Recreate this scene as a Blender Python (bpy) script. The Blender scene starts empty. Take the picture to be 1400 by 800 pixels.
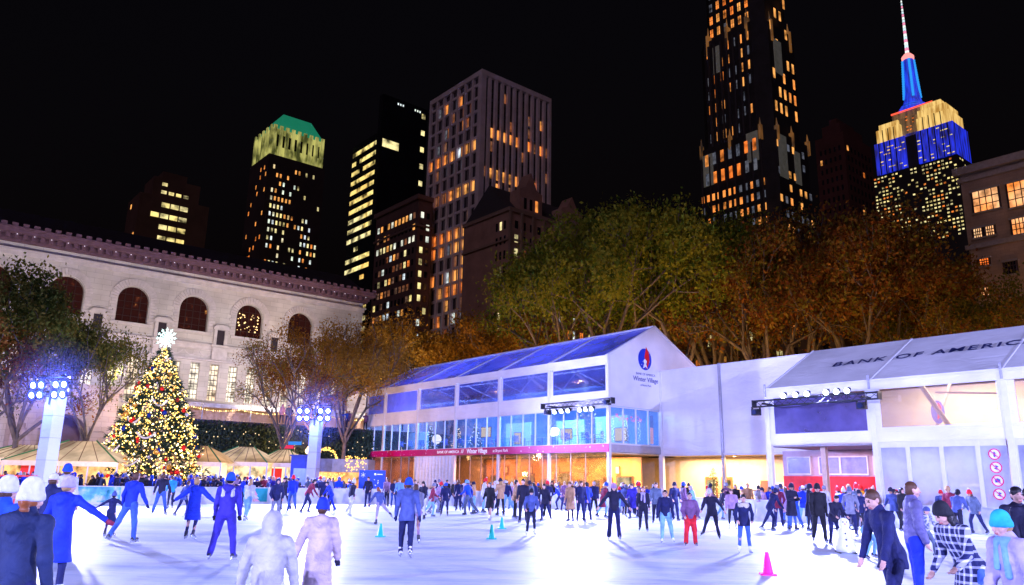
import bpy, math, random
import numpy as np
from math import sin, cos, radians as R, pi
from mathutils import Vector, Matrix

random.seed(7); RNG = np.random.default_rng(7)
SC = bpy.context.scene
COL = SC.collection

# ------------------------------------------------------------------ camera numbers and site axes
CP, CR, CF, CH = 0.2391, 0.0186, 1058.0, 1.75          # pitch, roll, focal (px of a 1400 px frame), eye height
TH = 0.8784
E1 = np.array([cos(TH), -sin(TH), 0.0]); E2 = np.array([sin(TH), cos(TH), 0.0])   # street grid: towards front right / back right
O = np.array([6.5897, 52.504, 0.0])                    # front right corner of the glass pavilion

def ray(u, v):
    a, b = (u - 700) / CF, (400 - v) / CF
    x = a * cos(CR) - b * sin(CR); y = b * cos(CR) + a * sin(CR)
    return np.array([x, cos(CP) - y * sin(CP), sin(CP) + y * cos(CP)])
def proj(P):
    X, Y, Z = P[0], P[1], P[2] - CH
    zc = Y * cos(CP) + Z * sin(CP); yc = Z * cos(CP) - Y * sin(CP)
    a, b = X * cos(CR) + yc * sin(CR), yc * cos(CR) - X * sin(CR)
    return 700 + CF * a / zc, 400 - CF * b / zc
def at_depth(u, v, Y):
    d = ray(u, v); k = Y / d[1]; return np.array([d[0] * k, Y, CH + d[2] * k])
def on_ground(u, v, z=0.0):
    d = ray(u, v); k = (z - CH) / d[2]; return np.array([d[0] * k, d[1] * k, z])
def run_to(C, D, u):
    lo, hi = 0.0, 400.0
    for _ in range(50):
        m = (lo + hi) / 2
        if (proj(C + D * m)[0] < u) == (D[0] > 0): lo = m
        else: hi = m
    return m
def site(t, w, z=0.0):
    p = O + E1 * t + E2 * w; return np.array([p[0], p[1], z])

# ------------------------------------------------------------------ objects
def tag(o, label=None, cat=None, group=None, kind=None):
    if label: o['label'] = label
    if cat: o['category'] = cat
    if group: o['group'] = group
    if kind: o['kind'] = kind
    return o
def thing(name, label, cat, loc=(0, 0, 0), rz=0.0, group=None):
    o = bpy.data.objects.new(name, None); COL.objects.link(o)
    o.location = tuple(float(c) for c in loc); o.rotation_euler = (0, 0, rz); o.empty_display_size = .3
    return tag(o, label, cat, group)
def copy_tree(o, parent=None):
    c = o.copy(); COL.objects.link(c); c.parent = parent
    for ch in o.children: copy_tree(ch, c)
    return c
def link_mesh(name, me, mats, parent=None):
    for m in mats: me.materials.append(m)
    o = bpy.data.objects.new(name, me); COL.objects.link(o); o.parent = parent
    return o

class MB:
    def __init__(s): s.v = []; s.f = []; s.m = []
    def add(s, vs, fs, mi=0):
        n = len(s.v); s.v += [tuple(map(float, p)) for p in vs]
        for f in fs: s.f.append(tuple(i + n for i in f)); s.m.append(mi)
        return s
    def box(s, x0, x1, y0, y1, z0, z1, mi=0):
        x0, x1 = sorted((x0, x1)); y0, y1 = sorted((y0, y1)); z0, z1 = sorted((z0, z1))
        return s.add([(x0,y0,z0),(x1,y0,z0),(x1,y1,z0),(x0,y1,z0),(x0,y0,z1),(x1,y0,z1),(x1,y1,z1),(x0,y1,z1)],
              [(0,3,2,1),(4,5,6,7),(0,1,5,4),(1,2,6,5),(2,3,7,6),(3,0,4,7)], mi)
    def poly(s, pts, mi=0): return s.add(pts, [tuple(range(len(pts)))], mi)
    def prism(s, pts, off, mi=0):
        n = len(pts); off = np.array(off, float)
        vs = [np.array(p, float) for p in pts] + [np.array(p, float) + off for p in pts]
        fs = [tuple(range(n))[::-1], tuple(range(n, 2*n))] + [(i, (i+1) % n, (i+1) % n + n, i + n) for i in range(n)]
        return s.add(vs, fs, mi)
    def cyl(s, p, q, r, r2=None, n=10, mi=0, caps=True):
        p = np.array(p, float); q = np.array(q, float); r2 = r if r2 is None else r2
        d = q - p; L = np.linalg.norm(d); d = d / (L or 1)
        a = np.cross(d, [0, 0, 1.0] if abs(d[2]) < .9 else [1.0, 0, 0]); a /= np.linalg.norm(a); b = np.cross(d, a)
        vs = []
        for c, rr in ((p, r), (q, r2)):
            for i in range(n):
                t = 2 * pi * i / n; vs.append(c + (a * cos(t) + b * sin(t)) * rr)
        fs = [(i, (i+1) % n, (i+1) % n + n, i + n) for i in range(n)]
        if caps: fs += [tuple(range(n))[::-1], tuple(range(n, 2*n))]
        return s.add(vs, fs, mi)
    def lathe(s, prof, c=(0, 0, 0), n=16, mi=0, rot=None):
        vs = []; fs = []; k = len(prof)
        for i in range(n):
            t = 2 * pi * i / n
            for (r, z) in prof:
                p = np.array([r * cos(t), r * sin(t), z]);
                if rot is not None: p = np.array(rot @ Vector(p))
                vs.append(p + np.array(c))
        for i in range(n):
            for j in range(k - 1):
                a = i * k + j; b = ((i + 1) % n) * k + j; fs.append((a, b, b + 1, a + 1))
        return s.add(vs, fs, mi)
    def ball(s, c, r, n=8, mi=0, sc=(1, 1, 1)):
        prof = [(r * sin(pi * j / n), -r * cos(pi * j / n)) for j in range(n + 1)]
        m = len(s.v); s.lathe(prof, (0, 0, 0), n * 2 - 4, mi)
        for i in range(m, len(s.v)):
            p = s.v[i]; s.v[i] = (p[0]*sc[0]+c[0], p[1]*sc[1]+c[1], p[2]*sc[2]+c[2])
        return s
    def mesh(s, name, smooth=False):
        me = bpy.data.meshes.new(name); me.from_pydata(s.v, [], s.f)
        me.polygons.foreach_set('material_index', s.m)
        if smooth: me.polygons.foreach_set('use_smooth', [True] * len(s.f))
        me.update(); return me
    def build(s, name, mats, parent=None, smooth=False):
        if not isinstance(mats, (list, tuple)): mats = [mats]
        return link_mesh(name, s.mesh(name, smooth), mats, parent)

def raw_mesh(name, V, F, mi=None, smooth=True):
    """numpy arrays -> mesh; F is (n,4) or (n,3)"""
    me = bpy.data.meshes.new(name); k = F.shape[1]
    me.vertices.add(len(V)); me.vertices.foreach_set('co', np.asarray(V, np.float32).ravel())
    me.loops.add(F.size); me.loops.foreach_set('vertex_index', F.astype(np.int32).ravel())
    me.polygons.add(len(F)); me.polygons.foreach_set('loop_start', np.arange(0, F.size, k, dtype=np.int32))
    me.polygons.foreach_set('loop_total', np.full(len(F), k, np.int32))
    if mi is not None: me.polygons.foreach_set('material_index', np.asarray(mi, np.int32))
    me.polygons.foreach_set('use_smooth', np.full(len(F), smooth))
    me.update(calc_edges=True); me.validate(); return me

# ------------------------------------------------------------------ materials
MC = {}
def nodes(name):
    m = bpy.data.materials.new(name); m.use_nodes = True; nt = m.node_tree; nt.nodes.clear()
    out = nt.nodes.new('ShaderNodeOutputMaterial')
    return m, nt, out
def N(nt, t, **kw):
    n = nt.nodes.new(t)
    for k, v in kw.items():
        if k in n.inputs: n.inputs[k].default_value = v
        else: setattr(n, k, v)
    return n
def ramp(nt, fac, stops):
    r = nt.nodes.new('ShaderNodeValToRGB'); cr = r.color_ramp
    while len(cr.elements) < len(stops): cr.elements.new(.5)
    for e, (p, c) in zip(cr.elements, stops): e.position = p; e.color = (*c, 1)
    nt.links.new(fac, r.inputs['Fac']); return r.outputs['Color']
def surf(name, col, rough=.6, metal=0.0, var=.15, scale=3.0, bump=0.0, bscale=20.0, spec=.4, dirt=0.0, emit=None, sheen=0.0):
    """principled with noise variation of the colour and an optional noise bump"""
    key = (name, tuple(col), rough, var)
    if key in MC: return MC[key]
    m, nt, out = nodes(name); L = nt.links
    p = N(nt, 'ShaderNodeBsdfPrincipled'); p.inputs['Roughness'].default_value = rough; p.inputs['Metallic'].default_value = metal
    p.inputs['Specular IOR Level'].default_value = spec
    if sheen: p.inputs['Sheen Weight'].default_value = sheen
    tc = N(nt, 'ShaderNodeTexCoord')
    nz = N(nt, 'ShaderNodeTexNoise'); nz.inputs['Scale'].default_value = scale; nz.inputs['Detail'].default_value = 6; nz.inputs['Roughness'].default_value = .6
    L.new(tc.outputs['Object'], nz.inputs['Vector'])
    lo = tuple(max(0, c * (1 - var) - dirt) for c in col[:3]); hi = tuple(min(1, c * (1 + var)) for c in col[:3])
    c = ramp(nt, nz.outputs['Fac'], [(.3, lo), (.7, hi)]); L.new(c, p.inputs['Base Color'])
    if bump:
        nb = N(nt, 'ShaderNodeTexNoise'); nb.inputs['Scale'].default_value = bscale; nb.inputs['Detail'].default_value = 4
        L.new(tc.outputs['Object'], nb.inputs['Vector'])
        b = N(nt, 'ShaderNodeBump'); b.inputs['Strength'].default_value = bump; b.inputs['Distance'].default_value = .02
        L.new(nb.outputs['Fac'], b.inputs['Height']); L.new(b.outputs['Normal'], p.inputs['Normal'])
    if emit:
        p.inputs['Emission Color'].default_value = (*emit[0], 1); p.inputs['Emission Strength'].default_value = emit[1]; m.cycles.emission_sampling = 'NONE'
    L.new(p.outputs['BSDF'], out.inputs['Surface']); MC[key] = m; return m
def glow(name, col, s, sample=False):
    key = (name, tuple(col), s)
    if key in MC: return MC[key]
    m, nt, out = nodes(name); e = N(nt, 'ShaderNodeEmission'); e.inputs['Color'].default_value = (*col, 1); e.inputs['Strength'].default_value = s
    nt.links.new(e.outputs[0], out.inputs['Surface'])
    if not sample: m.cycles.emission_sampling = 'NONE'
    MC[key] = m; return m
def glow_var(name, cols, s, scale=1.0, lo=.15, contrast=(.35, .75)):
    """emission whose brightness and hue vary over the surface and from object to object: stands for lit rooms and canvas lit from inside"""
    m, nt, out = nodes(name); L = nt.links
    tc = N(nt, 'ShaderNodeTexCoord'); oi = N(nt, 'ShaderNodeObjectInfo'); ge = N(nt, 'ShaderNodeNewGeometry')
    nz = N(nt, 'ShaderNodeTexNoise'); nz.inputs['Scale'].default_value = scale; nz.inputs['Detail'].default_value = 3
    L.new(ge.outputs['Position'], nz.inputs['Vector'])
    big = N(nt, 'ShaderNodeTexNoise'); big.inputs['Scale'].default_value = scale * .16; L.new(ge.outputs['Position'], big.inputs['Vector'])
    ad = N(nt, 'ShaderNodeMath', operation='MULTIPLY_ADD'); L.new(oi.outputs['Random'], ad.inputs[0]); ad.inputs[1].default_value = .35
    L.new(big.outputs['Fac'], ad.inputs[2])
    c = ramp(nt, ad.outputs[0], [(.3 + .5 * i / max(1, len(cols) - 1), q) for i, q in enumerate(cols)])
    mr = N(nt, 'ShaderNodeMapRange'); mr.inputs['From Min'].default_value = contrast[0]; mr.inputs['From Max'].default_value = contrast[1]
    mr.inputs['To Min'].default_value = lo * s; mr.inputs['To Max'].default_value = s; L.new(nz.outputs['Fac'], mr.inputs['Value'])
    e = N(nt, 'ShaderNodeEmission'); L.new(c, e.inputs['Color']); L.new(mr.outputs[0], e.inputs['Strength'])
    L.new(e.outputs[0], out.inputs['Surface']); m.cycles.emission_sampling = 'NONE'; return m
def glass(name, tint=(.8, .85, 1), milky=0.0, mcol=(.5, .55, .9), gloss=.12, rough=.03, fk=.7):
    if name in MC: return MC[name]
    m, nt, out = nodes(name); L = nt.links
    t = N(nt, 'ShaderNodeBsdfTransparent'); t.inputs['Color'].default_value = (*tint, 1)
    g = N(nt, 'ShaderNodeBsdfGlossy'); g.inputs['Roughness'].default_value = rough
    nz = N(nt, 'ShaderNodeTexNoise'); nz.inputs['Scale'].default_value = .55; nz.inputs['Detail'].default_value = 5; tc = N(nt, 'ShaderNodeTexCoord'); L.new(tc.outputs['Object'], nz.inputs['Vector'])
    b = N(nt, 'ShaderNodeBump'); b.inputs['Strength'].default_value = .25; b.inputs['Distance'].default_value = .05
    L.new(nz.outputs['Fac'], b.inputs['Height']); L.new(b.outputs['Normal'], g.inputs['Normal'])
    fr = N(nt, 'ShaderNodeLayerWeight'); fr.inputs['Blend'].default_value = .35
    mm = N(nt, 'ShaderNodeMath', operation='MULTIPLY_ADD'); L.new(fr.outputs['Fresnel'], mm.inputs[0]); mm.inputs[1].default_value = fk; mm.inputs[2].default_value = gloss
    mx = N(nt, 'ShaderNodeMixShader'); L.new(mm.outputs[0], mx.inputs[0]); L.new(t.outputs[0], mx.inputs[1]); L.new(g.outputs[0], mx.inputs[2])
    last = mx.outputs[0]
    if milky:
        d = N(nt, 'ShaderNodeBsdfDiffuse'); d.inputs['Color'].default_value = (*mcol, 1)
        tr = N(nt, 'ShaderNodeBsdfTranslucent'); tr.inputs['Color'].default_value = (*mcol, 1)
        m1 = N(nt, 'ShaderNodeMixShader'); m1.inputs[0].default_value = .5; L.new(d.outputs[0], m1.inputs[1]); L.new(tr.outputs[0], m1.inputs[2])
        m2 = N(nt, 'ShaderNodeMixShader'); mr = N(nt, 'ShaderNodeMapRange'); mr.inputs['From Min'].default_value = .3; mr.inputs['From Max'].default_value = .7; mr.inputs['To Min'].default_value = milky * .45; mr.inputs['To Max'].default_value = min(1, milky * 1.5)
        L.new(nz.outputs['Fac'], mr.inputs['Value']); L.new(mr.outputs[0], m2.inputs[0]); L.new(last, m2.inputs[1]); L.new(m1.outputs[0], m2.inputs[2]); last = m2.outputs[0]
    L.new(last, out.inputs['Surface']); MC[name] = m; return m

WHITE_STEEL = surf('white_steel', (.72, .72, .75), .45, var=.06)
GREY_STEEL = surf('grey_steel', (.38, .38, .44), .4, .3, var=.1)
BLACK_STEEL = surf('black_steel', (.025, .025, .03), .4, .4, var=.2)
FLOOD_LENS = glow('flood_lens', (.62, .74, 1), 14)

def fabric_mat(name, col, wr=.5):
    """tent fabric: creases, faint stains, slight translucency"""
    m, nt, out = nodes(name); L = nt.links
    tc = N(nt, 'ShaderNodeTexCoord'); p = N(nt, 'ShaderNodeBsdfPrincipled'); p.inputs['Roughness'].default_value = .45
    a = N(nt, 'ShaderNodeTexNoise'); a.inputs['Scale'].default_value = .35; a.inputs['Detail'].default_value = 5; L.new(tc.outputs['Object'], a.inputs['Vector'])
    c = ramp(nt, a.outputs['Fac'], [(.25, tuple(x * .74 for x in col)), (.6, col)]); L.new(c, p.inputs['Base Color'])
    mp = N(nt, 'ShaderNodeMapping'); mp.inputs['Scale'].default_value = (.6, .6, 1.9); L.new(tc.outputs['Object'], mp.inputs['Vector'])
    w = N(nt, 'ShaderNodeTexNoise'); w.inputs['Scale'].default_value = 1.1; w.inputs['Detail'].default_value = 5; w.inputs['Distortion'].default_value = 1.2; L.new(mp.outputs[0], w.inputs['Vector'])
    b = N(nt, 'ShaderNodeBump'); b.inputs['Strength'].default_value = wr; b.inputs['Distance'].default_value = .08; L.new(w.outputs['Fac'], b.inputs['Height']); L.new(b.outputs['Normal'], p.inputs['Normal'])
    L.new(p.outputs[0], out.inputs['Surface']); return m
TENT = fabric_mat('tent_fabric', (.86, .85, .88), .95); TENT_ROOF = fabric_mat('tent_roof_fabric', (.80, .80, .80), .6)
PAV_GABLE = fabric_mat('gable_fabric', (.8, .8, .82), .25)

def text(name, body, size, mat, parent, loc, rot, extrude=.004, align='LEFT', shear=0.0, sx=1.0, bold=0.0, spacing=1.0):
    cu = bpy.data.curves.new(name, 'FONT'); cu.body = body; cu.size = size; cu.extrude = extrude; cu.align_x = align; cu.shear = shear
    cu.offset = bold; cu.space_character = spacing
    tmp = bpy.data.objects.new('lettering_outline', cu); COL.objects.link(tmp); bpy.context.view_layer.update()
    me = bpy.data.meshes.new_from_object(tmp.evaluated_get(bpy.context.evaluated_depsgraph_get())); bpy.data.objects.remove(tmp)
    me.materials.clear(); me.materials.append(mat); o = bpy.data.objects.new(name, me); COL.objects.link(o); o.parent = parent
    o.location = loc; o.rotation_euler = rot; o.scale = (sx, 1, 1); return o
# ------------------------------------------------------------------ ground, ice, boards
def ice_mat():
    m, nt, out = nodes('ice'); L = nt.links
    tc = N(nt, 'ShaderNodeTexCoord'); p = N(nt, 'ShaderNodeBsdfPrincipled')
    mp = N(nt, 'ShaderNodeMapping'); mp.inputs['Scale'].default_value = (.09, .5, 1); mp.inputs['Rotation'].default_value = (0, 0, .25); L.new(tc.outputs['Object'], mp.inputs['Vector'])
    a = N(nt, 'ShaderNodeTexNoise'); a.inputs['Scale'].default_value = 1.2; a.inputs['Detail'].default_value = 7; a.inputs['Distortion'].default_value = .8; L.new(mp.outputs[0], a.inputs['Vector'])
    c = ramp(nt, a.outputs['Fac'], [(.25, (.44, .56, .70)), (.40, (.58, .67, .76)), (.55, (.70, .74, .78)), (.75, (.80, .78, .82))]); L.new(c, p.inputs['Base Color'])
    rr = ramp(nt, a.outputs['Fac'], [(.3, (.38,)*3), (.7, (.6,)*3)]); L.new(rr, p.inputs['Roughness'])
    # skate scratches: thin crossing arcs
    w1 = N(nt, 'ShaderNodeTexWave'); w1.inputs['Scale'].default_value = .35; w1.inputs['Distortion'].default_value = 14; w1.inputs['Detail'].default_value = 3; w1.inputs['Detail Scale'].default_value = .6; L.new(tc.outputs['Object'], w1.inputs['Vector'])
    w2 = N(nt, 'ShaderNodeTexNoise'); w2.inputs['Scale'].default_value = 9; w2.inputs['Detail'].default_value = 4; L.new(tc.outputs['Object'], w2.inputs['Vector'])
    s1 = ramp(nt, w1.outputs['Fac'], [(.0, (.6, .6, .6)), (.02, (0, 0, 0))])
    mx = N(nt, 'ShaderNodeMixRGB'); mx.inputs[0].default_value = .6; L.new(w2.outputs['Fac'], mx.inputs[1]); L.new(s1, mx.inputs[2])
    b = N(nt, 'ShaderNodeBump'); b.inputs['Strength'].default_value = .18; b.inputs['Distance'].default_value = .006; L.new(mx.outputs[0], b.inputs['Height']); L.new(b.outputs['Normal'], p.inputs['Normal'])
    # fine blade marks: stretched dark hairlines in two directions tint the colour
    last = c
    for ang, sc_, th in ((.5, 5.5, .535), (-.7, 4.2, .54), (1.4, 3.4, .545)):
        m2 = N(nt, 'ShaderNodeMapping'); m2.inputs['Scale'].default_value = (.07, 1.6, 1); m2.inputs['Rotation'].default_value = (0, 0, ang); L.new(tc.outputs['Object'], m2.inputs['Vector'])
        n2 = N(nt, 'ShaderNodeTexNoise'); n2.inputs['Scale'].default_value = sc_; n2.inputs['Detail'].default_value = 3; n2.inputs['Distortion'].default_value = .5; L.new(m2.outputs[0], n2.inputs['Vector'])
        k2 = ramp(nt, n2.outputs['Fac'], [(th-.014, (1, 1, 1)), (th, (.58, .68, .84)), (th+.014, (1, 1, 1))]); mm = N(nt, 'ShaderNodeMixRGB', blend_type='MULTIPLY'); mm.inputs[0].default_value = 1; L.new(last, mm.inputs[1]); L.new(k2, mm.inputs[2]); last = mm.outputs[0]
    L.new(last, p.inputs['Base Color'])
    L.new(p.outputs[0], out.inputs['Surface']); return m
ICE = ice_mat()
PAVING = surf('dark_paving', (.09, .09, .1), .55, var=.3, scale=1.2, bump=.2, bscale=6)
g = MB(); g.poly([(-1500, -800, -.06), (1500, -800, -.06), (1500, 2500, -.06), (-1500, 2500, -.06)])
tag(g.build('ground', PAVING), kind='structure')

# outline of the rink: far-left side along E2, far side along E1, joined by a round corner
A0 = np.array([-28.0, 43.0]); d2 = E2[:2]; d1 = E1[:2]; B0 = (O + E2 * -2.0)[:2]
Mx = np.array([d2, -d1]).T; sol = np.linalg.solve(Mx, B0 - A0); CORN = A0 + d2 * sol[0]
RAD = 15.0
cc = CORN - d2 * RAD + d1 * RAD
arc = [cc - d1 * RAD * cos(a) + d2 * RAD * sin(a) for a in np.linspace(0, pi / 2, 13)]
far_left_start = CORN - d2 * 62
rink_line = [far_left_start] + [CORN - d2 * q for q in np.arange(60, RAD, -2.4)] + arc + [CORN + d1 * q for q in np.arange(RAD + 2.4, 74, 2.4)]
endR = rink_line[-1]
back = [endR - d2 * 60, far_left_start - d2 * 0 + d1 * 0]
outline = rink_line + [endR - d2 * 62]
g = MB(); g.poly([(p[0], p[1], 0.0) for p in outline[::-1]])
tag(g.build('ice', ICE), kind='structure')

def board_mat():
    m, nt, out = nodes('dasher_panel'); L = nt.links
    tc = N(nt, 'ShaderNodeTexCoord'); p = N(nt, 'ShaderNodeBsdfPrincipled'); p.inputs['Roughness'].default_value = .3
    a = N(nt, 'ShaderNodeTexVoronoi'); a.inputs['Scale'].default_value = 2.6; L.new(tc.outputs['Object'], a.inputs['Vector'])
    c = ramp(nt, a.outputs['Distance'], [(.0, (.86, .88, .92)), (.35, (.8, .82, .88)), (.6, (.66, .72, .84))]); L.new(c, p.inputs['Base Color'])
    L.new(p.outputs[0], out.inputs['Surface']); return m
def art_mat(name, c1, c2, c3, s):
    m, nt, out = nodes(name); L = nt.links
    tc = N(nt, 'ShaderNodeTexCoord'); p = N(nt, 'ShaderNodeBsdfPrincipled'); p.inputs['Roughness'].default_value = .35
    a = N(nt, 'ShaderNodeTexNoise'); a.inputs['Scale'].default_value = s; a.inputs['Detail'].default_value = 4; L.new(tc.outputs['Object'], a.inputs['Vector'])
    c = ramp(nt, a.outputs['Fac'], [(.35, c1), (.5, c2), (.64, c3)]); L.new(c, p.inputs['Base Color']); L.new(p.outputs[0], out.inputs['Surface']); return m
BOARD = board_mat(); BOARD_CAP = surf('board_cap', (.75, .76, .8), .35, var=.05)
TEAL_ART = art_mat('teal_winter_print', (.02, .3, .36), (.1, .55, .6), (.75, .85, .9), 1.6)
bd = thing('rink_barrier', 'long white barrier with clear printed panels running round the far edge of the ice', 'barrier')
segs = [(a, b) for a, b in zip(rink_line[1:-1], rink_line[2:])]
BOARD_SEGS = []
for a, b in segs:
    a3, b3 = np.array([*a, 0]), np.array([*b, 0]); mid = (a3 + b3) / 2
    u, v = proj(mid)
    if mid[1] < 6 or u < -60 or u > 1500: continue
    n = np.array([(a3 - b3)[1], -(a3 - b3)[0], 0]); n /= np.linalg.norm(n)
    if np.dot(n, -mid) < 0: n = -n                       # n points to the rink side
    BOARD_SEGS.append((a3, b3, n))
    d = (b3 - a3) / np.linalg.norm(b3 - a3); Ls = np.linalg.norm(b3 - a3)
    pn = MB(); pn.prism([(0.02,0,.02),(Ls-.02,0,.02),(Ls-.02,0,1.0),(0.02,0,1.0)], (0,.04,0)).box(0,Ls-.02,-.012,.05,0,.14,1).box(-.02,.03,-.02,.06,0,1.0,1)
    art = (118 < u < 172)
    o = pn.build('panel', [TEAL_ART if art else BOARD, BOARD_CAP], bd)
    o.location = a3; o.rotation_euler = (0, 0, math.atan2(d[1], d[0]))
    if art: o['label'] = 'printed teal and white winter scene panel'
    cp = MB(); cp.box(0, Ls, -.05, .09, 1.0, 1.05); c = cp.build('top_rail', BOARD_CAP, bd); c.location = a3; c.rotation_euler = o.rotation_euler
    if 340 < u < 372:   # teal poster with a pink snow-covered tree
        o.data.materials[0] = surf('teal_poster', (.02, .42, .45), .4, var=.15)
        t = MB()
        for k, (zz, ww) in enumerate(((.15, .42), (.35, .33), (.55, .22))): t.prism([(Ls/2-ww, -.006, zz), (Ls/2+ww, -.006, zz), (Ls/2, -.006, zz+.33)], (0, -.004 - .002*k, 0), k % 2)
        q = t.build('tree_print', [surf('pink_print', (.85, .45, .5), .5), surf('white_print', (.85, .8, .85), .5)], bd); q.location = a3; q.rotation_euler = o.rotation_euler
# ------------------------------------------------------------------ glass pavilion
RZ = -TH
BAY = 5.85
pav = thing('glass_pavilion', 'two storey clear glass pavilion with transparent pitched roof and magenta banner beside the ice', 'pavilion', O, RZ)
L_, W_ = 32.7, 9.98
zb0, zb1, zg1, zw1, zt0, zE, zR = 3.78, 4.28, 6.75, 7.75, 9.66, 10.28, 12.9
posts = [0, -BAY, -2*BAY, -3*BAY, -4*BAY, -29.2, -L_]
CLEAR = glass('pavilion_glass', (.9, .94, 1), .03, (.4, .5, 1), .015, .02, .3)
UPPER = glass('upper_vinyl', (.78, .8, 1), .10, (.34, .36, .9), .1, .06)
ROOFV = glass('roof_vinyl', (.6, .65, .95), .42, (.22, .26, .8), .2, .12)
MILK = glass('milky_vinyl', (.5, .52, .9), .62, (.36, .4, .95), .1, .15)
# posts
for i, t in enumerate(posts):
    MB().box(t-.11, t+.11, -.02, .2, 0, zE-.02).build('post', WHITE_STEEL, pav)
for t in (-L_+.3, -29.2+.3): pass
# ground storey slab edge + banner
m = MB(); m.box(-L_, 0, .02, 5.35, zb0+.02, zb1-.02); m.build('floor_slab', surf('slab_white', (.7, .68, .62), .6), pav)
MAG = surf('magenta_banner', (.55, .0, .16), .45, var=.12, scale=.6); SNOWP = surf('snow_print', (.8, .7, .85), .6)
bn = MB(); bn.box(-L_-.15, .12, -.1, -.03, zb0-.02, zb1+.02); banner = bn.build('banner', MAG, pav)
fl = MB()
for k in range(150):
    t = random.uniform(-L_, 0); z = random.uniform(zb0+.04, zb1-.04)
    if -20.2 < t < -9.6: continue
    r = random.choice((.015, .02, .03, .05)); 
    for a in range(3 if r > .03 else 1):
        ca, sa = cos(a*pi/3)*r, sin(a*pi/3)*r; w_ = r*.3
        fl.add([(t-ca-sa*.3, -.104, z-sa+ca*.3), (t+ca-sa*.3, -.104, z+sa+ca*.3), (t+ca+sa*.3, -.104, z+sa-ca*.3), (t-ca+sa*.3, -.104, z-sa-ca*.3)], [(0, 1, 2, 3)])
fl.build('snowflake_print', SNOWP, banner)
TXT = surf('banner_text', (.9, .88, .95), .5, emit=((1, .9, 1), .25))
text('lettering', 'BANK OF AMERICA', .30, TXT, banner, (-19.85, -.106, zb0+.16), (pi/2, 0, 0), sx=1.22, bold=.004)
text('lettering', 'Winter Village', .50, TXT, banner, (-15.6, -.106, zb0+.11), (pi/2, 0, 0), sx=.92, bold=.012)
text('lettering', 'at Bryant Park', .32, TXT, banner, (-12.2, -.106, zb0+.15), (pi/2, 0, 0), sx=1.0)
lg = MB()
for k in range(3):   # striped flag mark
    for j in range(2): x = -16.45 + j*.19 + k*.04; z = zb0+.12+k*.1; lg.add([(x, -.106, z), (x+.15, -.106, z+.06), (x+.19, -.106, z+.13), (x+.04, -.106, z+.07)], [(0, 1, 2, 3)])
lg.build('flag_mark', TXT, banner)
# second floor glazing
for a, b in zip(posts[1:], posts[:-1]):
    n = max(1, round((b - a) / 1.46)); xs = np.linspace(a+.11, b-.11, n+1)
    for k in range(n):
        w = MB(); w.box(xs[k]+.035, xs[k+1]-.035, .05, .065, zb1+.05, zg1-.06, 0)
        w.box(xs[k], xs[k+1], .02, .09, zb1+.0, zb1+.06, 1).box(xs[k], xs[k+1], .02, .09, zg1-.07, zg1-.01, 1)
        w.box(xs[k]-.03 if k else xs[k], xs[k]+.035, .0, .11, zb1+.0, zg1-.01, 1)
        w.build('window', [CLEAR, WHITE_STEEL], pav)
# white bands, eave and upper windows
MB().box(-L_, 0, .0, .14, zg1, zw1-.02).build('fabric_band', TENT, pav)
for a, b in zip(posts[1:], posts[:-1]):
    big = (b - a) > 4; gm = UPPER if b > -3.5*BAY+.2 and b > -18 else MILK
    w = MB(); i0 = .38
    w.box(a+.11, b-.11, .04, .12, zw1, zt0, 1) if False else None
    w.box(a+i0, b-.2, .06, .075, zw1+.12, zt0-.02, 0)
    w.box(a+.11, a+i0, .03, .1, zw1-.02, zt0, 1).box(b-.2, b-.11, .03, .1, zw1-.02, zt0, 1).box(a+i0, b-.2, .03, .1, zw1-.02, zw1+.12, 1).box(a+i0, b-.2, .03, .1, zt0-.02, zt0+.1, 1)
    w.build('vinyl_window', [gm, TENT], pav)
MB().box(-L_-.05, .02, -.06, .16, zt0+.08, zE).build('eave', TENT, pav)
for k in range(7):   # steel frame seen through the clear walls
    t = -2.9 - 5.85*k*.83
    q = MB(); q.cyl((t, .3, zE-.4), (t+2.6, 5, zR-.5), .06, n=5).cyl((t, .4, 9.9), (t-2.4, .4, 7.9), .05, n=5).cyl((t, 4.9, 10.3), (t+1.5, 9.6, 8.4), .05, n=5); q.build('brace', WHITE_STEEL, pav)
MB().cyl((-L_+.2, 4.9, 10.4), (-.2, 4.9, 10.4), .07, n=6).build('tie_beam', WHITE_STEEL, pav)
# roof panels and ribs
W2 = W_/2
def roof_pt(t, w, dz=0): return (t, w, (zE + (zR - zE) * (w / W2 if w <= W2 else (W_ - w) / W2)) + dz)
for a, b in zip(posts[1:], posts[:-1]):
    q = MB(); q.prism([roof_pt(a+.15, .05), roof_pt(b-.15, .05), roof_pt(b-.15, W2-.05), roof_pt(a+.15, W2-.05)], (0, 0, -.02)); q.build('roof_panel', ROOFV, pav)
    q = MB(); q.prism([roof_pt(a+.15, W2+.05), roof_pt(b-.15, W2+.05), roof_pt(b-.15, W_-.05), roof_pt(a+.15, W_-.05)], (0, 0, -.02)); q.build('roof_panel', ROOFV, pav)
for t in posts:
    q = MB()
    q.prism([roof_pt(t-.16, -.02, .05), roof_pt(t+.16, -.02, .05), roof_pt(t+.16, W2, .05), roof_pt(t-.16, W2, .05)], (0, 0, -.16))
    q.prism([roof_pt(t-.16, W2, .05), roof_pt(t+.16, W2, .05), roof_pt(t+.16, W_, .05), roof_pt(t-.16, W_, .05)], (0, 0, -.16))
    q.build('roof_rib', WHITE_STEEL, pav)
MB().box(-L_, 0.02, W2-.12, W2+.12, zR-.02, zR+.09).build('ridge_beam', WHITE_STEEL, pav)
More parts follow.
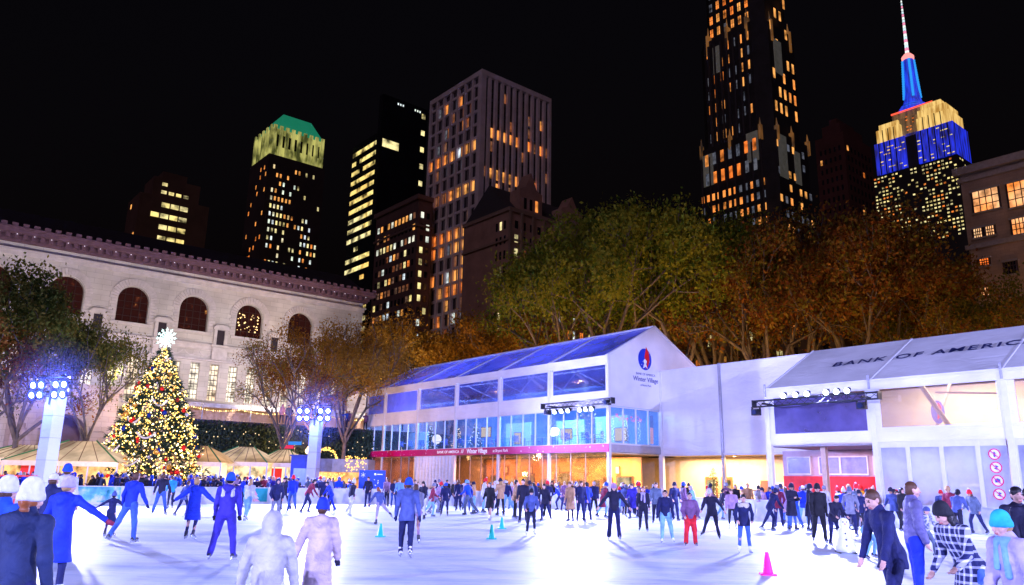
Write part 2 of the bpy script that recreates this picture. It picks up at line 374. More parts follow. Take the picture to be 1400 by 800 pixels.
# gable end facing the ice corner
gb = MB(); gb.prism([(0.04, .0, zg1+.1), (0.04, W_, zg1+.1), (0.04, W_, zE), (0.04, W2, zR+.02), (0.04, .0, zE)], (.06, 0, 0))
gab = gb.build('gable', PAV_GABLE, pav)
fr = MB(); fr.cyl((.1, 0, zE), (.1, W2, zR+.05), .07, n=6).cyl((.1, W2, zR+.05), (.1, W_, zE), .07, n=6); fr.build('gable_edge', WHITE_STEEL, pav)
# round emblem: blue globe with a red ribbon and a small white skater shape
em = MB(); c = (.11, 3.8, 10.38); r = .78
def disc(mb, c, ry, rz, mi, x, n=28, a0=0, a1=2*pi): mb.poly([(x, c[1]+ry*cos(t), c[2]+rz*sin(t)) for t in np.linspace(a0, a1, n, endpoint=a1-a0 < 6)], mi)
disc(em, c, .72, .78, 0, .112)
em.poly([(.116, 3.95, 11.3), (.116, 4.25, 10.9), (.116, 4.3, 10.3), (.116, 4.05, 9.75), (.116, 3.85, 9.7), (.116, 4.0, 10.1), (.116, 3.75, 10.55), (.116, 3.85, 10.9)], 1)
em.poly([(.12, 3.62, 10.25), (.12, 3.8, 10.42), (.12, 4.02, 10.25), (.12, 3.9, 10.05), (.12, 4.08, 9.72), (.12, 3.84, 9.85), (.12, 3.55, 9.7), (.12, 3.72, 10.05)], 2)
for k in range(14): disc(em, (0, 3.8+random.uniform(-.5, .5), 10.4+random.uniform(-.5, .5)), .03, .03, 2, .114, 6)
em.build('emblem', [surf('emblem_blue', (.01, .04, .45), .4), surf('emblem_red', (.6, .01, .02), .4), surf('emblem_white', (.85, .85, .9), .4)], gab)
GT = surf('gable_text', (.12, .12, .3), .5)
for s_, z_, b_ in ((.24, 9.22, 'BANK OF AMERICA'), (.46, 8.78, 'Winter Village'), (.2, 8.45, 'at Bryant Park')):
    text('lettering', b_, s_, GT, gab, (.112, 3.85, z_), (pi/2, 0, pi/2), align='CENTER', bold=.006 if s_ > .3 else 0)
# lower gable glazing (second floor, end side)
ys = np.linspace(0.2, 5.4, 5)
for k in range(4):
    w = MB(); w.box(-.02, -.005, ys[k]+.04, ys[k+1]-.04, zb1+.1, zg1+.0, 0); w.box(-.05, .06, ys[k]-.04, ys[k]+.04, zb1, zg1+.08, 1)
    w.box(-.05, .06, ys[k]+.04, ys[k+1]-.04, zb1, zb1+.1, 1).box(-.05, .06, ys[k]+.04, ys[k+1]-.04, zg1, zg1+.08, 1); w.build('window', [CLEAR, WHITE_STEEL], pav)
MB().box(.0, .1, .12, 5.45, zb0, zb1-.01).build('end_beam', GREY_STEEL, pav)
MB().box(-.1, .12, 5.32, 5.56, 0, zg1).build('post', WHITE_STEEL, pav)
# interior: floor, back walls, ceiling
BLUEWALL = surf('blue_interior', (.10, .34, .62), .7, var=.25, scale=.5)
q = MB(); q.box(-L_, -.2, 9.7, 9.8, zb1, 9.8); q.build('back_wall', BLUEWALL, pav)
q = MB(); q.box(-L_-.05, -L_, .1, W_, 0, zE); q.prism([(-L_-.05, 0.1, zE), (-L_-.05, W_, zE), (-L_-.05, W2, zR)], (.05, 0, 0)); q.build('end_wall', TENT, pav)
MB().box(-L_, -.12, 5.36, W_, zb0+.02, zb1-.02).build('upper_floor', surf('dark_floor', (.08, .08, .14), .5), pav)
for k, (t, w, h) in enumerate(((-28, 3.2, 1.9), (-14.6, 4.5, 2.3), (-9.0, 5.2, 2.3), (-3.6, 4.2, 2.3))):
    MB().box(t-1.6, t+1.6, w, w+.12, zb1, zb1+h).build('partition', surf('pale_partition', (.3, .52, .7), .6, var=.2, scale=.6), pav)
SCR = glow('warm_screen', (1, .78, .5), .9)
for k, (t, w, z, sx, sz) in enumerate(((-7.35, 3.2, 5.35, .65, .42), (-13.6, 3.6, 5.2, .45, .5), (-17.1, 3, 5.8, .7, .45), (-2.6, 4.1, 5.2, .6, .5))):
    s_ = thing('display_screen', ['bright wide screen glowing upstairs behind the second bay of glass', 'small square pale screen upstairs behind the middle bay of the pavilion', 'warm lit menu screen high upstairs in the fourth bay', 'peach coloured screen upstairs beside the corner with the stage lamps'][k], 'screen', site(t, w, z), RZ, 'screens inside the pavilion upstairs')
    MB().box(-sx, sx, 0, .05, -sz, sz).build('frame', BLACK_STEEL, s_); MB().box(-sx+.05, sx-.05, -.006, -.002, -sz+.05, sz-.05).build('picture', SCR, s_)
# cafe tables and chairs upstairs
CH = CH
CHAIR = surf('cafe_chair', (.05, .12, .5), .4, .2, var=.3); TABLE = surf('cafe_table', (.3, .5, .75), .4)
def cafe_set(t, w, k):
    p = site(t, w, zb1)
    tb = thing('cafe_table', 'round cafe table upstairs behind the pavilion glass', 'table', p, RZ, 'cafe tables upstairs in the pavilion')
    MB().cyl((0, 0, .72), (0, 0, .75), .38, n=14).build('table_top', TABLE, tb); MB().cyl((0, 0, .02), (0, 0, .72), .035, n=6).cyl((0, 0, 0), (0, 0, .03), .22, n=10).build('leg', BLACK_STEEL, tb)
def chair(first=[]):
    if first: return copy_tree(first[0])
    c = thing('cafe_chair', 'blue slatted cafe chair upstairs behind the pavilion glass', 'chair', (0, 0, 0), 0, 'cafe chairs upstairs in the pavilion')
    MB().box(-.2, .2, -.2, .2, .43, .46).build('seat', CHAIR, c); b = MB()
    for k in range(4): b.box(-.19, .19, .19, .21, .56+k*.1, .62+k*.1)
    b.box(-.21, -.18, .18, .21, .46, .96).box(.18, .21, .18, .21, .46, .96); b.build('backrest', CHAIR, c)
    for sx in (-1, 1):
        for sy in (-1, 1): MB().cyl((sx*.17, sy*.17, .43), (sx*.21, sy*.22, 0), .014, n=5).build('leg', BLACK_STEEL, c)
    first.append(c); return c
rs = random.Random(3)
for t in np.arange(-27, -1, 1.9):
    cafe_set(t, 1.1 + rs.random()*.3, 0)
    for s_ in (-.62, .62):
        c = chair(); c.location = tuple(site(t + s_, 1.1 + rs.uniform(-.2, .3), zb1)); c.rotation_euler = (0, 0, RZ + (-pi/2 if s_ > 0 else pi/2) + rs.uniform(-.5, .5))
# hanging lantern, garland lights, small decorated tree upstairs
lan = thing('paper_lantern', 'big glowing white round lamp hanging upstairs in the pavilion', 'lamp', site(-21.6, 1.0, 5.25), RZ)
MB().ball((0, 0, 0), .42, 10).build('globe', glow('lantern_white', (1, .9, .78), 1.6), lan, True); MB().cyl((0, 0, .4), (0, 0, 2), .012, n=5).build('cord', BLACK_STEEL, lan)
FAIRY = glow('fairy_warm', (1, .72, .35), 3.5); FAIRYW = glow('fairy_cool', (.8, .9, 1), 3); REDB = glow('fairy_red', (1, .12, .12), 1.6)
def mini_tree(t, w, z, h, label, bulbs=FAIRY):
    o = thing('decorated_tree', label, 'tree', site(t, w, z), RZ); m_ = MB(); rr = random.Random(int(t*10))
    m_.cyl((0, 0, 0), (0, 0, h), .06, .01, n=6)
    m_.build('trunk', surf('bark_brown', (.08, .05, .03), .9), o); f = MB()
    for k in range(420):
        y = rr.random()**.8; rad = (1-y)*h*.3+.03; a = rr.uniform(0, 2*pi); p_ = np.array([cos(a)*rad*rr.uniform(.5, 1), sin(a)*rad*rr.uniform(.5, 1), .15+y*(h-.15)])
        d = np.array([cos(a), sin(a), -.4])*.16; s__ = np.array([-sin(a), cos(a), rr.uniform(-.5, .5)])*.04; f.add([p_-s__, p_+s__, p_+d], [(0, 1, 2)])
    f.build('foliage', surf('fir_green', (.02, .06, .03), .8), o); b = MB()
    for k in range(60):
        y = rr.random()**.9; rad = (1-y)*h*.3+.05; a = rr.uniform(0, 2*pi); b.ball((cos(a)*rad, sin(a)*rad, .15+y*(h-.15)), .03, 4)
    tag(b.build('fairy_lights', bulbs, o), kind='stuff')
mini_tree(-22.3, .8, zb1, 2.1, 'small fir with fairy lights upstairs beside the hanging lamp', FAIRYW)
mini_tree(-19.2, 1.6, zb1, 1.9, 'small fir with warm lights upstairs in the fourth bay from the corner')
mini_tree(-16.6, 1.5, zb1, 2.2, 'small fir with cool lights upstairs above the banner lettering', FAIRYW)
gw = thing('hanging_garland', 'garland of red and white lights hanging inside the glazed corner upstairs', 'garland', site(-.9, 1.0, zb1), RZ); b = MB(); b2 = MB()
for k in range(110):
    y = random.uniform(0, 3.6); b.ball((random.uniform(-.1, .1), y, 1.95 + .12*sin(y*9) + random.uniform(-.1, .1)), .035, 4)
for yy in (.5, 1.6, 1.9, 3.2):
    for z in np.arange(.4, 1.9, .1): b2.ball((random.uniform(-.06, .06), yy+random.uniform(-.08, .08), z), .03, 4)
tag(b.build('red_lights', REDB, gw), kind='stuff'); tag(b2.build('white_lights', FAIRYW, gw), kind='stuff')
bnr = thing('hanging_banner', 'narrow two tone banner in teal and peach upstairs at the glazed corner', 'banner', site(-.35, 4.6, zb1), RZ)
MB().box(0, .03, -.22, .1, .2, 2.2).build('teal_half', surf('teal_cloth', (.05, .6, .75), .6, emit=((.1, .7, .9), .4)), bnr); MB().box(0, .03, .1, .45, .2, 1.35).build('peach_half', surf('peach_cloth', (.9, .4, .35), .6, emit=((1, .45, .4), .5)), bnr); MB().box(0, .03, .1, .45, 1.35, 2.2).build('upper_half', surf('teal_cloth2', (.1, .35, .8), .6), bnr)
for k in range(5):
    for (w_, z_) in ((.5, 9.75), (2.6, 11.3)):
        bl = thing('blue_uplight', ('small blue spotlight under the pavilion eave' if z_ < 10 else 'small blue spotlight high under the transparent roof') + ', %s bay' % ('corner', 'second', 'third', 'fourth', 'fifth')[k], 'spotlight', site(-2.9-5.85*k, w_, z_), RZ, 'blue spotlights under the pavilion roof')
        MB().ball((0, 0, 0), .10, 6).build('lens', glow('blue_spot', (.15, .35, 1), 6), bl, True); MB().cyl((0, 0, .08), (0, 0, .3), .04, n=6).build('bracket', BLACK_STEEL, bl)
# ground floor: glowing orange rooms, curtain wall, doors
ORANGE = surf('orange_timber', (.72, .34, .10), .6, var=.25, scale=.8, bump=.1); CREAM = surf('cream_panel', (.78, .62, .38), .6, var=.1)
q = MB(); q.box(-17.4, -.1, 3.4, 3.5, 0, zb0-.25, 0); gwall = q.build('ground_wall', ORANGE, pav)
q = MB(); q.box(-L_, -.1, .3, 6, zb0-.08, zb0-.02); q.build('soffit', surf('soffit_cream', (.8, .7, .5), .6), pav)
RED = surf('red_paint', (.6, .015, .02), .5, var=.2, emit=((1, .02, .03), .12))
def door(t, w, wd, h, mat_, z=0, glassy=True):
    d = MB(); d.box(t-wd/2, t+wd/2, w-.07, w-.02, z, z+h); dd = d.build('door', mat_, pav)
    if glassy:
        MB().box(t-wd/2+.12, t+wd/2-.12, w-.085, w-.075, z+.9, z+h-.2).build('pane', glow_var('door_light', [(1, .55, .15), (1, .8, .45)], 1.0, 2), dd)
    MB().box(t+wd/2-.14, t+wd/2-.1, w-.12, w-.07, z+.95, z+1.15).build('handle', GREY_STEEL, dd)
DARKW = surf('dark_timber', (.22, .09, .03), .6)
for t in (-3.2, -4.3, -9.2, -10.1, -13.8, -14.7): door(t, 3.4, .95, 2.15, DARKW if t in (-3.2, -13.8) else ORANGE)
for k, (t, z, sx, sz) in enumerate(((-6.6, 1.6, 1.1, .7), (-8.0, 2.0, .8, 1.0), (-11.8, 1.9, .7, 1.0), (-16.2, 1.9, .5, .6), (-1.6, 1.7, .8, 1.1))):
    q = MB(); q.box(t-sx, t+sx, 3.3, 3.38, z-sz*.5, z+sz*.5, 1); q.box(t-sx+.08, t+sx-.08, 3.29, 3.3, z-sz*.5+.08, z+sz*.5-.08, 0); q.build('window', [glow_var('room_glow', [(1, .4, .1), (1, .62, .28), (1, .8, .5)], 1.1, 2.2), DARKW], pav)
for k in range(5):
    t = -2.2 - k*3.1; q = MB(); q.box(t-.22, t+.22, 3.27, 3.31, 2.35, 2.95, 0); q.box(t-.15, t+.15, 3.255, 3.265, 2.42, 2.88, 1); q.build('picture_frame', [DARKW, CREAM], pav)
for k, t in enumerate(np.arange(-16.8, -1, 1.46)):   # ground floor glazing posts
    MB().box(t-.04, t+.04, .08, .14, .95, zb0-.05).build('mullion', surf('warm_mullion', (.6, .4, .25), .5), pav)
for a, b in ((-17.3, -11.8), (-11.6, -6), (-5.7, -.3)):
    MB().box(a, b, .1, .11, 0, zb0-.05).build('glazing', glass('ground_glass', (1, .93, .86), .03, (1, .6, .3), .03), pav)
cw = MB(); n = 60; xs = np.linspace(-23.5, -17.5, n)
for k in range(n-1):
    y0, y1 = .05 + .05*sin(k*1.3), .05 + .05*sin((k+1)*1.3); cw.add([(xs[k], y0, 0), (xs[k+1], y1, 0), (xs[k+1], y1, zb0-.03), (xs[k], y0, zb0-.03)], [(0, 1, 2, 3)])
cw.build('curtain_wall', TENT, pav)
for k, (a, b) in enumerate(((-32.5, -31.1), (-31, -29.4), (-29.1, -27.6), (-27.5, -25.9), (-25.8, -24.6), (-24.5, -23.7))):
    q = MB(); q.box(a, b, .06, .07, .3, zb0-.1, 0).box(a-.04, a+.04, .03, .1, 0, zb0-.05, 1).box(a, b, .03, .1, 0, .3, 1); q.build('window', [glass('amber_glass', (1, .8, .62), .15, (.7, .45, .4), .1), GREY_STEEL], pav)
MB().box(-L_, -17.5, 3.0, 3.1, 0, zb0-.1).build('inner_wall', CREAM, pav)
# ground floor under the glazed end, running on behind the long white wall
MB().box(-8, 9.0, 8.2, 8.3, 0, zb0-.12).build('recess_wall', CREAM, pav)
MB().box(9.0, 13.0, 7.2, 7.3, 0, zb0-.12).build('recess_wall', surf('mauve_panel', (.62, .5, .55), .6), pav)
MB().box(-.05, 12, 5.6, 8.25, zb0-.1, zb0-.05).build('recess_soffit', CREAM, pav)
for k, (t, w, wd, h, mm) in enumerate(((2.2, 8.2, 1.0, 2.3, DARKW), (3.5, 8.2, .9, 2.3, DARKW), (6.6, 8.2, .9, 2.1, surf('brown_door', (.2, .1, .08), .6)))): door(t, w, wd, h, mm, glassy=k < 2)
for t in (5.2, 7.6, 5.8): MB().box(t-.3, t+.3, 8.12, 8.17, 1.5, 2.0).build('notice', surf('notice_white', (.8, .75, .65), .5), pav)
mini_tree(3.0, 7.3, 0, 2.9, 'small lit tree in the warm doorway under the glazed corner')

# ------------------------------------------------------------------ long white wall between the two tents
wall = thing('fabric_wall_panel', 'tall white fabric wall panels raised on posts between the pavilion and the big tent', 'tent wall', O, RZ)
for a, b in ((.25, 5.2), (5.3, 12.2)):
    MB().box(a, b, 5.38, 5.46, zb0, 9.62).build('panel', TENT, wall)
for t, z1 in ((.17, 9.62), (5.25, 9.75), (8.6, 3.8), (12.25, 9.6)):
    MB().box(t-.1, t+.1, 5.3, 5.52, 0, z1).build('post', GREY_STEEL if t == 5.25 else WHITE_STEEL, wall)
MB().box(.2, 12.2, 5.34, 5.5, 9.62, 9.7).build('top_beam', WHITE_STEEL, wall)
MB().box(.1, 12.2, 5.32, 5.5, zb0-.12, zb0-.01).build('bottom_beam', WHITE_STEEL, wall)

# ------------------------------------------------------------------ big white tent on the right
T0, T1, T2, T3 = 12.04, 17.9, 23.85, 29.7
ztE, ztR = 7.0, 9.77
tent = thing('event_tent', 'big white tent with a lettered sloping roof and clear windows above the red wall', 'tent', O, RZ)
def r2(t, w, dz=0): return (t, w, ztE + (ztR-ztE)*(w/5.38) + dz)
for a, b in ((T0, T1), (T1, T2), (T2, T3), (T3, T3+5.9)):
    q = MB(); q.prism([r2(a+.03, -.1), r2(b-.03, -.1), r2(b-.03, 5.45), r2(a+.03, 5.45)], (0, 0, -.06)); q.build('roof_panel', TENT_ROOF, tent)
    q = MB(); q.prism([(a+.03, 5.45, ztR), (b-.03, 5.45, ztR), (b-.03, 10.9, ztE), (a+.03, 10.9, ztE)], (0, 0, -.06)); q.build('roof_panel', TENT_ROOF, tent)
for t in (T0, T1, T2, T3):
    q = MB(); q.prism([r2(t-.05, -.14, .04), r2(t+.05, -.14, .04), r2(t+.05, 5.45, .04), r2(t-.05, 5.45, .04)], (0, 0, -.05)); q.build('roof_seam', WHITE_STEEL, tent)
MB().box(T0, T3+5.9, -.08, .0, 6.5, 7.02).build('eave_valance', TENT, tent)
for t in (T0, T1, T2, T3):
    MB().box(t-.13, t+.13, -.02, .22, 0, 6.98).build('post', WHITE_STEEL, tent)
    MB().box(t-.05, t+.05, -.14, -.085, 6.55, 7.25).build('strap', GREY_STEEL, tent)
V1 = glass('dusky_vinyl', (.5, .45, .7), .5, (.26, .24, .6), .25, .12); V2 = glass('warm_vinyl', (.95, .92, .88), .16, (.8, .65, .8), .12, .08)
for a, b, z0, mm in ((T0, T1, 4.52, V1), (T1, T2, 4.64, V2), (T2, T3, 4.64, V2), (T3, T3+5.9, 4.64, V2)):
    q = MB(); q.box(a+.42, b-.3, .04, .055, z0, 6.45, 0); q.build('window', mm, tent)
    for xa_, xb_ in ((a+.13, a+.42), (b-.3, b-.13)): MB().box(xa_, xb_, .02, .1, z0, 6.5).build('window_surround', TENT, tent)
    q = MB(); q.box(a+.13, b-.13, .02, .1, 3.95, z0); q.build('fabric_band', TENT, tent)
# warm room behind the clear window
q = MB(); q.box(T0+.3, T3+5.9, 5.0, 5.1, 3.9, 7.0); q.build('back_wall', surf('warm_cream', (.8, .74, .62), .6, var=.1, scale=.6), tent)
MB().box(T1, T3, .12, 5, 3.85, 3.93).build('mezzanine_floor', CREAM, tent)
q = MB(); q.cyl((T1+.9, 4.2, 3.9), (T1+2.4, 4.2, 7.6), .08, n=6).cyl((T1+2.6, 1.2, 6.3), (T2, 1.2, 6.0), .05, n=6).cyl((T1+3.4, 1.4, 3.9), (T1+1.9, 1.4, 6.7), .12, n=6); q.build('brace', surf('pale_metal', (.5, .45, .45), .5), tent)
bulb = thing('work_lamp', 'round bright lamp glowing behind the clear tent window', 'lamp', site(T2-1.2, 3.0, 5.3), RZ)
MB().ball((0, 0, 0), .2, 8).build('bulb', glow('bulb_cream', (1, .85, .55), 9), bulb, True); MB().cyl((0, 0, .2), (0, 0, 2.2), .01, n=5).build('cord', BLACK_STEEL, bulb)
q = MB(); e_ = []
disc(q, (0, 0, 5.6), .55, .6, 0, 0); 
em2 = MB(); em2.poly([(T1+1.55+.34*cos(t), 3.9, 5.6+.6*sin(t)) for t in np.linspace(0, 2*pi, 24, endpoint=False)], 0); em2.poly([(T1+1.5, 3.89, 5.2), (T1+1.72, 3.89, 5.4), (T1+1.75, 3.89, 5.9), (T1+1.6, 3.89, 6.1)], 1); em2.build('window_emblem', [surf('emblem_blue2', (.1, .1, .5), .4), surf('emblem_red2', (.6, .05, .1), .4)], tent)
# below the windows: milky doors with mullions
DOORV = glass('door_vinyl', (.8, .84, 1), .72, (.8, .86, .98), .14, .08)
mul = [T1+.13, 19.41, 20.93, 22.47, T2-.13]
for k, (a, b) in enumerate(zip(mul[:-1], mul[1:])):
    q = MB(); q.box(a+.09, b-.09, .1, .115, .1, 3.66, 0).box(a-.09, a+.09, .05, .16, 0, 3.95, 1).box(a+.09, b-.09, .06, .14, 3.66, 3.95, 1); q.build('door', [DOORV, WHITE_STEEL], tent)
for a, b in ((T2+.15, 25.3), (25.4, 26.9), (27, 29.5)):
    q = MB(); q.box(a+.06, b-.06, .1, .115, .1, 3.66, 0).box(a-.06, a+.06, .05, .16, 0, 3.95, 1).box(a+.06, b-.06, .06, .14, 3.66, 3.95, 1); q.build('door', [DOORV, WHITE_STEEL], tent)
q = MB(); q.box(T1, T3, 3.6, 3.7, 0, 3.8); q.build('inner_wall', surf('lilac_wall', (.62, .55, .75), .6, var=.1), tent)
q = MB(); q.box(T1+.6, T2-1.6, 2.6, 2.9, .9, 1.55); q.build('shelf_counter', surf('orange_counter', (.6, .25, .04), .5, var=.4, scale=3, emit=((1, .42, .05), .5)), tent)
for (a, b) in ((18.6, 19.1), (20.0, 21.4), (22.9, 23.3)): MB().box(a, b, 2.9, 2.95, 1.9, 2.02).build('strip_light', glow('strip_pink', (1, .75, .9), 3), tent)
# recess under the first bay
RW = surf('recess_mauve', (.5, .38, .45), .6, var=.12)
q = MB(); q.box(T0-2.0, T1+.4, 4.6, 4.7, 2.35, 3.8, 0); q.box(T0-2.0, T1-1.3, 4.55, 4.6, 0, 2.35, 1); q.box(T1-1.3, T1+.4, 4.55, 4.6, 0, 2.35, 0); q.build('recess_wall', [RW, RED], tent)
for (a, b) in ((10.4, 11.8), (12.4, 13.6), (13.7, 15.2), (15.6, 16.4)):
    q = MB(); q.box(a, b, 4.56, 4.59, 2.5, 3.4, 0).box(a-.06, b+.06, 4.52, 4.61, 3.4, 3.47, 1).box(a-.06, b+.06, 4.52, 4.61, 2.43, 2.5, 1).box(a-.06, a, 4.52, 4.61, 2.5, 3.4, 1).box(b, b+.06, 4.52, 4.61, 2.5, 3.4, 1)
    w = q.build('window', [surf('blue_grey_pane', (.25, .28, .55), .15, var=.2), WHITE_STEEL], tent)
MB().box(T0, T1-.1, .2, 4.6, 3.82, 3.9).build('recess_ceiling', surf('ceiling_grey', (.3, .28, .3), .6), tent)
for t in (14.6,): MB().box(t-.13, t+.13, 1.0, 1.26, 0, 3.9).build('column', surf('warm_column', (.78, .55, .4), .5), tent)
# roof lettering, letter by letter spacing stretched as printed
nrm = Vector((0, -(ztR-ztE), 5.38)).normalized(); slope = math.atan2(ztR-ztE, 5.38)
NAVY = surf('navy_letters', (.015, .02, .1), .5)
bk = text('lettering', 'BANK OF AMERICA', .95, NAVY, tent, (14.75, 2.28, r2(0, 2.28)[2]+.06), (0, 0, 0), sx=1.02, bold=.012, spacing=1.22)
bk.rotation_mode = 'XYZ'; bk.rotation_euler = (Matrix.Rotation(slope, 3, 'X') @ Matrix.Rotation(.055, 3, 'Z')).to_euler()
# prohibition signs stacked on the last door
SR = surf('sign_red', (.75, .02, .12), .4); SW_ = surf('sign_white', (.85, .85, .92), .4); SBL = surf('sign_blue', (.02, .05, .4), .4)
for k, z in enumerate((3.29, 2.72, 2.15, 1.58)):
    s_ = thing('prohibition_sign', ['top round no-food sign with a red ring on the tent door', 'second round sign with a red ring, no flash, below the no-food sign', 'round no-camera sign with a red ring and blue camera shape', 'lowest round red-ringed sign on the tent door, near the heads'][k], 'sign', site(23.12, .08, z), RZ, 'red ringed signs in a column on the tent door')
    MB().cyl((0, 0, 0), (0, -.01, 0), .24, n=28).build('face', SW_, s_)
    rg = MB(); n = 32
    for i in range(n):
        a0, a1 = 2*pi*i/n, 2*pi*(i+1)/n; rg.add([(.20*cos(a0), -.016, .20*sin(a0)), (.25*cos(a0), -.016, .25*sin(a0)), (.25*cos(a1), -.016, .25*sin(a1)), (.20*cos(a1), -.016, .20*sin(a1))], [(0, 1, 2, 3)])
    rg.build('ring', SR, s_)
    sy = MB()
    if k == 0: sy.prism([(-.03, -.018, -.12), (.03, -.018, -.12), (.05, -.018, .02), (.02, -.018, .1), (-.02, -.018, .1), (-.05, -.018, .02)], (0, -.002, 0))
    elif k == 2: sy.box(-.1, .1, -.02, -.017, -.07, .07).box(-.04, .04, -.02, -.017, .07, .1)
    else: sy.prism([(-.09, -.018, -.05), (.0, -.018, .0), (-.02, -.018, .1), (.1, -.018, .04), (.03, -.018, -.02), (.06, -.018, -.11)], (0, -.002, 0))
    sy.build('symbol', SBL, s_)
    MB().add([(-.16, -.024, .13), (-.13, -.024, .16), (.16, -.024, -.13), (.13, -.024, -.16)], [(0, 1, 2, 3)]).build('slash', SR, s_)
    tx = None

for k_, (ta, za, tb, zb_, w_) in enumerate(((-5.3, 6.85, -3.4, 6.85, -.9), (-3.4, 6.85, -.6, 6.85, -.9), (12.6, 6.0, 15.5, 6.05, -.85), (15.5, 6.05, 18.3, 6.0, -.85))):
    q = MB(); n = 10
    for i in range(n):
        f0, f1 = i/n, (i+1)/n; q.cyl((ta+(tb-ta)*f0, w_, za-.7*f0*(1-f0)), (ta+(tb-ta)*f1, w_, za-.7*f1*(1-f1)), .018, n=4, caps=False)
    o_ = q.build('power_cable', BLACK_STEEL); o_.location = tuple(O); o_.rotation_euler = (0, 0, RZ); tag(o_, ('sagging black cable under the far half of the pavilion truss', 'sagging black cable under the near half of the pavilion truss', 'sagging black cable along the far half of the tent truss', 'sagging black cable along the near half of the tent truss')[k_], 'cable')
# ------------------------------------------------------------------ lighting trusses with stage lamps
def truss(name, label, ta, tb, z, lamps, group, w=-1.0, below=True):
    o = thing(name, label, 'truss', site(ta, w, z), RZ, group); L = tb - ta
    c = MB(); s = .16
    for (yy, zz) in ((-s, -s), (s, -s), (-s, s), (s, s)): c.cyl((0, yy, zz), (L, yy, zz), .03, n=6)
    c.build('chords', BLACK_STEEL, o); c = MB(); n = int(L / .42)
    for i in range(n):
        x0, x1 = L*i/n, L*(i+1)/n
        c.cyl((x0, -s, -s), (x1, -s, s), .014, n=4, caps=False).cyl((x0, s, s), (x1, s, -s), .014, n=4, caps=False).cyl((x0, -s, -s), (x1, s, -s), .014, n=4, caps=False).cyl((x0, s, s), (x1, -s, s), .014, n=4, caps=False)
    for x in (0, L): c.box(x-.03, x+.03, -.2, .2, -.2, .2)
    c.build('lattice', BLACK_STEEL, o)
    for x in (.5, L-.9): MB().box(x-.04, x+.04, 0, -w-.05, -.05, .05).build('bracket', BLACK_STEEL, o)
    for i, x in enumerate(lamps):
        zc = -.42 if below else .36
        lm = MB(); rot = Matrix.Rotation(R(115), 3, 'X')
        lm.lathe([(0, -.2), (.09, -.19), (.13, -.05), (.17, .12), (.155, .12), (.13, .06)], (x, -.1, zc), 14, 0, rot).cyl((x, -.05, zc*.35), (x, -.05, zc*.9), .03, n=6)
        ob = lm.build('stage_lamp', BLACK_STEEL, o, True)
        l2 = MB(); l2.lathe([(0, .09), (.15, .09)], (x, -.1, zc), 14, 0, rot).ball((x, -.22, zc-.06), .13, 6); l2.build('lens', FLOOD_LENS, ob)
    return o
def box_speaker(label, t, z, w=-1.0):
    o = thing('moving_head_lamp', label, 'stage light', site(t, w, z), RZ, 'unlit black stage fixtures on the trusses')
    MB().box(-.2, .2, -.18, .18, -.62, -.28).build('housing', BLACK_STEEL, o); MB().box(-.26, -.21, -.06, .06, -.45, -.17).box(.21, .26, -.06, .06, -.45, -.17).box(-.26, .26, -.08, .08, -.2, -.16).build('yoke', BLACK_STEEL, o); MB().cyl((0, -.18, -.45), (0, -.24, -.45), .13, n=14).build('lens', surf('dark_lens', (.02, .03, .08), .1), o)
truss('lighting_truss', 'black truss with a row of bright stage lamps on the corner of the glass pavilion', -5.4, 1.4, 7.0, [1.45, 2.15, 2.8, 3.95, 4.5, 5.05], 'black lighting trusses over the rink edge')
truss('lighting_truss', 'black truss with stage lamps standing on top under the eave of the lettered tent', 11.9, 18.8, 6.1, [1.9, 2.6, 3.25, 4.3, 4.85, 5.4], 'black lighting trusses over the rink edge', below=False)
for l_, t, z in (('black stage fixture hanging from the far end of the pavilion truss', -4.9, 7.0), ('black stage fixture at the near corner end of the pavilion truss', .9, 7.35), ('black stage fixture hanging from the far end of the tent truss', 12.0, 6.1), ('large black stage fixture hanging at the near end of the tent truss', 17.9, 6.1)): box_speaker(l_, t, z)
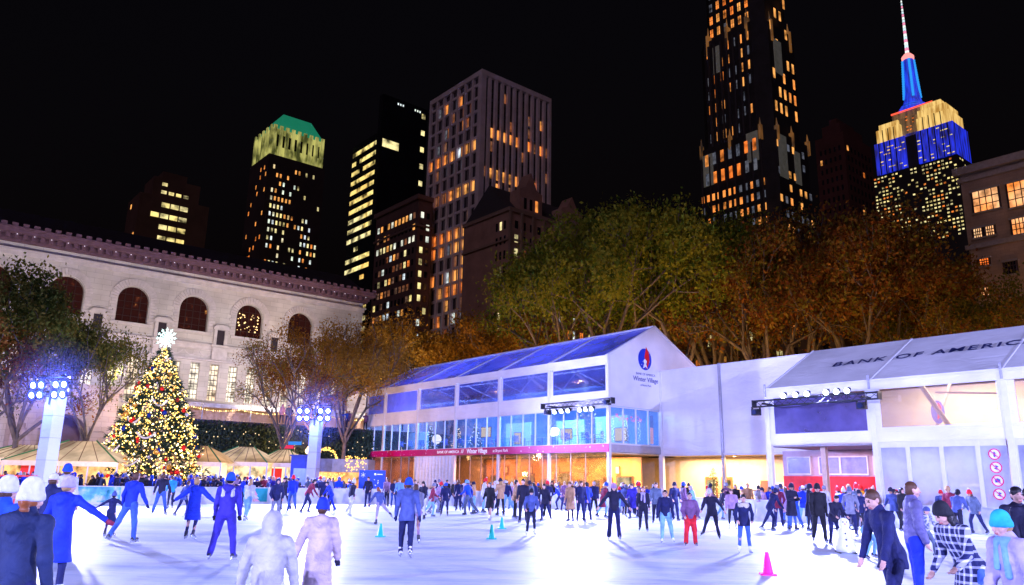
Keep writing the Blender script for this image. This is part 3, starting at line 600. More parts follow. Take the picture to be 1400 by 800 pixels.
# ------------------------------------------------------------------ stone library
LIBP = at_depth(497, 412, 95.0); LIBP[2] = 0
LIB_RZ = pi/2 - TH
def stone_mat(name, c, bx=1.6, bz=.55, mort=.012, var=.12):
    m, nt, out = nodes(name); L = nt.links
    tc = N(nt, 'ShaderNodeTexCoord'); p = N(nt, 'ShaderNodeBsdfPrincipled'); p.inputs['Roughness'].default_value = .8
    sx = N(nt, 'ShaderNodeSeparateXYZ'); L.new(tc.outputs['Object'], sx.inputs[0]); cx = N(nt, 'ShaderNodeCombineXYZ')
    ad = N(nt, 'ShaderNodeMath', operation='ADD'); L.new(sx.outputs['X'], ad.inputs[0]); L.new(sx.outputs['Y'], ad.inputs[1]); L.new(ad.outputs[0], cx.inputs['X']); L.new(sx.outputs['Z'], cx.inputs['Y'])
    br = N(nt, 'ShaderNodeTexBrick'); L.new(cx.outputs[0], br.inputs['Vector']); br.inputs['Scale'].default_value = 1; br.inputs['Brick Width'].default_value = bx; br.inputs['Row Height'].default_value = bz; br.inputs['Mortar Size'].default_value = mort
    br.inputs['Color1'].default_value = (*[x*(1+var*.4) for x in c], 1); br.inputs['Color2'].default_value = (*[x*(1-var*.6) for x in c], 1); br.inputs['Mortar'].default_value = (*[x*.6 for x in c], 1)
    nz = N(nt, 'ShaderNodeTexNoise'); nz.inputs['Scale'].default_value = .4; nz.inputs['Detail'].default_value = 8; L.new(tc.outputs['Object'], nz.inputs['Vector'])
    k = ramp(nt, nz.outputs['Fac'], [(.3, (.72, .70, .70)), (.65, (1, 1, 1))]); mx = N(nt, 'ShaderNodeMixRGB', blend_type='MULTIPLY'); mx.inputs[0].default_value = 1; L.new(br.outputs['Color'], mx.inputs[1]); L.new(k, mx.inputs[2])
    L.new(mx.outputs[0], p.inputs['Base Color']); b = N(nt, 'ShaderNodeBump'); b.inputs['Strength'].default_value = .4; b.inputs['Distance'].default_value = .03; L.new(br.outputs['Fac'], b.inputs['Height']); b.invert = True; L.new(b.outputs['Normal'], p.inputs['Normal'])
    L.new(p.outputs[0], out.inputs['Surface']); return m
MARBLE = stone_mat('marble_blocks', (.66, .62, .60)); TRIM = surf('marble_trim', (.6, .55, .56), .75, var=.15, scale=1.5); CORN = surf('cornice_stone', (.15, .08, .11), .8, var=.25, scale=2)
ROOFD = surf('dark_roof', (.03, .025, .04), .6, var=.3)
lib = thing('stone_library', 'long pale marble library building with a row of tall arched windows and dentil cornice', 'library', LIBP, LIB_RZ)
def hole_panel(mb, x0, x1, z0, z1, pts, c, y, mi=0):
    pts = [np.array(p, float) for p in pts]; c = np.array(c, float)
    angs = sorted(set([math.atan2(z-c[1], x-c[0]) for x in (x0, x1) for z in (z0, z1)] + [math.atan2(p[1]-c[1], p[0]-c[0]) for p in pts]))
    def outer(a):
        d = np.array([cos(a), sin(a)]); t = 1e9
        if abs(d[0]) > 1e-9: t = min(t, ((x1 if d[0] > 0 else x0)-c[0])/d[0])
        if abs(d[1]) > 1e-9: t = min(t, ((z1 if d[1] > 0 else z0)-c[1])/d[1])
        return c + d*t
    def inner(a):
        d = np.array([cos(a), sin(a)]); best = 1e9
        for p, q in zip(pts, pts[1:]+pts[:1]):
            e = q-p; M = d[0]*(-e[1]) + d[1]*e[0]
            if abs(M) < 1e-12: continue
            w = p-c; t = (w[0]*(-e[1]) + w[1]*e[0])/M; s = (d[0]*w[1]-d[1]*w[0])/M
            if t > 1e-6 and -1e-6 <= s <= 1+1e-6: best = min(best, t)
        return c + d*best
    for a, b in zip(angs, angs[1:]+[angs[0]+2*pi]):
        i0, i1, o0, o1 = inner(a), inner(b), outer(a), outer(b)
        mb.add([(i0[0], y, i0[1]), (o0[0], y, o0[1]), (o1[0], y, o1[1]), (i1[0], y, i1[1])], [(0, 1, 2, 3)], mi)
def arch_pts(cx, r, zb, zs, n=16): return [(cx-r, zb)] + [(cx-r*cos(a), zs+r*sin(a)) for a in np.linspace(0, pi, n+1)] + [(cx+r, zb)]
def reveal(mb, pts, y0, y1, mi=0):
    for p, q in zip(pts, pts[1:]+pts[:1]): mb.add([(p[0], y0, p[1]), (p[0], y1, p[1]), (q[0], y1, q[1]), (q[0], y0, q[1])], [(0, 1, 2, 3)], mi)
AR = [-8.05 - 6.15*k for k in range(8)]; NWX = [-3.2 - 2.05*k for k in range(25)]
X0, X1 = -52.0, 0.0
NW = [x for x in NWX if x > X0+1 ]
wl = MB(); HW = 3.075
edges = [X1] + [AR[0]+HW-6.15*k for k in range(9)]
for a in AR:
    pts = arch_pts(a, 1.52, 16.9, 19.15); hole_panel(wl, a-HW, a+HW, 16.2, 23.3, pts, (a, 18.4), 0); reveal(wl, pts, 0, .55)
wl.box(AR[0]+HW, X1, 0, .6, 16.2, 23.3).box(X0-6, AR[-1]-HW, 0, .6, 16.2, 23.3)
# narrow windows storey
prev = X1
for x in NW:
    wl.box(x+.5, prev, 0, .6, 8.9, 13.5); prev = x-.5
wl.box(X0-6, prev, 0, .6, 8.9, 13.5).box(X0-6, X1, 0, .6, 13.5, 16.2).box(X0-6, X1, 0, .6, 0, 8.9)
wl.box(X1-.6, X1, .6, 30, 0, 23.3)
wl.build('wall', MARBLE, lib)
for a in AR:
    tr = MB()
    n = 21
    for i in range(n):
        a0, a1 = pi*(i+.06)/n, pi*(i+.94)/n
        tr.prism([(a-1.62*cos(a0), -.09, 19.15+1.62*sin(a0)), (a-2.3*cos(a0), -.09, 19.15+2.3*sin(a0)), (a-2.3*cos(a1), -.09, 19.15+2.3*sin(a1)), (a-1.62*cos(a1), -.09, 19.15+1.62*sin(a1))], (0, .085, 0))
    for z in np.arange(16.95, 19.1, .32):
        for s_ in (-1, 1): tr.box(a+s_*1.62, a+s_*(2.3 if int(z/.32) % 2 else 2.1), -.08, -.003, z, z+.29)
    tr.box(a-2.0, a+2.0, -.16, -.003, 16.62, 16.88)
    tr.build('arch_surround', TRIM, lib)
tr = MB()
tr.box(X0-6, X1+.25, -.35, -.003, 22.3, 22.5).box(X0-6, X1+.12, -.16, -.003, 21.9, 22.3).box(X0-6, X1+.2, -.3, -.003, 15.35, 15.6).box(X0-6, X1+.1, -.15, -.003, 15.0, 15.35).box(X0-6, X1+.2, -.25, -.003, 13.75, 13.95).box(X0-6, X1+.15, -.2, -.003, 8.3, 8.7)
for x in np.arange(X0, X1-1, 1.55):   # carved swags
    for i in range(6):
        a0 = pi*i/6; a1 = pi*(i+1)/6; tr.prism([(x+.1+1.35*i/6, -.08, 14.75-.42*sin(a0)), (x+.1+1.35*(i+1)/6, -.08, 14.75-.42*sin(a1)), (x+.1+1.35*(i+1)/6, -.08, 14.6-.42*sin(a1)), (x+.1+1.35*i/6, -.08, 14.6-.42*sin(a0))], (0, .077, 0))
tr.build('string_course', TRIM, lib)
# small pedimented niches between the arches
for k in range(7):
    x = AR[k]-3.1; q = MB()
    q.box(x-.75, x-.42, -.22, -.003, 15.62, 17.3).box(x+.42, x+.75, -.22, -.003, 15.62, 17.3).box(x-.9, x+.9, -.3, -.003, 17.3, 17.5)
    q.prism([(x-.9, -.3, 17.5), (x+.9, -.3, 17.5), (x+.55, -.3, 17.85), (x-.55, -.3, 17.85)], (0, .29, 0)); q.box(x-1.0, x+1.0, -.5, -.36, 13.96, 15.55).ball((x, -.45, 14.6), .55, 8, sc=(1, 1, 1)) if False else None
    q.box(x-.8, x+.8, -.4, -.31, 13.98, 15.33).box(x-1.0, x+1.0, -.45, -.355, 15.36, 15.6)
    nb = q.build('niche', TRIM, lib); MB().box(x-.41, x+.41, -.05, -.01, 15.64, 17.28).build('pane', surf('niche_dark', (.03, .02, .03), .5), nb)
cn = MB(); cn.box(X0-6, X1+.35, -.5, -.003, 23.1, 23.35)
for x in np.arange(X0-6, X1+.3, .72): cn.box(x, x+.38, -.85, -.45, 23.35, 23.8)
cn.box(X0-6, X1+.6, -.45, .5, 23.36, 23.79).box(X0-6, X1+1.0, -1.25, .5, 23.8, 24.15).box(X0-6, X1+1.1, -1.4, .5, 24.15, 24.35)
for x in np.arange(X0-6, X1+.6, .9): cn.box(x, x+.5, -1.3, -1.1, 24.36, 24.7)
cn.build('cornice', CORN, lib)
lp = MB()
for x in np.arange(X0-6, X1+.6, 1.44): lp.ball((x+.2, -.9, 23.72), .05, 4)
lp.build('cornice_lights', glow('cornice_pin', (.9, .8, 1), 1.2), lib)
rf = MB(); rf.prism([(X0-6, -.6, 24.36), (X0-6, 5, 27.6), (X0-6, 9, 27.6), (X0-6, 12, 24.4)], (X1-X0+6, 0, 0)); rf.build('roof', ROOFD, lib)
# arched window glass
BG = glow_var('reading_room_glow', [(.9, .25, .08), (1, .5, .15), (1, .7, .3)], .55, 1.1, .0, (.60, .72)); 
def bronze():
    m, nt, out = nodes('bronze_glass'); L = nt.links; ge = N(nt, 'ShaderNodeNewGeometry'); nz = N(nt, 'ShaderNodeTexNoise'); nz.inputs['Scale'].default_value = 1.3; nz.inputs['Detail'].default_value = 5; L.new(ge.outputs['Position'], nz.inputs['Vector'])
    c = ramp(nt, nz.outputs['Fac'], [(.0, (.016, .003, .003)), (.6, (.02, .004, .003)), (.68, (.09, .02, .01)), (.74, (.9, .42, .1))])  # mottled emission puts warm reflections into the panes
    p = N(nt, 'ShaderNodeBsdfPrincipled'); p.inputs['Base Color'].default_value = (.012, .004, .004, 1); p.inputs['Roughness'].default_value = .25; p.inputs['Specular IOR Level'].default_value = .15; L.new(c, p.inputs['Emission Color']); p.inputs['Emission Strength'].default_value = 1; L.new(p.outputs[0], out.inputs['Surface']); m.cycles.emission_sampling = 'NONE'; return m
BRZ = bronze(); MULL = surf('window_bronze', (.025, .01, .01), .6, 0)
for k, a in enumerate(AR):
    q = MB(); q.poly([(p[0], .5, p[1]) for p in arch_pts(a, 1.52, 16.9, 19.15)]); 
    for x in (-.76, 0, .76): q.box(a+x-.025, a+x+.025, .42, .49, 16.9, 19.15+math.sqrt(max(0, 1.5**2-x*x)), 1)
    for z in (17.6, 18.35, 19.1, 19.85): q.box(a-(1.5 if z < 19.2 else math.sqrt(1.5**2-(z-19.15)**2)), a+(1.5 if z < 19.2 else math.sqrt(1.5**2-(z-19.15)**2)), .42, .49, z-.02, z+.02, 1)
    w = q.build('arched_window', [BRZ, MULL], lib)
    if k == 1:      # chandelier lights seen through the glass
        c = MB(); rr = random.Random(5)
        for j in range(34): x, z = rr.uniform(-1.2, 1.2), rr.uniform(17.6, 19.6); c.ball((a+x, .38, z), rr.uniform(.04, .1), 4, sc=(1, .3, 1))
        c.build('chandelier_light', glow('chandelier', (1, .68, .3), 2.2), w)
NWG = glow_var('tall_window_glow', [(1, .55, .3), (1, .74, .5), (1, .88, .72)], 1.7, 1.4, .14, (.34, .6))
for x in NW:
    q = MB(); q.box(x-.5, x+.5, .38, .4, 8.9, 13.5, 0)
    for z in np.arange(9.0, 13.5, .55): q.box(x-.5, x+.5, .33, .37, z, z+.07, 1)
    for xx in (-.17, .17): q.box(x+xx-.02, x+xx+.02, .33, .375, 8.9, 13.5, 1)
    q.box(x-.56, x+.56, -.12, .3, 8.75, 8.9, 2); q.build('tall_window', [NWG, MULL, TRIM], lib)
# lower range + projecting arched portico on the left
low = MB()
PX = -31.6
pts = arch_pts(PX, 1.9, 0, 5.1, 14); hole_panel(low, PX-4.2, PX+4.2, -.001, 9.2, pts, (PX, 3.2), -3.2); reveal(low, pts, -3.2, -.4)
low.box(PX-4.2, PX-4.0, -3.19, -.01, 0, 9.2).box(PX+4.0, PX+4.2, -3.19, -.01, 0, 9.2).box(PX-4.5, PX+4.5, -3.5, -.01, 9.2, 9.7).box(PX-4.4, PX+4.4, -3.4, -.01, 9.7, 9.9)
for s_ in (-1, 1): low.box(PX+s_*2.6-.45, PX+s_*2.6+.45, -3.6, -3.21, 0, 5.6).box(PX+s_*2.6-.6, PX+s_*2.6+.6, -3.75, -3.21, 5.6, 6.0)
n = 13
for i in range(n):
    a0, a1 = pi*(i+.05)/n, pi*(i+.95)/n
    low.prism([(PX-1.95*cos(a0), -3.3, 5.1+1.95*sin(a0)), (PX-2.7*cos(a0), -3.3, 5.1+2.7*sin(a0)), (PX-2.7*cos(a1), -3.3, 5.1+2.7*sin(a1)), (PX-1.95*cos(a1), -3.3, 5.1+1.95*sin(a1))], (0, .09, 0))
low.build('portico', stone_mat('portico_stone', (.5, .42, .42), 1.2, .5), lib)
MB().box(PX-1.9, PX+1.9, -.38, -.3, 0, 7.1).build('portico_door', surf('portico_dark', (.1, .05, .08), .6), lib)
LWG = glow_var('low_window_glow', [(1, .5, .2), (1, .7, .4), (1, .9, .7)], 1.2, 1.2, .1)
for x, z0, z1 in [(-38.5, 2.2, 7.2), (-41.5, 2.2, 7.2), (-44.5, 2.2, 7.2), (-25.2, 2.4, 6.6), (-4.5, 3, 6.5), (-1.6, 3, 6.5)]:
    q = MB(); q.box(x-.55, x+.55, -.03, -.01, z0, z1, 0 if x < -20 else 3)
    for z in np.arange(z0, z1, .6): q.box(x-.55, x+.55, -.06, -.031, z, z+.06, 1)
    q.box(x-.75, x-.55, -.12, -.004, z0-.2, z1+.2, 2).box(x+.55, x+.75, -.12, -.004, z0-.2, z1+.2, 2).box(x-.9, x+.9, -.2, -.004, z1+.2, z1+.45, 2); q.build('window', [LWG, MULL, TRIM, surf('dark_pane', (.03, .03, .05), .2)], lib)
# lower roofed wing at the library's right end
wg = thing('gabled_annex', 'low stone annex with pediment at the corner of the library behind bare trees', 'building', LIBP, LIB_RZ)
q = MB(); q.box(-5, 5.5, -7, -1.45, 0, 10.5); q.prism([(-5, -7, 10.5), (5.5, -7, 10.5), (.25, -7, 12.8)], (0, 5.5, 0)); q.build('wall', stone_mat('annex_stone', (.4, .34, .34)), wg)
q = MB(); q.prism([(-5.5, -7.4, 10.35), (.25, -7.4, 12.85), (.25, -7.4, 13.15), (-5.5, -7.4, 10.65)], (0, 5.9, 0)); q.prism([(.25, -7.4, 12.85), (6, -7.4, 10.35), (6, -7.4, 10.65), (.25, -7.4, 13.15)], (0, 5.9, 0)); q.build('roof', CORN, wg)
for x in (-2.5, .3, 3.2):
    q = MB(); q.box(x-.5, x+.5, -7.06, -7.01, 3, 7.5, 0).box(x-.7, x+.7, -7.1, -7.004, 7.5, 7.8, 1); q.build('window', [surf('dark_pane', (.03, .03, .05), .2), TRIM], wg)

# terrace in front of the library: wall with hedge, awnings, string lights, heads along the rail
ter = thing('terrace_wall', 'dark raised terrace wall with planted hedge top in front of the library', 'terrace', LIBP, LIB_RZ)
TW = surf('terrace_stone', (.10, .09, .12), .8, var=.3)
MB().box(-26, 1.5, -17.0, -16.4, 0, 6.4).build('wall', TW, ter); MB().box(-26, 1.5, -16.4, -7.5, 6.1, 6.35).build('deck', TW, ter)
def leaf_cloud(mb, n, fn, size, rng):
    P_ = fn(n); k = len(P_)
    A = rng.normal(size=(k, 3)); A /= np.linalg.norm(A, axis=1)[:, None]; B = np.cross(A, rng.normal(size=(k, 3))); B /= np.linalg.norm(B, axis=1)[:, None]
    s = size * rng.uniform(.5, 1.3, (k, 1)); V = np.stack([P_-A*s, P_-B*s*.55, P_+A*s, P_+B*s*.55], 1).reshape(-1, 3)
    F = np.arange(k*4).reshape(-1, 4); return V, F
HEDGE = surf('hedge_green', (.03, .06, .035), .8, var=.4, scale=2)
def hfn(n): return np.stack([RNG.uniform(-26, 1.5, n), RNG.uniform(-18.0, -16.8, n), 3.4 + RNG.uniform(0, 2.7, n) + .25*np.sin(RNG.uniform(0, 40, n))], 1)
V, F = leaf_cloud(None, 26000, hfn, .13, RNG); tag(link_mesh('hedge', raw_mesh('hedge', V, F, smooth=False), [HEDGE]), 'long dark clipped hedge along the terrace wall dotted with tiny lights', 'hedge').location = tuple(LIBP); _hl = MB(); [_hl.ball((random.uniform(-26, 1.5), -18.1, random.uniform(3.4, 6)), .05, 4) for _ in range(70)]; tag(_hl.build('fairy_lights', glow('hedge_fairy', (1, .75, .4), 1.6), bpy.data.objects['hedge']), kind='stuff'); bpy.data.objects['hedge'].rotation_euler = (0, 0, LIB_RZ)
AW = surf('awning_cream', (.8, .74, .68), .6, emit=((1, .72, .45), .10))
aws = thing('long_awning', 'long cream awning hung with warm string lights along the library terrace', 'awning', LIBP, LIB_RZ)
q = MB()
for k in range(6):
    x = -26.5 + k*4.6; q.prism([(x, -11, 8.3), (x+4.4, -11, 8.3), (x+4.4, -8, 8.8), (x, -8, 8.8)], (0, 0, .05)).box(x, x+4.4, -11.02, -10.98, 7.95, 8.3)
q.build('canopy', AW, aws); q = MB()
for k in range(7): q.cyl((-26.5+k*4.6, -10.9, 6.1), (-26.5+k*4.6, -10.9, 8.2), .05, n=6)
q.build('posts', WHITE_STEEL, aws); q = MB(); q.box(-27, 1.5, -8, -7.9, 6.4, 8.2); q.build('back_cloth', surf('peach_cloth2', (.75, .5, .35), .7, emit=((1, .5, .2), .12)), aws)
lb = thing('string_lights', 'long string of warm bulbs along the front edge of the terrace awning', 'string lights', LIBP, LIB_RZ); q = MB(); c = MB()
for i in range(142):
    x = -27 + i*.2; z = 7.9 - .25*abs(sin(x*pi/4.6)); q.ball((x, -11.15, z), .075 if i % 3 == 0 else .04, 4)
    c.cyl((x, -11.15, z+.03), (x+.2, -11.15, 7.93 - .25*abs(sin((x+.2)*pi/4.6))), .01, n=3, caps=False)
c.build('cable', BLACK_STEEL, lb); tag(q.build('bulbs', glow('string_bulb', (1, .68, .25), 4), lb), kind='stuff')

# ------------------------------------------------------------------ towers
def tint(c, k): return tuple(x*k for x in c)
LITW = {
 'amber': glow_var('amber_rooms', [(1, .16, .02), (1, .25, .04), (1, .42, .1)], 1.3, .35, .12, (.3, .6)),
 'mixed': glow_var('mixed_rooms', [(1, .35, .1), (1, .7, .3), (.8, .95, .8)], 1.4, .4, .25, (.3, .6)),
 'yellow': glow_var('yellow_rooms', [(1, .5, .1), (1, .78, .25), (1, .85, .4)], 1.3, .25, .06, (.36, .6)),
 'white': glow_var('white_rooms', [(1, .9, .65), (.9, 1, .9), (.8, .9, 1)], 1.2, .4, .2, (.3, .6)),
 'dim': glow_var('dim_amber_rooms', [(.35, .07, .02), (.3, .1, .04), (.22, .12, .08)], 1.0, .6, .1, (.3, .65)),
 'grey': glow_var('dim_grey_rooms', [(.25, .28, .32), (.3, .3, .36), (.2, .22, .3)], .45, .8, .1, (.3, .6)),
}
UNLIT = surf('unlit_window', (.012, .012, .02), .12, var=.5, scale=.3, spec=.6)
def tower_frame(name, label, C, cat='tower'):
    return thing(name, label, cat, (C[0], C[1], 0), RZ)
def windows(o, face, x0, x1, z0, z1, nc, nr, ww, wh, lit, mats, rng, off=.0, budget=[0], unlit=True, base=(0, 0), frame=True, label=None):
    """face 'L' = front-left face (local y = base y), face 'R' = front-right face (local x = base x). lit(col,row)->material key or None"""
    du, dz = (x1-x0)/nc, (z1-z0)/nr; un = MB(); extra = {}; proto = {}
    cells = []
    for r in range(nr):
        for c in range(nc):
            k = lit(c, r); u = x0 + du*(c+.5); z = z0 + dz*(r+.5)
            if k is None:
                if unlit: cells.append((None, u, z))
            else: cells.append((k, u, z))
    def put(mb, u, z, mi=0, d0=.0, d1=.12):
        a, b = u-ww*du/2, u+ww*du/2; c, d = z-wh*dz/2, z+wh*dz/2
        if face == 'L': mb.box(a, b, base[1]-off-d1, base[1]-off-d0, c, d, mi)
        else: mb.box(base[0]+off+d0, base[0]+off+d1, a, b, c, d, mi)
    for k, u, z in cells:
        if k is None: put(un, u, z, 0, .002, .06); continue
        if o['nwin'] < 98:
            if k not in proto:
                mb = MB(); put(mb, 0, 0, 0, .002, .10)
                if frame:
                    if face == 'L': mb.box(-.06, .06, base[1]-off-.14, base[1]-off-.1, -wh*dz/2, wh*dz/2, 1).box(-ww*du/2, ww*du/2, base[1]-off-.15, base[1]-off-.1, -.05, .05, 1)
                    else: mb.box(base[0]+off+.1, base[0]+off+.14, -.06, .06, -wh*dz/2, wh*dz/2, 1).box(base[0]+off+.1, base[0]+off+.15, -ww*du/2, ww*du/2, -.05, .05, 1)
                w = mb.build('lit_window', [LITW[k], UNLIT], o); proto[k] = w
            else:
                w = proto[k].copy(); COL.objects.link(w); w.parent = o
            w.location = (u, 0, z) if face == 'L' else (0, u, z); o['nwin'] += 1
        else: put(extra.setdefault(k, MB()), u, z, 0, .002, .10)
    if un.f: tag(un.build('unlit_windows', UNLIT, o), kind='stuff')
    for k, mb in extra.items(): tag(mb.build('more_lit_windows', LITW[k], o), kind='stuff')
def body(o, vols, mat_, name='shaft'):
    b = MB()
    for v in vols: b.box(*v)
    return b.build(name, mat_, o)

# centre office tower: pale vertical piers
C = at_depth(660, 98, 220.0); wlf = run_to(C, -E1, 592); wrt = run_to(C, E2, 750); H = C[2]
o = tower_frame('office_tower', 'tall pale office tower with close vertical piers and rows of orange windows', C); o['nwin'] = 0
body(o, [(-wlf, 0, 0, wrt, 0, H-.3)], surf('tower_dark_spandrel', (.06, .05, .07), .6, var=.2, scale=.2))
PIER = surf('tower_pier', (.68, .58, .66), .7, var=.15, scale=.3)
q = MB(); ncL, ncR = 7, 11
for i in range(ncL+1): x = -wlf + wlf*i/ncL; q.box(x-.45, x+.45, -.9, -.003, 0, H)
for i in range(ncR+1): y = wrt*i/ncR; q.box(.003, .9, y-.5, y+.5, 0, H)
q.box(-wlf-.4, .9, -.95, -.003, H-1.4, H+.3).box(.003, .95, -.9, wrt+.4, H-1.4, H+.3).box(-.9, .93, -.93, .9, 0, H+.2)
q.build('piers', PIER, o); q = MB(); nr = 27; dzz = (H-6)/nr
for r in range(nr+1):
    z = 2 + r*dzz; q.box(-wlf, 0, -.5, -.003, z-.45, z+.45)
q.build('spandrels', PIER, o)
q = MB()
for i in range(ncL): x = -wlf + wlf*(i+.5)/ncL; q.box(x-.12, x+.12, -.3, -.003, 0, H-1.5)
q.build('mullions', surf('tower_mullion', (.2, .17, .22), .6), o)
rr = random.Random(11)
rowL = {nr-5: .95, nr-8: .8, nr-11: .95, nr-12: .8, nr-14: .95, nr-15: .8, nr-17: .7, nr-20: .5, nr-22: .7, nr-24: .5, nr-26: .8}
windows(o, 'L', -wlf, 0, 2+dzz*.0, 2+dzz*nr, ncL*2, nr, .74, .74, lambda c, r: ('amber' if rr.random() > .08 else 'white') if rr.random() < rowL.get(r, .06)*(1 if c > 3 or rr.random() < .5 else .35) else ('dim' if rr.random() < .22 else 'grey' if rr.random() < .12 else None), None, rr)
rowR = {nr-4: .75, nr-7: .7, nr-11: .95, nr-14: .95, nr-17: .9, nr-22: .4}
windows(o, 'R', 0, wrt, 2, 2+dzz*nr, ncR, nr, .5, .74, lambda c, r: 'amber' if rr.random() < rowR.get(r, .04)*(1 if c < 6 else .45) else ('dim' if rr.random() < .15 else None), None, rr)

# green roofed tower
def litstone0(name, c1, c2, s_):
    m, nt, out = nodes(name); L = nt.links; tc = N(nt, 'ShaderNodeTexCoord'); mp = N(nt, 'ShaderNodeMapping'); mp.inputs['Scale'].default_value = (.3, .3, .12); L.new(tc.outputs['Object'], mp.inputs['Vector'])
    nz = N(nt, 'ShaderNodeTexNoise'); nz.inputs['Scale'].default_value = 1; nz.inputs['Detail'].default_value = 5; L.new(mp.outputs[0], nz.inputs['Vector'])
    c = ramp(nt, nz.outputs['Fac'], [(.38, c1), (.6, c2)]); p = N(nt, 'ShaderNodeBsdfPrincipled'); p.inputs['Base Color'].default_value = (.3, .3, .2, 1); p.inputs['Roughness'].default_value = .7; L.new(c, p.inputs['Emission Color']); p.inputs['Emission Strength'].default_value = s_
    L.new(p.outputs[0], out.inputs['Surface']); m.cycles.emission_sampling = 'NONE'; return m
C = at_depth(372, 172, 340.0); wlf = run_to(C, -E1, 346); wrt = run_to(C, E2, 447); H = C[2]
o = tower_frame('green_roofed_tower', 'dark tower crowned by a lit yellow top and green copper roof', C); o['nwin'] = 0
BRK = surf('dark_brick', (.045, .03, .035), .8, var=.3, scale=.1)
body(o, [(-wlf, 0, 0, wrt, 0, H-14)], BRK)
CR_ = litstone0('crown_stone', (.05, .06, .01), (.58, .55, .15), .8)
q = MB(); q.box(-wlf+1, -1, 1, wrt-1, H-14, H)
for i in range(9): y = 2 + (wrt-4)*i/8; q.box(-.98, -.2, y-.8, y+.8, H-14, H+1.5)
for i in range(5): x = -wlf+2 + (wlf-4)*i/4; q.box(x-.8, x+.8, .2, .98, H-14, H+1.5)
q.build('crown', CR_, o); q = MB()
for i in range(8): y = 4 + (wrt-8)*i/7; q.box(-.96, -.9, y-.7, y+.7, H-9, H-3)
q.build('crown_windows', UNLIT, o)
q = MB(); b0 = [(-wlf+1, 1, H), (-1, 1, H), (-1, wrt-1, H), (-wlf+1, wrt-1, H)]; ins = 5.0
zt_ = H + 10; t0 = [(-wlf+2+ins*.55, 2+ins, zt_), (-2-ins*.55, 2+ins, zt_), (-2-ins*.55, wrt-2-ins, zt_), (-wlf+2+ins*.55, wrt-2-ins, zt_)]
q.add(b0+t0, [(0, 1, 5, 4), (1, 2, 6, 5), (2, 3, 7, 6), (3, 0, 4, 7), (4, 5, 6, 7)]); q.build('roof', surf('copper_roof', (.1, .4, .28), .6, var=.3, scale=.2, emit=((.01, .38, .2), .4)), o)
rr = random.Random(21); rn = {}
def litg(c, r):
    b = rn.setdefault((c//3, r//3), rr.random())
    return rr.choice(('mixed', 'yellow', 'white', 'amber')) if rr.random() < (.8 if b > .5 else .35 if b > .2 else .1) else None
nr = int((H-20)/3.9)
windows(o, 'R', 2, wrt-1, 6, H-18, 14, nr, .45, .5, litg, None, rr, unlit=False, frame=False)
windows(o, 'L', -wlf+1, -1, 6, H-18, 10, nr, .45, .5, lambda c, r: 'amber' if rr.random() < .16 else None, None, rr, unlit=False, frame=False)

# tower with bright yellow floors
C = at_depth(524, 128, 300.0); wlf = run_to(C, -E1, 487); wrt = run_to(C, E2, 585); H = C[2]
o = tower_frame('dark_glass_tower', 'black glass tower with bright yellow floor stripes down its narrow left face', C); o['nwin'] = 0
body(o, [(-wlf*.12, 0, 0, wrt, 0, H), (-wlf, -wlf*.12, 0, wrt*.8, 0, H-17)], surf('black_glass', (.012, .012, .018), .15, var=.3, scale=.1, spec=.6))
rr = random.Random(31); stripes = [rr.random() for _ in range(40)]; nr = 31
windows(o, 'L', -wlf, -wlf*.14, 4, H-19, 6, nr, .98, .42, lambda c, r: 'yellow' if rr.random() < (.96 if stripes[r] > .33 or r > 20 else .2) else None, None, rr, unlit=False, frame=False)
windows(o, 'R', 1, 9, H-24, H-20, 5, 1, .95, .9, lambda c, r: 'yellow', None, rr, unlit=False, frame=False)
windows(o, 'R', 7, wrt*.85, H-3, H-1.5, 10, 1, .5, .6, lambda c, r: 'white' if rr.random() < .6 else None, None, rr, unlit=False, frame=False)
windows(o, 'R', wrt-3.6, wrt-.6, H-47, H, 1, 6, .6, .3, lambda c, r: 'yellow', None, rr, unlit=False, frame=False)
windows(o, 'R', 3, wrt-4, 10, H-70, 8, 14, .5, .4, lambda c, r: 'amber' if rr.random() < .08 else None, None, rr, unlit=False, frame=False)

# lower brown building in front of it
C = at_depth(573, 268, 230.0); wlf = run_to(C, -E1, 515); wrt = run_to(C, E2, 592); H = C[2]
o = tower_frame('brown_office_block', 'shorter brown brick block with orange windows beside the pale piered tower', C, 'building'); o['nwin'] = 0
BB = surf('brown_brick', (.11, .06, .065), .8, var=.3, scale=.2); body(o, [(-wlf, 0, 0, wrt, 0, H)], BB)
q = MB(); q.box(-wlf-.6, .6, -.7, wrt, H-1, H+.5); q.build('cornice', surf('brown_trim', (.15, .09, .09), .8), o); MB().box(-wlf-.4, .5, -.5, wrt, H-10, H-9.3).build('string_course', surf('brown_trim', (.15, .09, .09), .8), o); q = MB(); q.box(-wlf-.4, .5, -.5, wrt, H-44, H-43); q.build('string_course', surf('brown_trim', (.15, .09, .09), .8), o)
rr = random.Random(41)
windows(o, 'L', -wlf+1, -1, 4, H-4, 11, 21, .5, .5, lambda c, r: rr.choice(('amber', 'amber', 'yellow', 'white')) if rr.random() < (.7 if r in (18, 12, 9, 20) else .24) else ('dim' if rr.random() < .3 else None), None, rr)
windows(o, 'R', .5, wrt-.5, 4, H-4, 2, 21, .5, .5, lambda c, r: rr.choice(('yellow', 'white')) if rr.random() < .5 else None, None, rr)

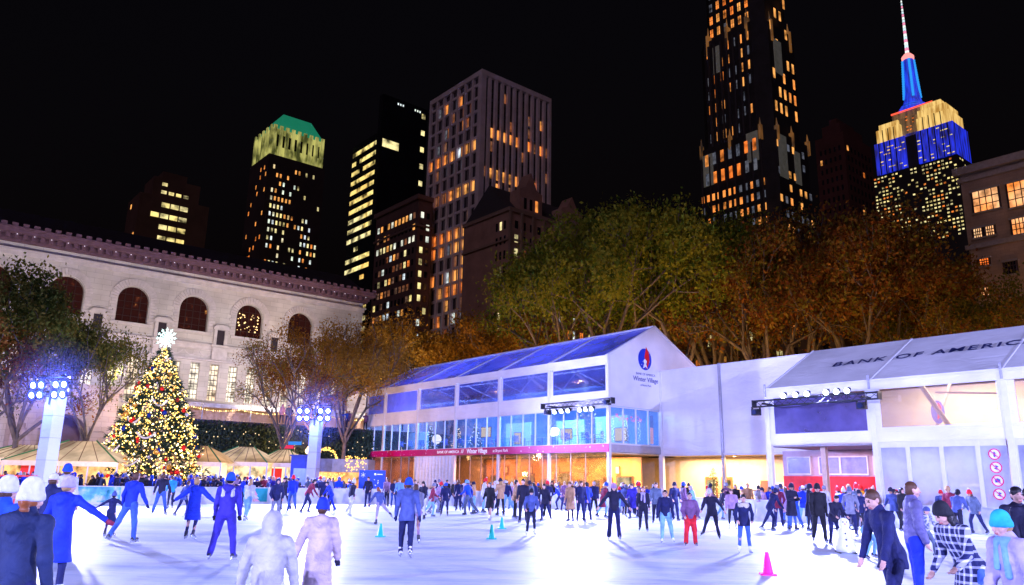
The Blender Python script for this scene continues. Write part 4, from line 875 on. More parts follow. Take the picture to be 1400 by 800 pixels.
# old brown building with dormers
C = at_depth(697, 285, 190.0); wrt = run_to(C, E2, 820); H = C[2]; wlf = 20
o = tower_frame('dormered_building', 'old brown stone building with tall gabled dormers behind the green trees', C, 'building'); o['nwin'] = 0
ST = surf('brown_stone', (.34, .2, .18), .8, var=.25, scale=.25); body(o, [(-wlf, 0, 0, wrt, 0, H)], ST)
q = MB(); q.box(-wlf, .5, -.5, wrt, H-.6, H+.4).box(-wlf, .5, -.5, wrt, H-8.5, H-8); 
for i in range(9): y = wrt*(i+.0)/8.5; q.box(.003, .6, y-.35, y+.35, 0, H-.7)
q.build('cornice', surf('stone_trim', (.25, .17, .15), .8), o)
q = MB()
for (y0, wd, hh) in ((3.5, 8, 12), (wrt*.56, 8, 9)):
    q.prism([(-.3, y0, H), (-.3, y0+wd, H), (-.3, y0+wd, H+hh*.55), (-.3, y0+wd*.75, H+hh*.62), (-.3, y0+wd*.5, H+hh), (-.3, y0+wd*.25, H+hh*.62), (-.3, y0, H+hh*.55)], (-4, 0, 0))
q.build('dormer', ST, o)
q = MB(); q.prism([(-.5, 0, H), (-9, 0, H+9), (-wlf, 0, H)], (0, wrt, 0)); q.build('roof', surf('slate', (.05, .045, .06), .7), o)
rr = random.Random(51)
windows(o, 'R', 1, wrt-1, 4, H-2, 12, 17, .42, .55, lambda c, r: 'yellow' if (r == 13 and c in (1, 3, 5)) else (rr.choice(('yellow', 'white', 'amber')) if rr.random() < (.6 if r < 11 else .2) else ('dim' if rr.random() < .3 else None)), None, rr)
windows(o, 'R', 4.5, 10.5, H+.6, H+5, 3, 1, .45, .7, lambda c, r: 'amber' if c == 2 else None, None, rr, off=-.28)
windows(o, 'L', -6, -1, 4, H-2, 3, 16, .45, .55, lambda c, r: 'yellow' if rr.random() < .1 else None, None, rr)

# black brick tower with gilded gothic crown
C = at_depth(1052, 172, 200.0); wlf = run_to(C, -E1, 948); wrt = run_to(C, E2, 1112); H = C[2]
o = tower_frame('gothic_crown_tower', 'black brick tower with stepped gilded gothic crown above orange windows', C); o['nwin'] = 0
BL = surf('black_brick', (.022, .02, .026), .8, var=.4, scale=.3); H2 = H+46
ch = 3.5
b = MB(); b.prism([(-wlf+ch, 0, 0), (-ch, 0, 0), (0, ch, 0), (0, wrt-ch, 0), (-ch, wrt, 0), (-wlf+ch, wrt, 0), (-wlf, wrt-ch, 0), (-wlf, ch, 0)], (0, 0, H)); 
i1 = 1.2; b.prism([(-wlf+ch+i1, i1, H), (-ch-i1, i1, H), (-i1, ch+i1, H), (-i1, wrt-ch-i1, H), (-ch-i1, wrt-i1, H), (-wlf+ch+i1, wrt-i1, H), (-wlf+i1, wrt-ch-i1, H), (-wlf+i1, ch+i1, H)], (0, 0, 36))
i2 = 2.8; b.prism([(-wlf+ch+i2, i2, H+36), (-ch-i2, i2, H+36), (-i2, ch+i2, H+36), (-i2, wrt-ch-i2, H+36), (-ch-i2, wrt-i2, H+36), (-wlf+ch+i2, wrt-i2, H+36), (-wlf+i2, wrt-ch-i2, H+36), (-wlf+i2, ch+i2, H+36)], (0, 0, 30))
b.build('shaft', BL, o)
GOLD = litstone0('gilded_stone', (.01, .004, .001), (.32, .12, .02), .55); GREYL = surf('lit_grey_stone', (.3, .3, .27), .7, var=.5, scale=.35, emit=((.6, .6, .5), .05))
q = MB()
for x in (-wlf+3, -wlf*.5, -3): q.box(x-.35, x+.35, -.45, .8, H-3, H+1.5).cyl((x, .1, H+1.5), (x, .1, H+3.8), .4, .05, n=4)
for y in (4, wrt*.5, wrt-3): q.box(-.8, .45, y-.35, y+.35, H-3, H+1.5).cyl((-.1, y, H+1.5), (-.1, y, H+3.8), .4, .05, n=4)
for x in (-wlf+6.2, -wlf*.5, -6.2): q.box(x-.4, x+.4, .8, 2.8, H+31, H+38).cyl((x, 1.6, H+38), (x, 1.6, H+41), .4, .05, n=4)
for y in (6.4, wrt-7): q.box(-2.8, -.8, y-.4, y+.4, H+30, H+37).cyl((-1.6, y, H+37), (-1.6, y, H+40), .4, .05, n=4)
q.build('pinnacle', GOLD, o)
for bx_ in ((-wlf+3.5, -wlf+7, -.25, -.003, H-12, H-2), (-7.5, -3.8, -.25, -.003, H-9, H+0), (.003, .25, 3.8, 8, H-14, H-1), (.003, .25, 12, 15, H-14, H-4), (-1.19, -.95, 7, 11, H+20, H+31), (-wlf+8, -wlf+11, .95, 1.19, H+24, H+33)): MB().box(*bx_).build('floodlit_patch', GREYL, o)  # grey patches added to imitate floodlight on the brick
q = MB()
for x in np.linspace(-wlf+6.5, -6.5, 7): q.box(x-.3, x+.3, .7, 1.19, H, H+34)
for x in np.linspace(-wlf+3, -3, 8): q.box(x-.22, x+.22, -.35, -.003, 0, H-3)
q.build('pier', surf('black_pier', (.045, .04, .05), .7), o)
rr = random.Random(61)
windows(o, 'L', -wlf+5.5, -5.5, H+37, H+64, 6, 6, .4, .6, lambda c, r: 'amber' if rr.random() < .7 else 'grey', None, rr, off=0, base=(0, 2.8), unlit=False)
windows(o, 'L', -wlf+2, -2, H-84, H-14, 12, 19, .46, .56, lambda c, r: 'amber' if rr.random() < .52 else ('grey' if rr.random() < .6 else None), None, rr, unlit=False)
windows(o, 'L', -wlf+3.6, -3.6, H-13, H-1, 7, 2, .4, .6, lambda c, r: 'amber' if rr.random() < .7 else 'grey', None, rr, off=.26)
windows(o, 'R', 2.5, wrt-2.5, H-84, H-2, 7, 20, .4, .5, lambda c, r: 'amber' if rr.random() < .34 else ('grey' if rr.random() < .4 else None), None, rr, unlit=False)
windows(o, 'L', -wlf+5, -5, H+1, H+34, 7, 7, .42, .6, lambda c, r: 'amber' if (r >= 5 and rr.random() < .8) or rr.random() < .4 else ('grey' if rr.random() < .4 else None), None, rr, off=0, base=(0, 1.2), unlit=False)
windows(o, 'R', 5, wrt-5, H+1, H+64, 5, 12, .38, .6, lambda c, r: 'amber' if rr.random() < .42 else None, None, rr, off=0, base=(-1.2, 0), unlit=False)

# dim reddish building
C = at_depth(1150, 152, 260.0); wlf = run_to(C, -E1, 1112); wrt = run_to(C, E2, 1188); H = C[2]
o = tower_frame('dim_red_tower', 'barely visible dark red tower with a rounded top right of the gothic crown', C); o['nwin'] = 0
body(o, [(-wlf, 0, 0, wrt, 0, H-8), (-wlf+2, -2, 2, wrt-2, H-8, H-3), (-wlf+4, -4, 4, wrt-4, H-3, H)], surf('dim_red_brick', (.09, .028, .03), .8, var=.3, scale=.1)); rr = random.Random(71)
windows(o, 'R', 1, wrt-1, 40, H-12, 7, 22, .4, .5, lambda c, r: 'amber' if rr.random() < .05 else None, None, rr, frame=False)
windows(o, 'L', -wlf+1, -1, 40, H-12, 5, 22, .4, .5, lambda c, r: 'amber' if rr.random() < .04 else None, None, rr, frame=False)

# far skyscraper with blue lit mast
Yd = 740.0; C = at_depth(1308, 225, Yd)
o = tower_frame('blue_lit_skyscraper', 'stepped skyscraper lit yellow and blue with a glowing blue mast and antenna', C); o['nwin'] = 0
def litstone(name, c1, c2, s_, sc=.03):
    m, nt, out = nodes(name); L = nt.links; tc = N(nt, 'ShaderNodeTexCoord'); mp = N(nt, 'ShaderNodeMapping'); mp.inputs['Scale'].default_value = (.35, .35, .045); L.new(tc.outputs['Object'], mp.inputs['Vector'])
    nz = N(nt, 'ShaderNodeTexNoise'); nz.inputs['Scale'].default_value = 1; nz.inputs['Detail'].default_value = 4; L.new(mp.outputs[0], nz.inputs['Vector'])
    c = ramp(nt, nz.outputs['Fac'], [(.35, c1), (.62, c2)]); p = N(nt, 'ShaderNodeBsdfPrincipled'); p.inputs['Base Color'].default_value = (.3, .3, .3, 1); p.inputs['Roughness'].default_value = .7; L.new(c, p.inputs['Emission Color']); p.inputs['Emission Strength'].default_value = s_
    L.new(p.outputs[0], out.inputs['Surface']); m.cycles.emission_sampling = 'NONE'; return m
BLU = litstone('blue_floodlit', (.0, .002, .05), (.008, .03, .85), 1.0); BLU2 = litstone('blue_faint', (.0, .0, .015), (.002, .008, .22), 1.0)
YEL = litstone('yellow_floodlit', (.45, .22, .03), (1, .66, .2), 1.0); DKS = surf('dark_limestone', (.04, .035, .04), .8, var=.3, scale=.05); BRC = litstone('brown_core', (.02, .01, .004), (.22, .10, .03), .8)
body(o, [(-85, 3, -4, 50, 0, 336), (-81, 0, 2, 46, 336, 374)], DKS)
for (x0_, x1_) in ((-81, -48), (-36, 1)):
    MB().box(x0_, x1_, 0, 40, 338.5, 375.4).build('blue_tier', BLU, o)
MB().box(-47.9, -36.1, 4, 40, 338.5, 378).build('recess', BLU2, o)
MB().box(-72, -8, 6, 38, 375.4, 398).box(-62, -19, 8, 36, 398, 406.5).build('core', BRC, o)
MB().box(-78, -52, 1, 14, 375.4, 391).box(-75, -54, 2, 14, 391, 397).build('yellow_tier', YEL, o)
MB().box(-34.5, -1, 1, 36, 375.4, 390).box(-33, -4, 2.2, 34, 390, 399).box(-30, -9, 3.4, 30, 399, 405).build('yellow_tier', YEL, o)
for x in (-76, -70, -64, -58, -31, -24, -17, -10, -4): MB().box(x-.5, x+.5, -.6, -.003, 338, 375).build('stone_pier', DKS, o)
for x in (-71, -65, -59, -28, -22, -16, -10): MB().box(x-.35, x+.35, .2, .99, 375.5, 390).build('stone_pier', DKS, o)
MB().box(-62.5, -18.5, 7, 7.9, 406.6, 408.2).build('red_light_line', glow('red_line', (1, .10, .05), 1.5), o)
cx, cy = -43, 20; zD, zM, zS = 408.3, 476.0, 551.0
prof = [(15.5, zD), (15.5, zD+3), (13.5, zD+3.3), (13.5, zD+6), (11, zD+6.3), (8.6, zD+14), (6.8, zD+26), (5.8, zD+40), (5.2, zM-4)]
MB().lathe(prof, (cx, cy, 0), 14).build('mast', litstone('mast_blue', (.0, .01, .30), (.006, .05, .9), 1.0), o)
for i in range(12):
    a = 2*pi*i/12; b = MB()
    if i % 3 != 1: continue
    for z in np.arange(zD+16, zM-5, 3.0): f_ = 8.4-3.0*(z-zD-16)/(zM-zD-16); b.cyl((cx+cos(a)*f_, cy+sin(a)*f_, z), (cx+cos(a)*f_, cy+sin(a)*f_, z+2.2), 1.3, n=6)
    b.build('mast_window', glow('mast_cyan', (.03, .36, 1), 1.0), o)
b = MB(); [b.lathe([(14.2-k*2.2, zD+3.1+k*3), (14.4-k*2.2, zD+3.5+k*3), (14.2-k*2.2, zD+3.9+k*3)], (cx, cy, 0), 14) for k in range(2)]; b.build('mast_ring', glow('ring_cyan', (.03, .3, 1), 1.0), o)
MB().lathe([(3, zM-4), (6.5, zM-3), (6.5, zM), (3.6, zM+3.5), (1.8, zM+5)], (cx, cy, 0), 14).build('mast_cap', glow('mast_red_white', (1, .32, .30), 1.4), o)
for k, z in enumerate(np.arange(zM+5, zS, 3.6)):
    f = 1-(z-zM)/(zS-zM); MB().cyl((cx, cy, z), (cx, cy, z+2.4), .6+1.7*f, n=8).build('antenna_light', glow(*(('ant_white', (.9, 1, .95), 1.2), ('ant_pink', (1, .3, .5), 1.1), ('ant_cool', (.7, .9, 1), 1.1))[k % 3]), o)
MB().cyl((cx, cy, zM+4), (cx, cy, zS+1), .6, n=6).build('antenna', GREY_STEEL, o)
rr = random.Random(81)
windows(o, 'L', -84, 2, 250, 335, 22, 21, .56, .42, lambda c, r: ('yellow' if rr.random() < .8 else 'amber') if rr.random() < (.25 if c in (8, 9, 11, 12) else .62) else None, None, rr, unlit=False, frame=False, base=(0, -4))
windows(o, 'L', -80, 0, 339, 374, 20, 9, .7, .26, lambda c, r: 'yellow' if (rr.random() < .24 and not 8 <= c <= 10) else None, None, rr, unlit=False, frame=False)
windows(o, 'L', -47, -37, 340, 400, 3, 15, .6, .3, lambda c, r: 'amber' if rr.random() < .5 else None, None, rr, unlit=False, frame=False, base=(0, 4))
windows(o, 'R', 0, 46, 250, 335, 8, 20, .5, .4, lambda c, r: 'yellow' if rr.random() < .4 else None, None, rr, unlit=False, frame=False, base=(3, 0))

# beige building at the right edge
C = at_depth(1312, 240, 95.0); H = C[2]; Lg = 40
o = tower_frame('beige_corner_building', 'beige stone building with large orange studio windows at the right edge behind the trees', C, 'building'); o['nwin'] = 0
BE = stone_mat('beige_stone', (.48, .32, .20), 1.0, .4, .01)
body(o, [(0, Lg, 0, 22, 0, H)], BE, 'wall')
q = MB(); q.box(-.6, Lg, -.8, .0-.003, H-.2, H+.8).box(-.3, Lg, -.4, -.003, H-10.3, H-9.7).box(-.3, Lg, -.4, -.003, H-1.2, H-.6); q.build('cornice', surf('beige_trim', (.36, .3, .25), .8), o)
BIGW = glow_var('studio_glow', [(1, .16, .02), (1, .28, .05), (1, .6, .3)], 1.5, .9, .3, (.3, .6))
for x, z, w_, h_ in ((2.7, H-4.2, 2.9, 2.8), (6.7, H-4.4, 2.9, 3.2), (10.7, H-4.4, 2.9, 3.2), (14.7, H-4.4, 2.9, 3.2), (1.3, H-8.3, .9, 1.2), (2.7, H-8.3, .9, 1.2), (6.0, H-8.5, 1.6, 2.0), (9, H-8.5, 1.6, 2), (1.6, H-12.2, 1.0, .9), (1.2, H-16, 1.0, 1.0), (4.4, H-13.5, 1.2, 1.6), (4.6, H-18, 1.2, 1.5)):
    lit_ = x not in (4.4, 4.6, 9); q = MB(); q.box(x-w_/2, x+w_/2, -.12, -.05, z-h_/2, z+h_/2, 0)
    for k in range(1, 4): xx = x-w_/2+w_*k/4; q.box(xx-.05, xx+.05, -.18, -.121, z-h_/2, z+h_/2, 1)
    for zz in (z-h_*.17, z+h_*.17): q.box(x-w_/2, x+w_/2, -.19, -.121, zz-.05, zz+.05, 1)
    q.box(x-w_/2-.2, x-w_/2, -.22, -.003, z-h_/2, z+h_/2, 1).box(x+w_/2, x+w_/2+.2, -.22, -.003, z-h_/2, z+h_/2, 1).box(x-w_/2-.3, x+w_/2+.3, -.3, -.003, z+h_/2, z+h_/2+.25, 2).box(x-w_/2-.3, x+w_/2+.3, -.35, -.003, z-h_/2-.2, z-h_/2, 2)
    q.build('studio_window', [BIGW if lit_ else UNLIT, surf('dark_frame', (.06, .03, .03), .6), surf('beige_trim', (.36, .3, .25), .8)], o)

# low stepped building far left
C = at_depth(192, 262, 300.0); wrt = run_to(C, E2, 286); H = C[2]
o = tower_frame('stepped_brown_building', 'stepped brown building with glowing balconies above the library roof', C, 'building'); o['nwin'] = 0
body(o, [(-18, 0, 0, wrt, 0, H), (-16, -2, 5, wrt-4, H, H+9), (-14, -5, 9, wrt-9, H+9, H+13)], surf('brown_far', (.10, .05, .045), .8, var=.3, scale=.1))
rr = random.Random(91)
windows(o, 'R', 1, wrt-1, H-30, H-1, 7, 6, .86, .42, lambda c, r: 'yellow' if (c in (2, 3, 4)) or rr.random() < .15 else None, None, rr, unlit=False, frame=False)
windows(o, 'R', 8, wrt-8, H+1, H+8, 4, 2, .7, .4, lambda c, r: 'yellow' if r == 0 or rr.random() < .4 else None, None, rr, unlit=False, frame=False, base=(-2, 0))
windows(o, 'L', -17, -1, H-30, H-1, 5, 6, .45, .4, lambda c, r: 'amber' if rr.random() < .35 else None, None, rr, unlit=False, frame=False)

# dark long block behind the trees on the right, mostly hidden
C = at_depth(820, 375, 135.0); H = C[2]
o = tower_frame('dark_row_building', 'dark brick row of buildings with scattered orange windows behind the tree trunks', C, 'building'); o['nwin'] = 0
# its front runs along the street behind the park
body(o, [(0, 44, 0, 14, 0, H*.9), (20, 36, 1, 14, H*.9, H)], surf('row_brick', (.05, .035, .035), .8, var=.3, scale=.2)); rr = random.Random(95)
q = MB(); q.box(-.3, 44, -.4, -.003, H*.9-.8, H*.9+.2); q.build('cornice', surf('row_trim', (.09, .07, .06), .8), o)
windows(o, 'L', 1, 43, 3, H*.9-2, 18, 8, .38, .5, lambda c, r: rr.choice(('amber', 'amber', 'yellow', 'white')) if rr.random() < .3 else None, None, rr)
# ------------------------------------------------------------------ trees
BARK = surf('plane_bark', (.13, .105, .085), .85, var=.5, scale=2.5, bump=.3)
def leafmat(name, cols):
    m, nt, out = nodes(name); L = nt.links; ge = N(nt, 'ShaderNodeNewGeometry'); nz = N(nt, 'ShaderNodeTexNoise'); nz.inputs['Scale'].default_value = .55; nz.inputs['Detail'].default_value = 2; L.new(ge.outputs['Position'], nz.inputs['Vector'])
    ad = N(nt, 'ShaderNodeMath', operation='MULTIPLY_ADD'); L.new(ge.outputs['Random Per Island'], ad.inputs[0]); ad.inputs[1].default_value = .55; L.new(nz.outputs['Fac'], ad.inputs[2])
    oi = N(nt, 'ShaderNodeObjectInfo'); a3_ = N(nt, 'ShaderNodeMath', operation='MULTIPLY_ADD'); L.new(oi.outputs['Random'], a3_.inputs[0]); a3_.inputs[1].default_value = .22; L.new(ad.outputs[0], a3_.inputs[2]); a4_ = N(nt, 'ShaderNodeMath', operation='SUBTRACT'); L.new(a3_.outputs[0], a4_.inputs[0]); a4_.inputs[1].default_value = .06; ad = a4_
    c = ramp(nt, ad.outputs[0], [(.42 + .62*i/(len(cols)-1), q) for i, q in enumerate(cols)])
    d = N(nt, 'ShaderNodeBsdfDiffuse'); t = N(nt, 'ShaderNodeBsdfTranslucent'); mx = N(nt, 'ShaderNodeMixShader'); mx.inputs[0].default_value = .4
    L.new(c, d.inputs['Color']); L.new(c, t.inputs['Color']); L.new(d.outputs[0], mx.inputs[1]); L.new(t.outputs[0], mx.inputs[2]); L.new(mx.outputs[0], out.inputs['Surface']); return m
LEAF = {'green': leafmat('leaf_green', [(.04, .09, .012), (.13, .20, .02), (.30, .30, .03)]),
        'gold': leafmat('leaf_gold', [(.20, .12, .015), (.38, .19, .02), (.5, .27, .04)]),
        'rust': leafmat('leaf_rust', [(.10, .032, .010), (.25, .085, .02), (.33, .17, .035), (.22, .20, .03)]),
        'dark': leafmat('leaf_dark', [(.05, .08, .015), (.14, .16, .03), (.28, .22, .04)])}
def grow(seed, height, spread, first=.36, levels=4, limbs=6):
    """trunk and branch tubes plus the list of twig segments; unit tree is `height` tall"""
    r = random.Random(seed); mb = MB(); tips = []
    def seg(p, d, L, rad, lev):
        n = 3; q = p
        for i in range(n):
            d = (d + Vector((r.uniform(-1, 1), r.uniform(-1, 1), r.uniform(-.3, .6)))*.13).normalized()
            q2 = q + d*(L/n); rr = rad*(1-.28*i/n); mb.cyl(q, q2, rr, rad*(1-.28*(i+1)/n), n=7 if lev < 2 else 4, caps=False); q = q2
            if lev >= 2: tips.append((q.copy(), lev))
        if lev >= levels: return
        for k in range(r.choice((2, 3, 3)) if lev < levels-1 else 3):
            a = r.uniform(0, 2*pi); t = r.uniform(.35, .75)
            side = d.cross(Vector((cos(a), sin(a), .3))).normalized()
            nd = (d*(1-t*.55) + side*t + Vector((0, 0, .12))).normalized(); seg(q, nd, L*r.uniform(.62, .82), rad*.58, lev+1)
    p = Vector((0, 0, -.1)); d = Vector((r.uniform(-.08, .08), r.uniform(-.08, .08), 1)).normalized(); L = height*first; rad = height*.0125
    q = p + d*L*.5; mb.cyl(p, q, rad*1.25, rad, n=9, caps=False); q2 = q + Vector((r.uniform(-.3, .3), r.uniform(-.3, .3), L*.5)); mb.cyl(q, q2, rad, rad*.85, n=9, caps=False)
    for k in range(limbs):
        a = 2*pi*k/limbs + r.uniform(-.4, .4); up = r.uniform(.8, 1.5); d = Vector((cos(a)*spread, sin(a)*spread, up)).normalized()
        seg(q2 if k % 2 else q2 - Vector((0, 0, L*.12)), d, height*.21*r.uniform(.85, 1.15), rad*.62, 1)
    return mb, tips
TREES = {}
def tree(name, label, x, y, h, kind, variant, nleaf, size=.14, spread=.55, first=.36, group='park plane trees in autumn leaf', rz=0, z=0, sx=1.0, lev=4, clump=.55):
    key = (variant, kind, nleaf, spread, first, lev)
    if key not in TREES:
        mb, tips = grow(variant, 20.0, spread, first, lev); rng = np.random.default_rng(variant)
        zs = max(t[0].z for t in tips); T = np.array([list(t[0]) for t in tips]); w = np.array([1.0 if t[1] >= 3 else .35 for t in tips]); w *= rng.uniform(0, 1, len(w))**3 + .01; w /= w.sum()
        idx = rng.choice(len(T), nleaf, p=w); P_ = T[idx] + rng.normal(size=(nleaf, 3))*np.array([clump, clump, clump*.8])
        V, F = leaf_cloud(None, nleaf, lambda n: P_, size*20/ max(h, 1)*1.0 if False else size, rng)
        TREES[key] = (mb.mesh('trunk', True), raw_mesh('crown', V, F, smooth=False), max(zs, 1))
    tm, cm, zs = TREES[key]
    t = thing(name, label, 'tree', (x, y, z), rz, group); k = h / (zs+.8); t.scale = (k*sx, k*sx, k)
    a = bpy.data.objects.new('trunk', tm); COL.objects.link(a); a.parent = t
    b = bpy.data.objects.new('crown', cm); COL.objects.link(b); b.parent = t
    if not tm.materials: tm.materials.append(BARK)
    if not cm.materials: cm.materials.append(LEAF[kind])
    return t
def tree_px(label, u, vtop, Y, kind, variant, nleaf, **kw):
    p = at_depth(u, vtop, Y); q = at_depth(u, 640, Y); return tree('plane_tree', label, q[0], Y, p[2], kind, variant, nleaf, **kw)
tree_px('large dark green tree before the library, spreading beside the tall white light pole', 18, 366, 58, 'dark', 3, 24000, spread=.8, first=.22, size=.16, sx=.85, rz=.4)
tree_px('green tree filling the gap between the light pole and the Christmas tree', 108, 428, 60, 'dark', 4, 11000, spread=.7, first=.26, size=.15, sx=.72, rz=1.9)
tree_px('rusty orange tree at the far left edge in front of the library', -30, 425, 56, 'rust', 5, 16000, spread=.7, first=.3, size=.16, rz=2.2)
tree_px('thin leafed gold tree hiding the fifth library arch', 425, 426, 70, 'gold', 6, 16000, spread=.7, first=.28, size=.12, sx=.85, rz=.3)
tree_px('sparse pinkish orange tree right of the Christmas tree, bare lower boughs', 388, 450, 66, 'rust', 7, 11000, spread=.7, first=.26, size=.11, sx=.75, rz=4.3)
tree_px('thin gold tree directly behind the second light pole', 470, 432, 74, 'gold', 8, 12000, spread=.7, first=.28, size=.12, sx=.85, rz=2.3)
for k, (u, vt, Y, kd, var, nl, lab) in enumerate((
    (528, 432, 92, 'gold', 9, 13000, 'gold brown tree over the far end of the pavilion roof'),
    (590, 425, 96, 'gold', 6, 13000, 'bushy gold tree below the brown office block'),
    (645, 422, 100, 'gold', 8, 13000, 'gold tree at the foot of the pale piered tower'),
    (560, 440, 104, 'rust', 5, 16000, 'rust coloured tree peeping out behind the gold ones'),
    (700, 410, 92, 'gold', 11, 16000, 'shorter gold green tree at the left of the tall green group'),
    (757, 325, 84, 'green', 12, 17000, 'tall yellow green tree before the dormered building'),
    (838, 272, 82, 'green', 13, 20000, 'tall bright green tree standing above the pavilion roof'),
    (925, 268, 84, 'green', 14, 20000, 'tall rounded green tree above the pavilion gable'),
    (985, 285, 90, 'green', 12, 17000, 'green tree at the lower left of the gothic crown tower'),
    (1045, 315, 80, 'rust', 15, 13000, 'brown thin tree over the long white wall'),
    (1112, 295, 84, 'rust', 16, 15000, 'tall russet tree right below the gothic crown tower'),
    (1185, 285, 80, 'rust', 17, 19000, 'tall red brown tree with the widest crown behind the lettered roof'),
    (1262, 305, 82, 'rust', 18, 13000, 'dark russet tree below the blue lit skyscraper'),
    (1325, 330, 86, 'dark', 19, 12000, 'dark olive tree before the beige corner building'),
    (1395, 395, 74, 'rust', 5, 12000, 'low russet tree at the right edge over the tent roof'),
    (880, 340, 100, 'rust', 7, 6000, 'brown tree in the second row between two green ones'),
    (1010, 360, 100, 'rust', 6, 6000, 'small brown tree in the second row over the white wall'),
    (1225, 350, 96, 'rust', 15, 8000, 'russet second-row tree with pale bare stems'),)):
    tree_px(lab, u, vt, Y, kd, var, nl, rz=k*1.37, sx=.84 if vt < 380 else 1.0, spread=.62 if vt > 380 else .5, first=.3 if vt > 380 else .34, size=.13 if vt > 380 else .15)

# ------------------------------------------------------------------ the big decorated tree
xp = at_depth(203, 640, 57.0); XT = thing('christmas_tree', 'tall Christmas tree covered in warm lights and red ornaments with a white star on top', 'Christmas tree', (xp[0]+.1, 57.0, 0))
HT, RT = 10.9, 4.0
MB().cyl((0, 0, 0), (0, 0, HT), .28, .03, n=10).build('trunk', BARK, XT)
rng = np.random.default_rng(77); P_ = []; Dv = []
def cone_r(z): # tiered outline
    y = max(0, 1 - z/HT); return RT*(y**.82)*(1 + .10*abs(sin(z*2.1)))+.08
nb_ = 5200
zz = HT*(1-rng.random(nb_)**.55)*.99 + .35; zz = np.clip(zz, .4, HT); aa = rng.uniform(0, 2*pi, nb_); rad = np.array([cone_r(z) for z in zz])*rng.uniform(.55, 1.04, nb_)*(1+.10*np.sin(aa*7+zz*3))
C0 = np.stack([rad*np.cos(aa), rad*np.sin(aa), zz - .14*rad], 1)
V = []; F = []
dirr = np.stack([np.cos(aa), np.sin(aa), rng.uniform(-.5, .15, nb_)], 1)
for j in range(7):
    d = dirr + rng.normal(size=(nb_, 3))*.5; d /= np.linalg.norm(d, axis=1)[:, None]; s_ = np.cross(d, rng.normal(size=(nb_, 3))); s_ /= np.linalg.norm(s_, axis=1)[:, None]
    L1 = rng.uniform(.18, .42, (nb_, 1)); b0 = len(V)*1; V.append(np.stack([C0-s_*.03, C0+s_*.03, C0+d*L1+s_*.012, C0+d*L1-s_*.012], 1).reshape(-1, 3))
V = np.concatenate(V); F = np.arange(len(V)).reshape(-1, 4)
link_mesh('branches', raw_mesh('branches', V, F, smooth=False), [surf('fir_needles', (.018, .05, .022), .8, var=.5, scale=4)], XT)
# bulbs, all one string
ico = MB(); ico.ball((0, 0, 0), 1.0, 4); IV = np.array(ico.v); IF = np.array([f for f in ico.f])
nbulb = 4400; zz = HT*(1-rng.random(nbulb)**.58)+.3; zz = np.clip(zz, .45, HT+.1); aa = rng.uniform(0, 2*pi, nbulb); rad = np.array([cone_r(z) for z in zz])*rng.uniform(.86, 1.08, nbulb)*(1+.10*np.sin(aa*7+zz*3))
BP = np.stack([rad*np.cos(aa), rad*np.sin(aa), zz-.14*rad], 1); br = rng.choice([.034, .044, .054, .068], nbulb, p=[.3, .35, .25, .1])
V = (BP[:, None, :] + IV[None]*br[:, None, None]).reshape(-1, 3); F = (IF[None] + (np.arange(nbulb)*len(IV))[:, None, None]).reshape(-1, 4)
mi = np.repeat(rng.choice([0, 1, 2], nbulb, p=[.62, .26, .12]), len(IF))
sl = link_mesh('string_lights', raw_mesh('string_lights', V, F, mi, smooth=False), [glow('bulb_gold', (1, .66, .16), 4.0), glow('bulb_warm_white', (1, .86, .5), 4.5), glow('bulb_amber', (1, .42, .05), 3)], XT); tag(sl, kind='stuff')
OM = [surf('ornament_red', (.6, .01, .01), .2, .3, emit=((1, .02, .01), .35)), surf('ornament_gold', (.7, .35, .06), .2, .6, emit=((1, .4, .05), .2)), surf('ornament_blue', (.01, .04, .3), .15, .3), surf('ornament_white', (.8, .75, .7), .3)]
protos = []
for m_ in OM:
    b = MB(); b.ball((0, 0, 0), .17, 8).cyl((0, 0, .15), (0, 0, .22), .04, n=6); protos.append((b, m_))
meshes = []
for b, m_ in protos: me = b.mesh('ornament', True); me.materials.append(m_); meshes.append(me)
for k in range(92):
    z = HT*(1-random.random()**.6)*.93+.5; a = random.uniform(pi*.9, pi*2.1) if k < 78 else random.uniform(0, 2*pi); r_ = cone_r(z)*1.02
    ob = bpy.data.objects.new('ornament', meshes[random.choice((0, 0, 0, 0, 1, 1, 2, 3))]); COL.objects.link(ob); ob.parent = XT; ob.location = (r_*cos(a), r_*sin(a), z-.14*r_); s_ = random.uniform(.55, 1.15); ob.scale = (s_,)*3
for (a, z, wd) in ((4.45, 6.0, .8), (4.95, 5.0, .9), (4.2, 4.1, 1.0), (5.2, 7.2, .7), (4.7, 3.2, 1.0), (4.75, 8.4, .5)):
    g_ = MB(); r_ = cone_r(z)*1.06
    for i in range(14):
        t = (i+.5)/14 - .5; aa_ = a + t*wd/r_*1.4; g_.ball((r_*cos(aa_), r_*sin(aa_), z - .14*r_ - .42*(1-(2*t)**2)), .075, 4)
    g_.build('garland', surf('garland_silver', (.75, .7, .62), .4, .2, emit=((1, .9, .75), .15)), XT)
st = MB(); st.ball((0, -.02, HT+.75), .16, 6)
for i in range(12):
    a = 2*pi*i/12; d = np.array([cos(a), 0, sin(a)]); p = np.array([0, 0, HT+.75]); n_ = np.array([-sin(a), 0, cos(a)])
    L1 = .82; st.prism([p+d*.1, p+d*L1*.5-n_*.055, p+d*L1, p+d*L1*.5+n_*.055], (0, .05, 0))
    for f_ in (.55, .8): st.ball(p+d*L1*f_+n_*.07, .04, 4).ball(p+d*L1*f_-n_*.07, .04, 4)
st.cyl((0, .02, HT-.3), (0, .02, HT+.6), .03, n=6); st.build('star', glow('star_white', (.72, 1, .98), 2.6), XT)

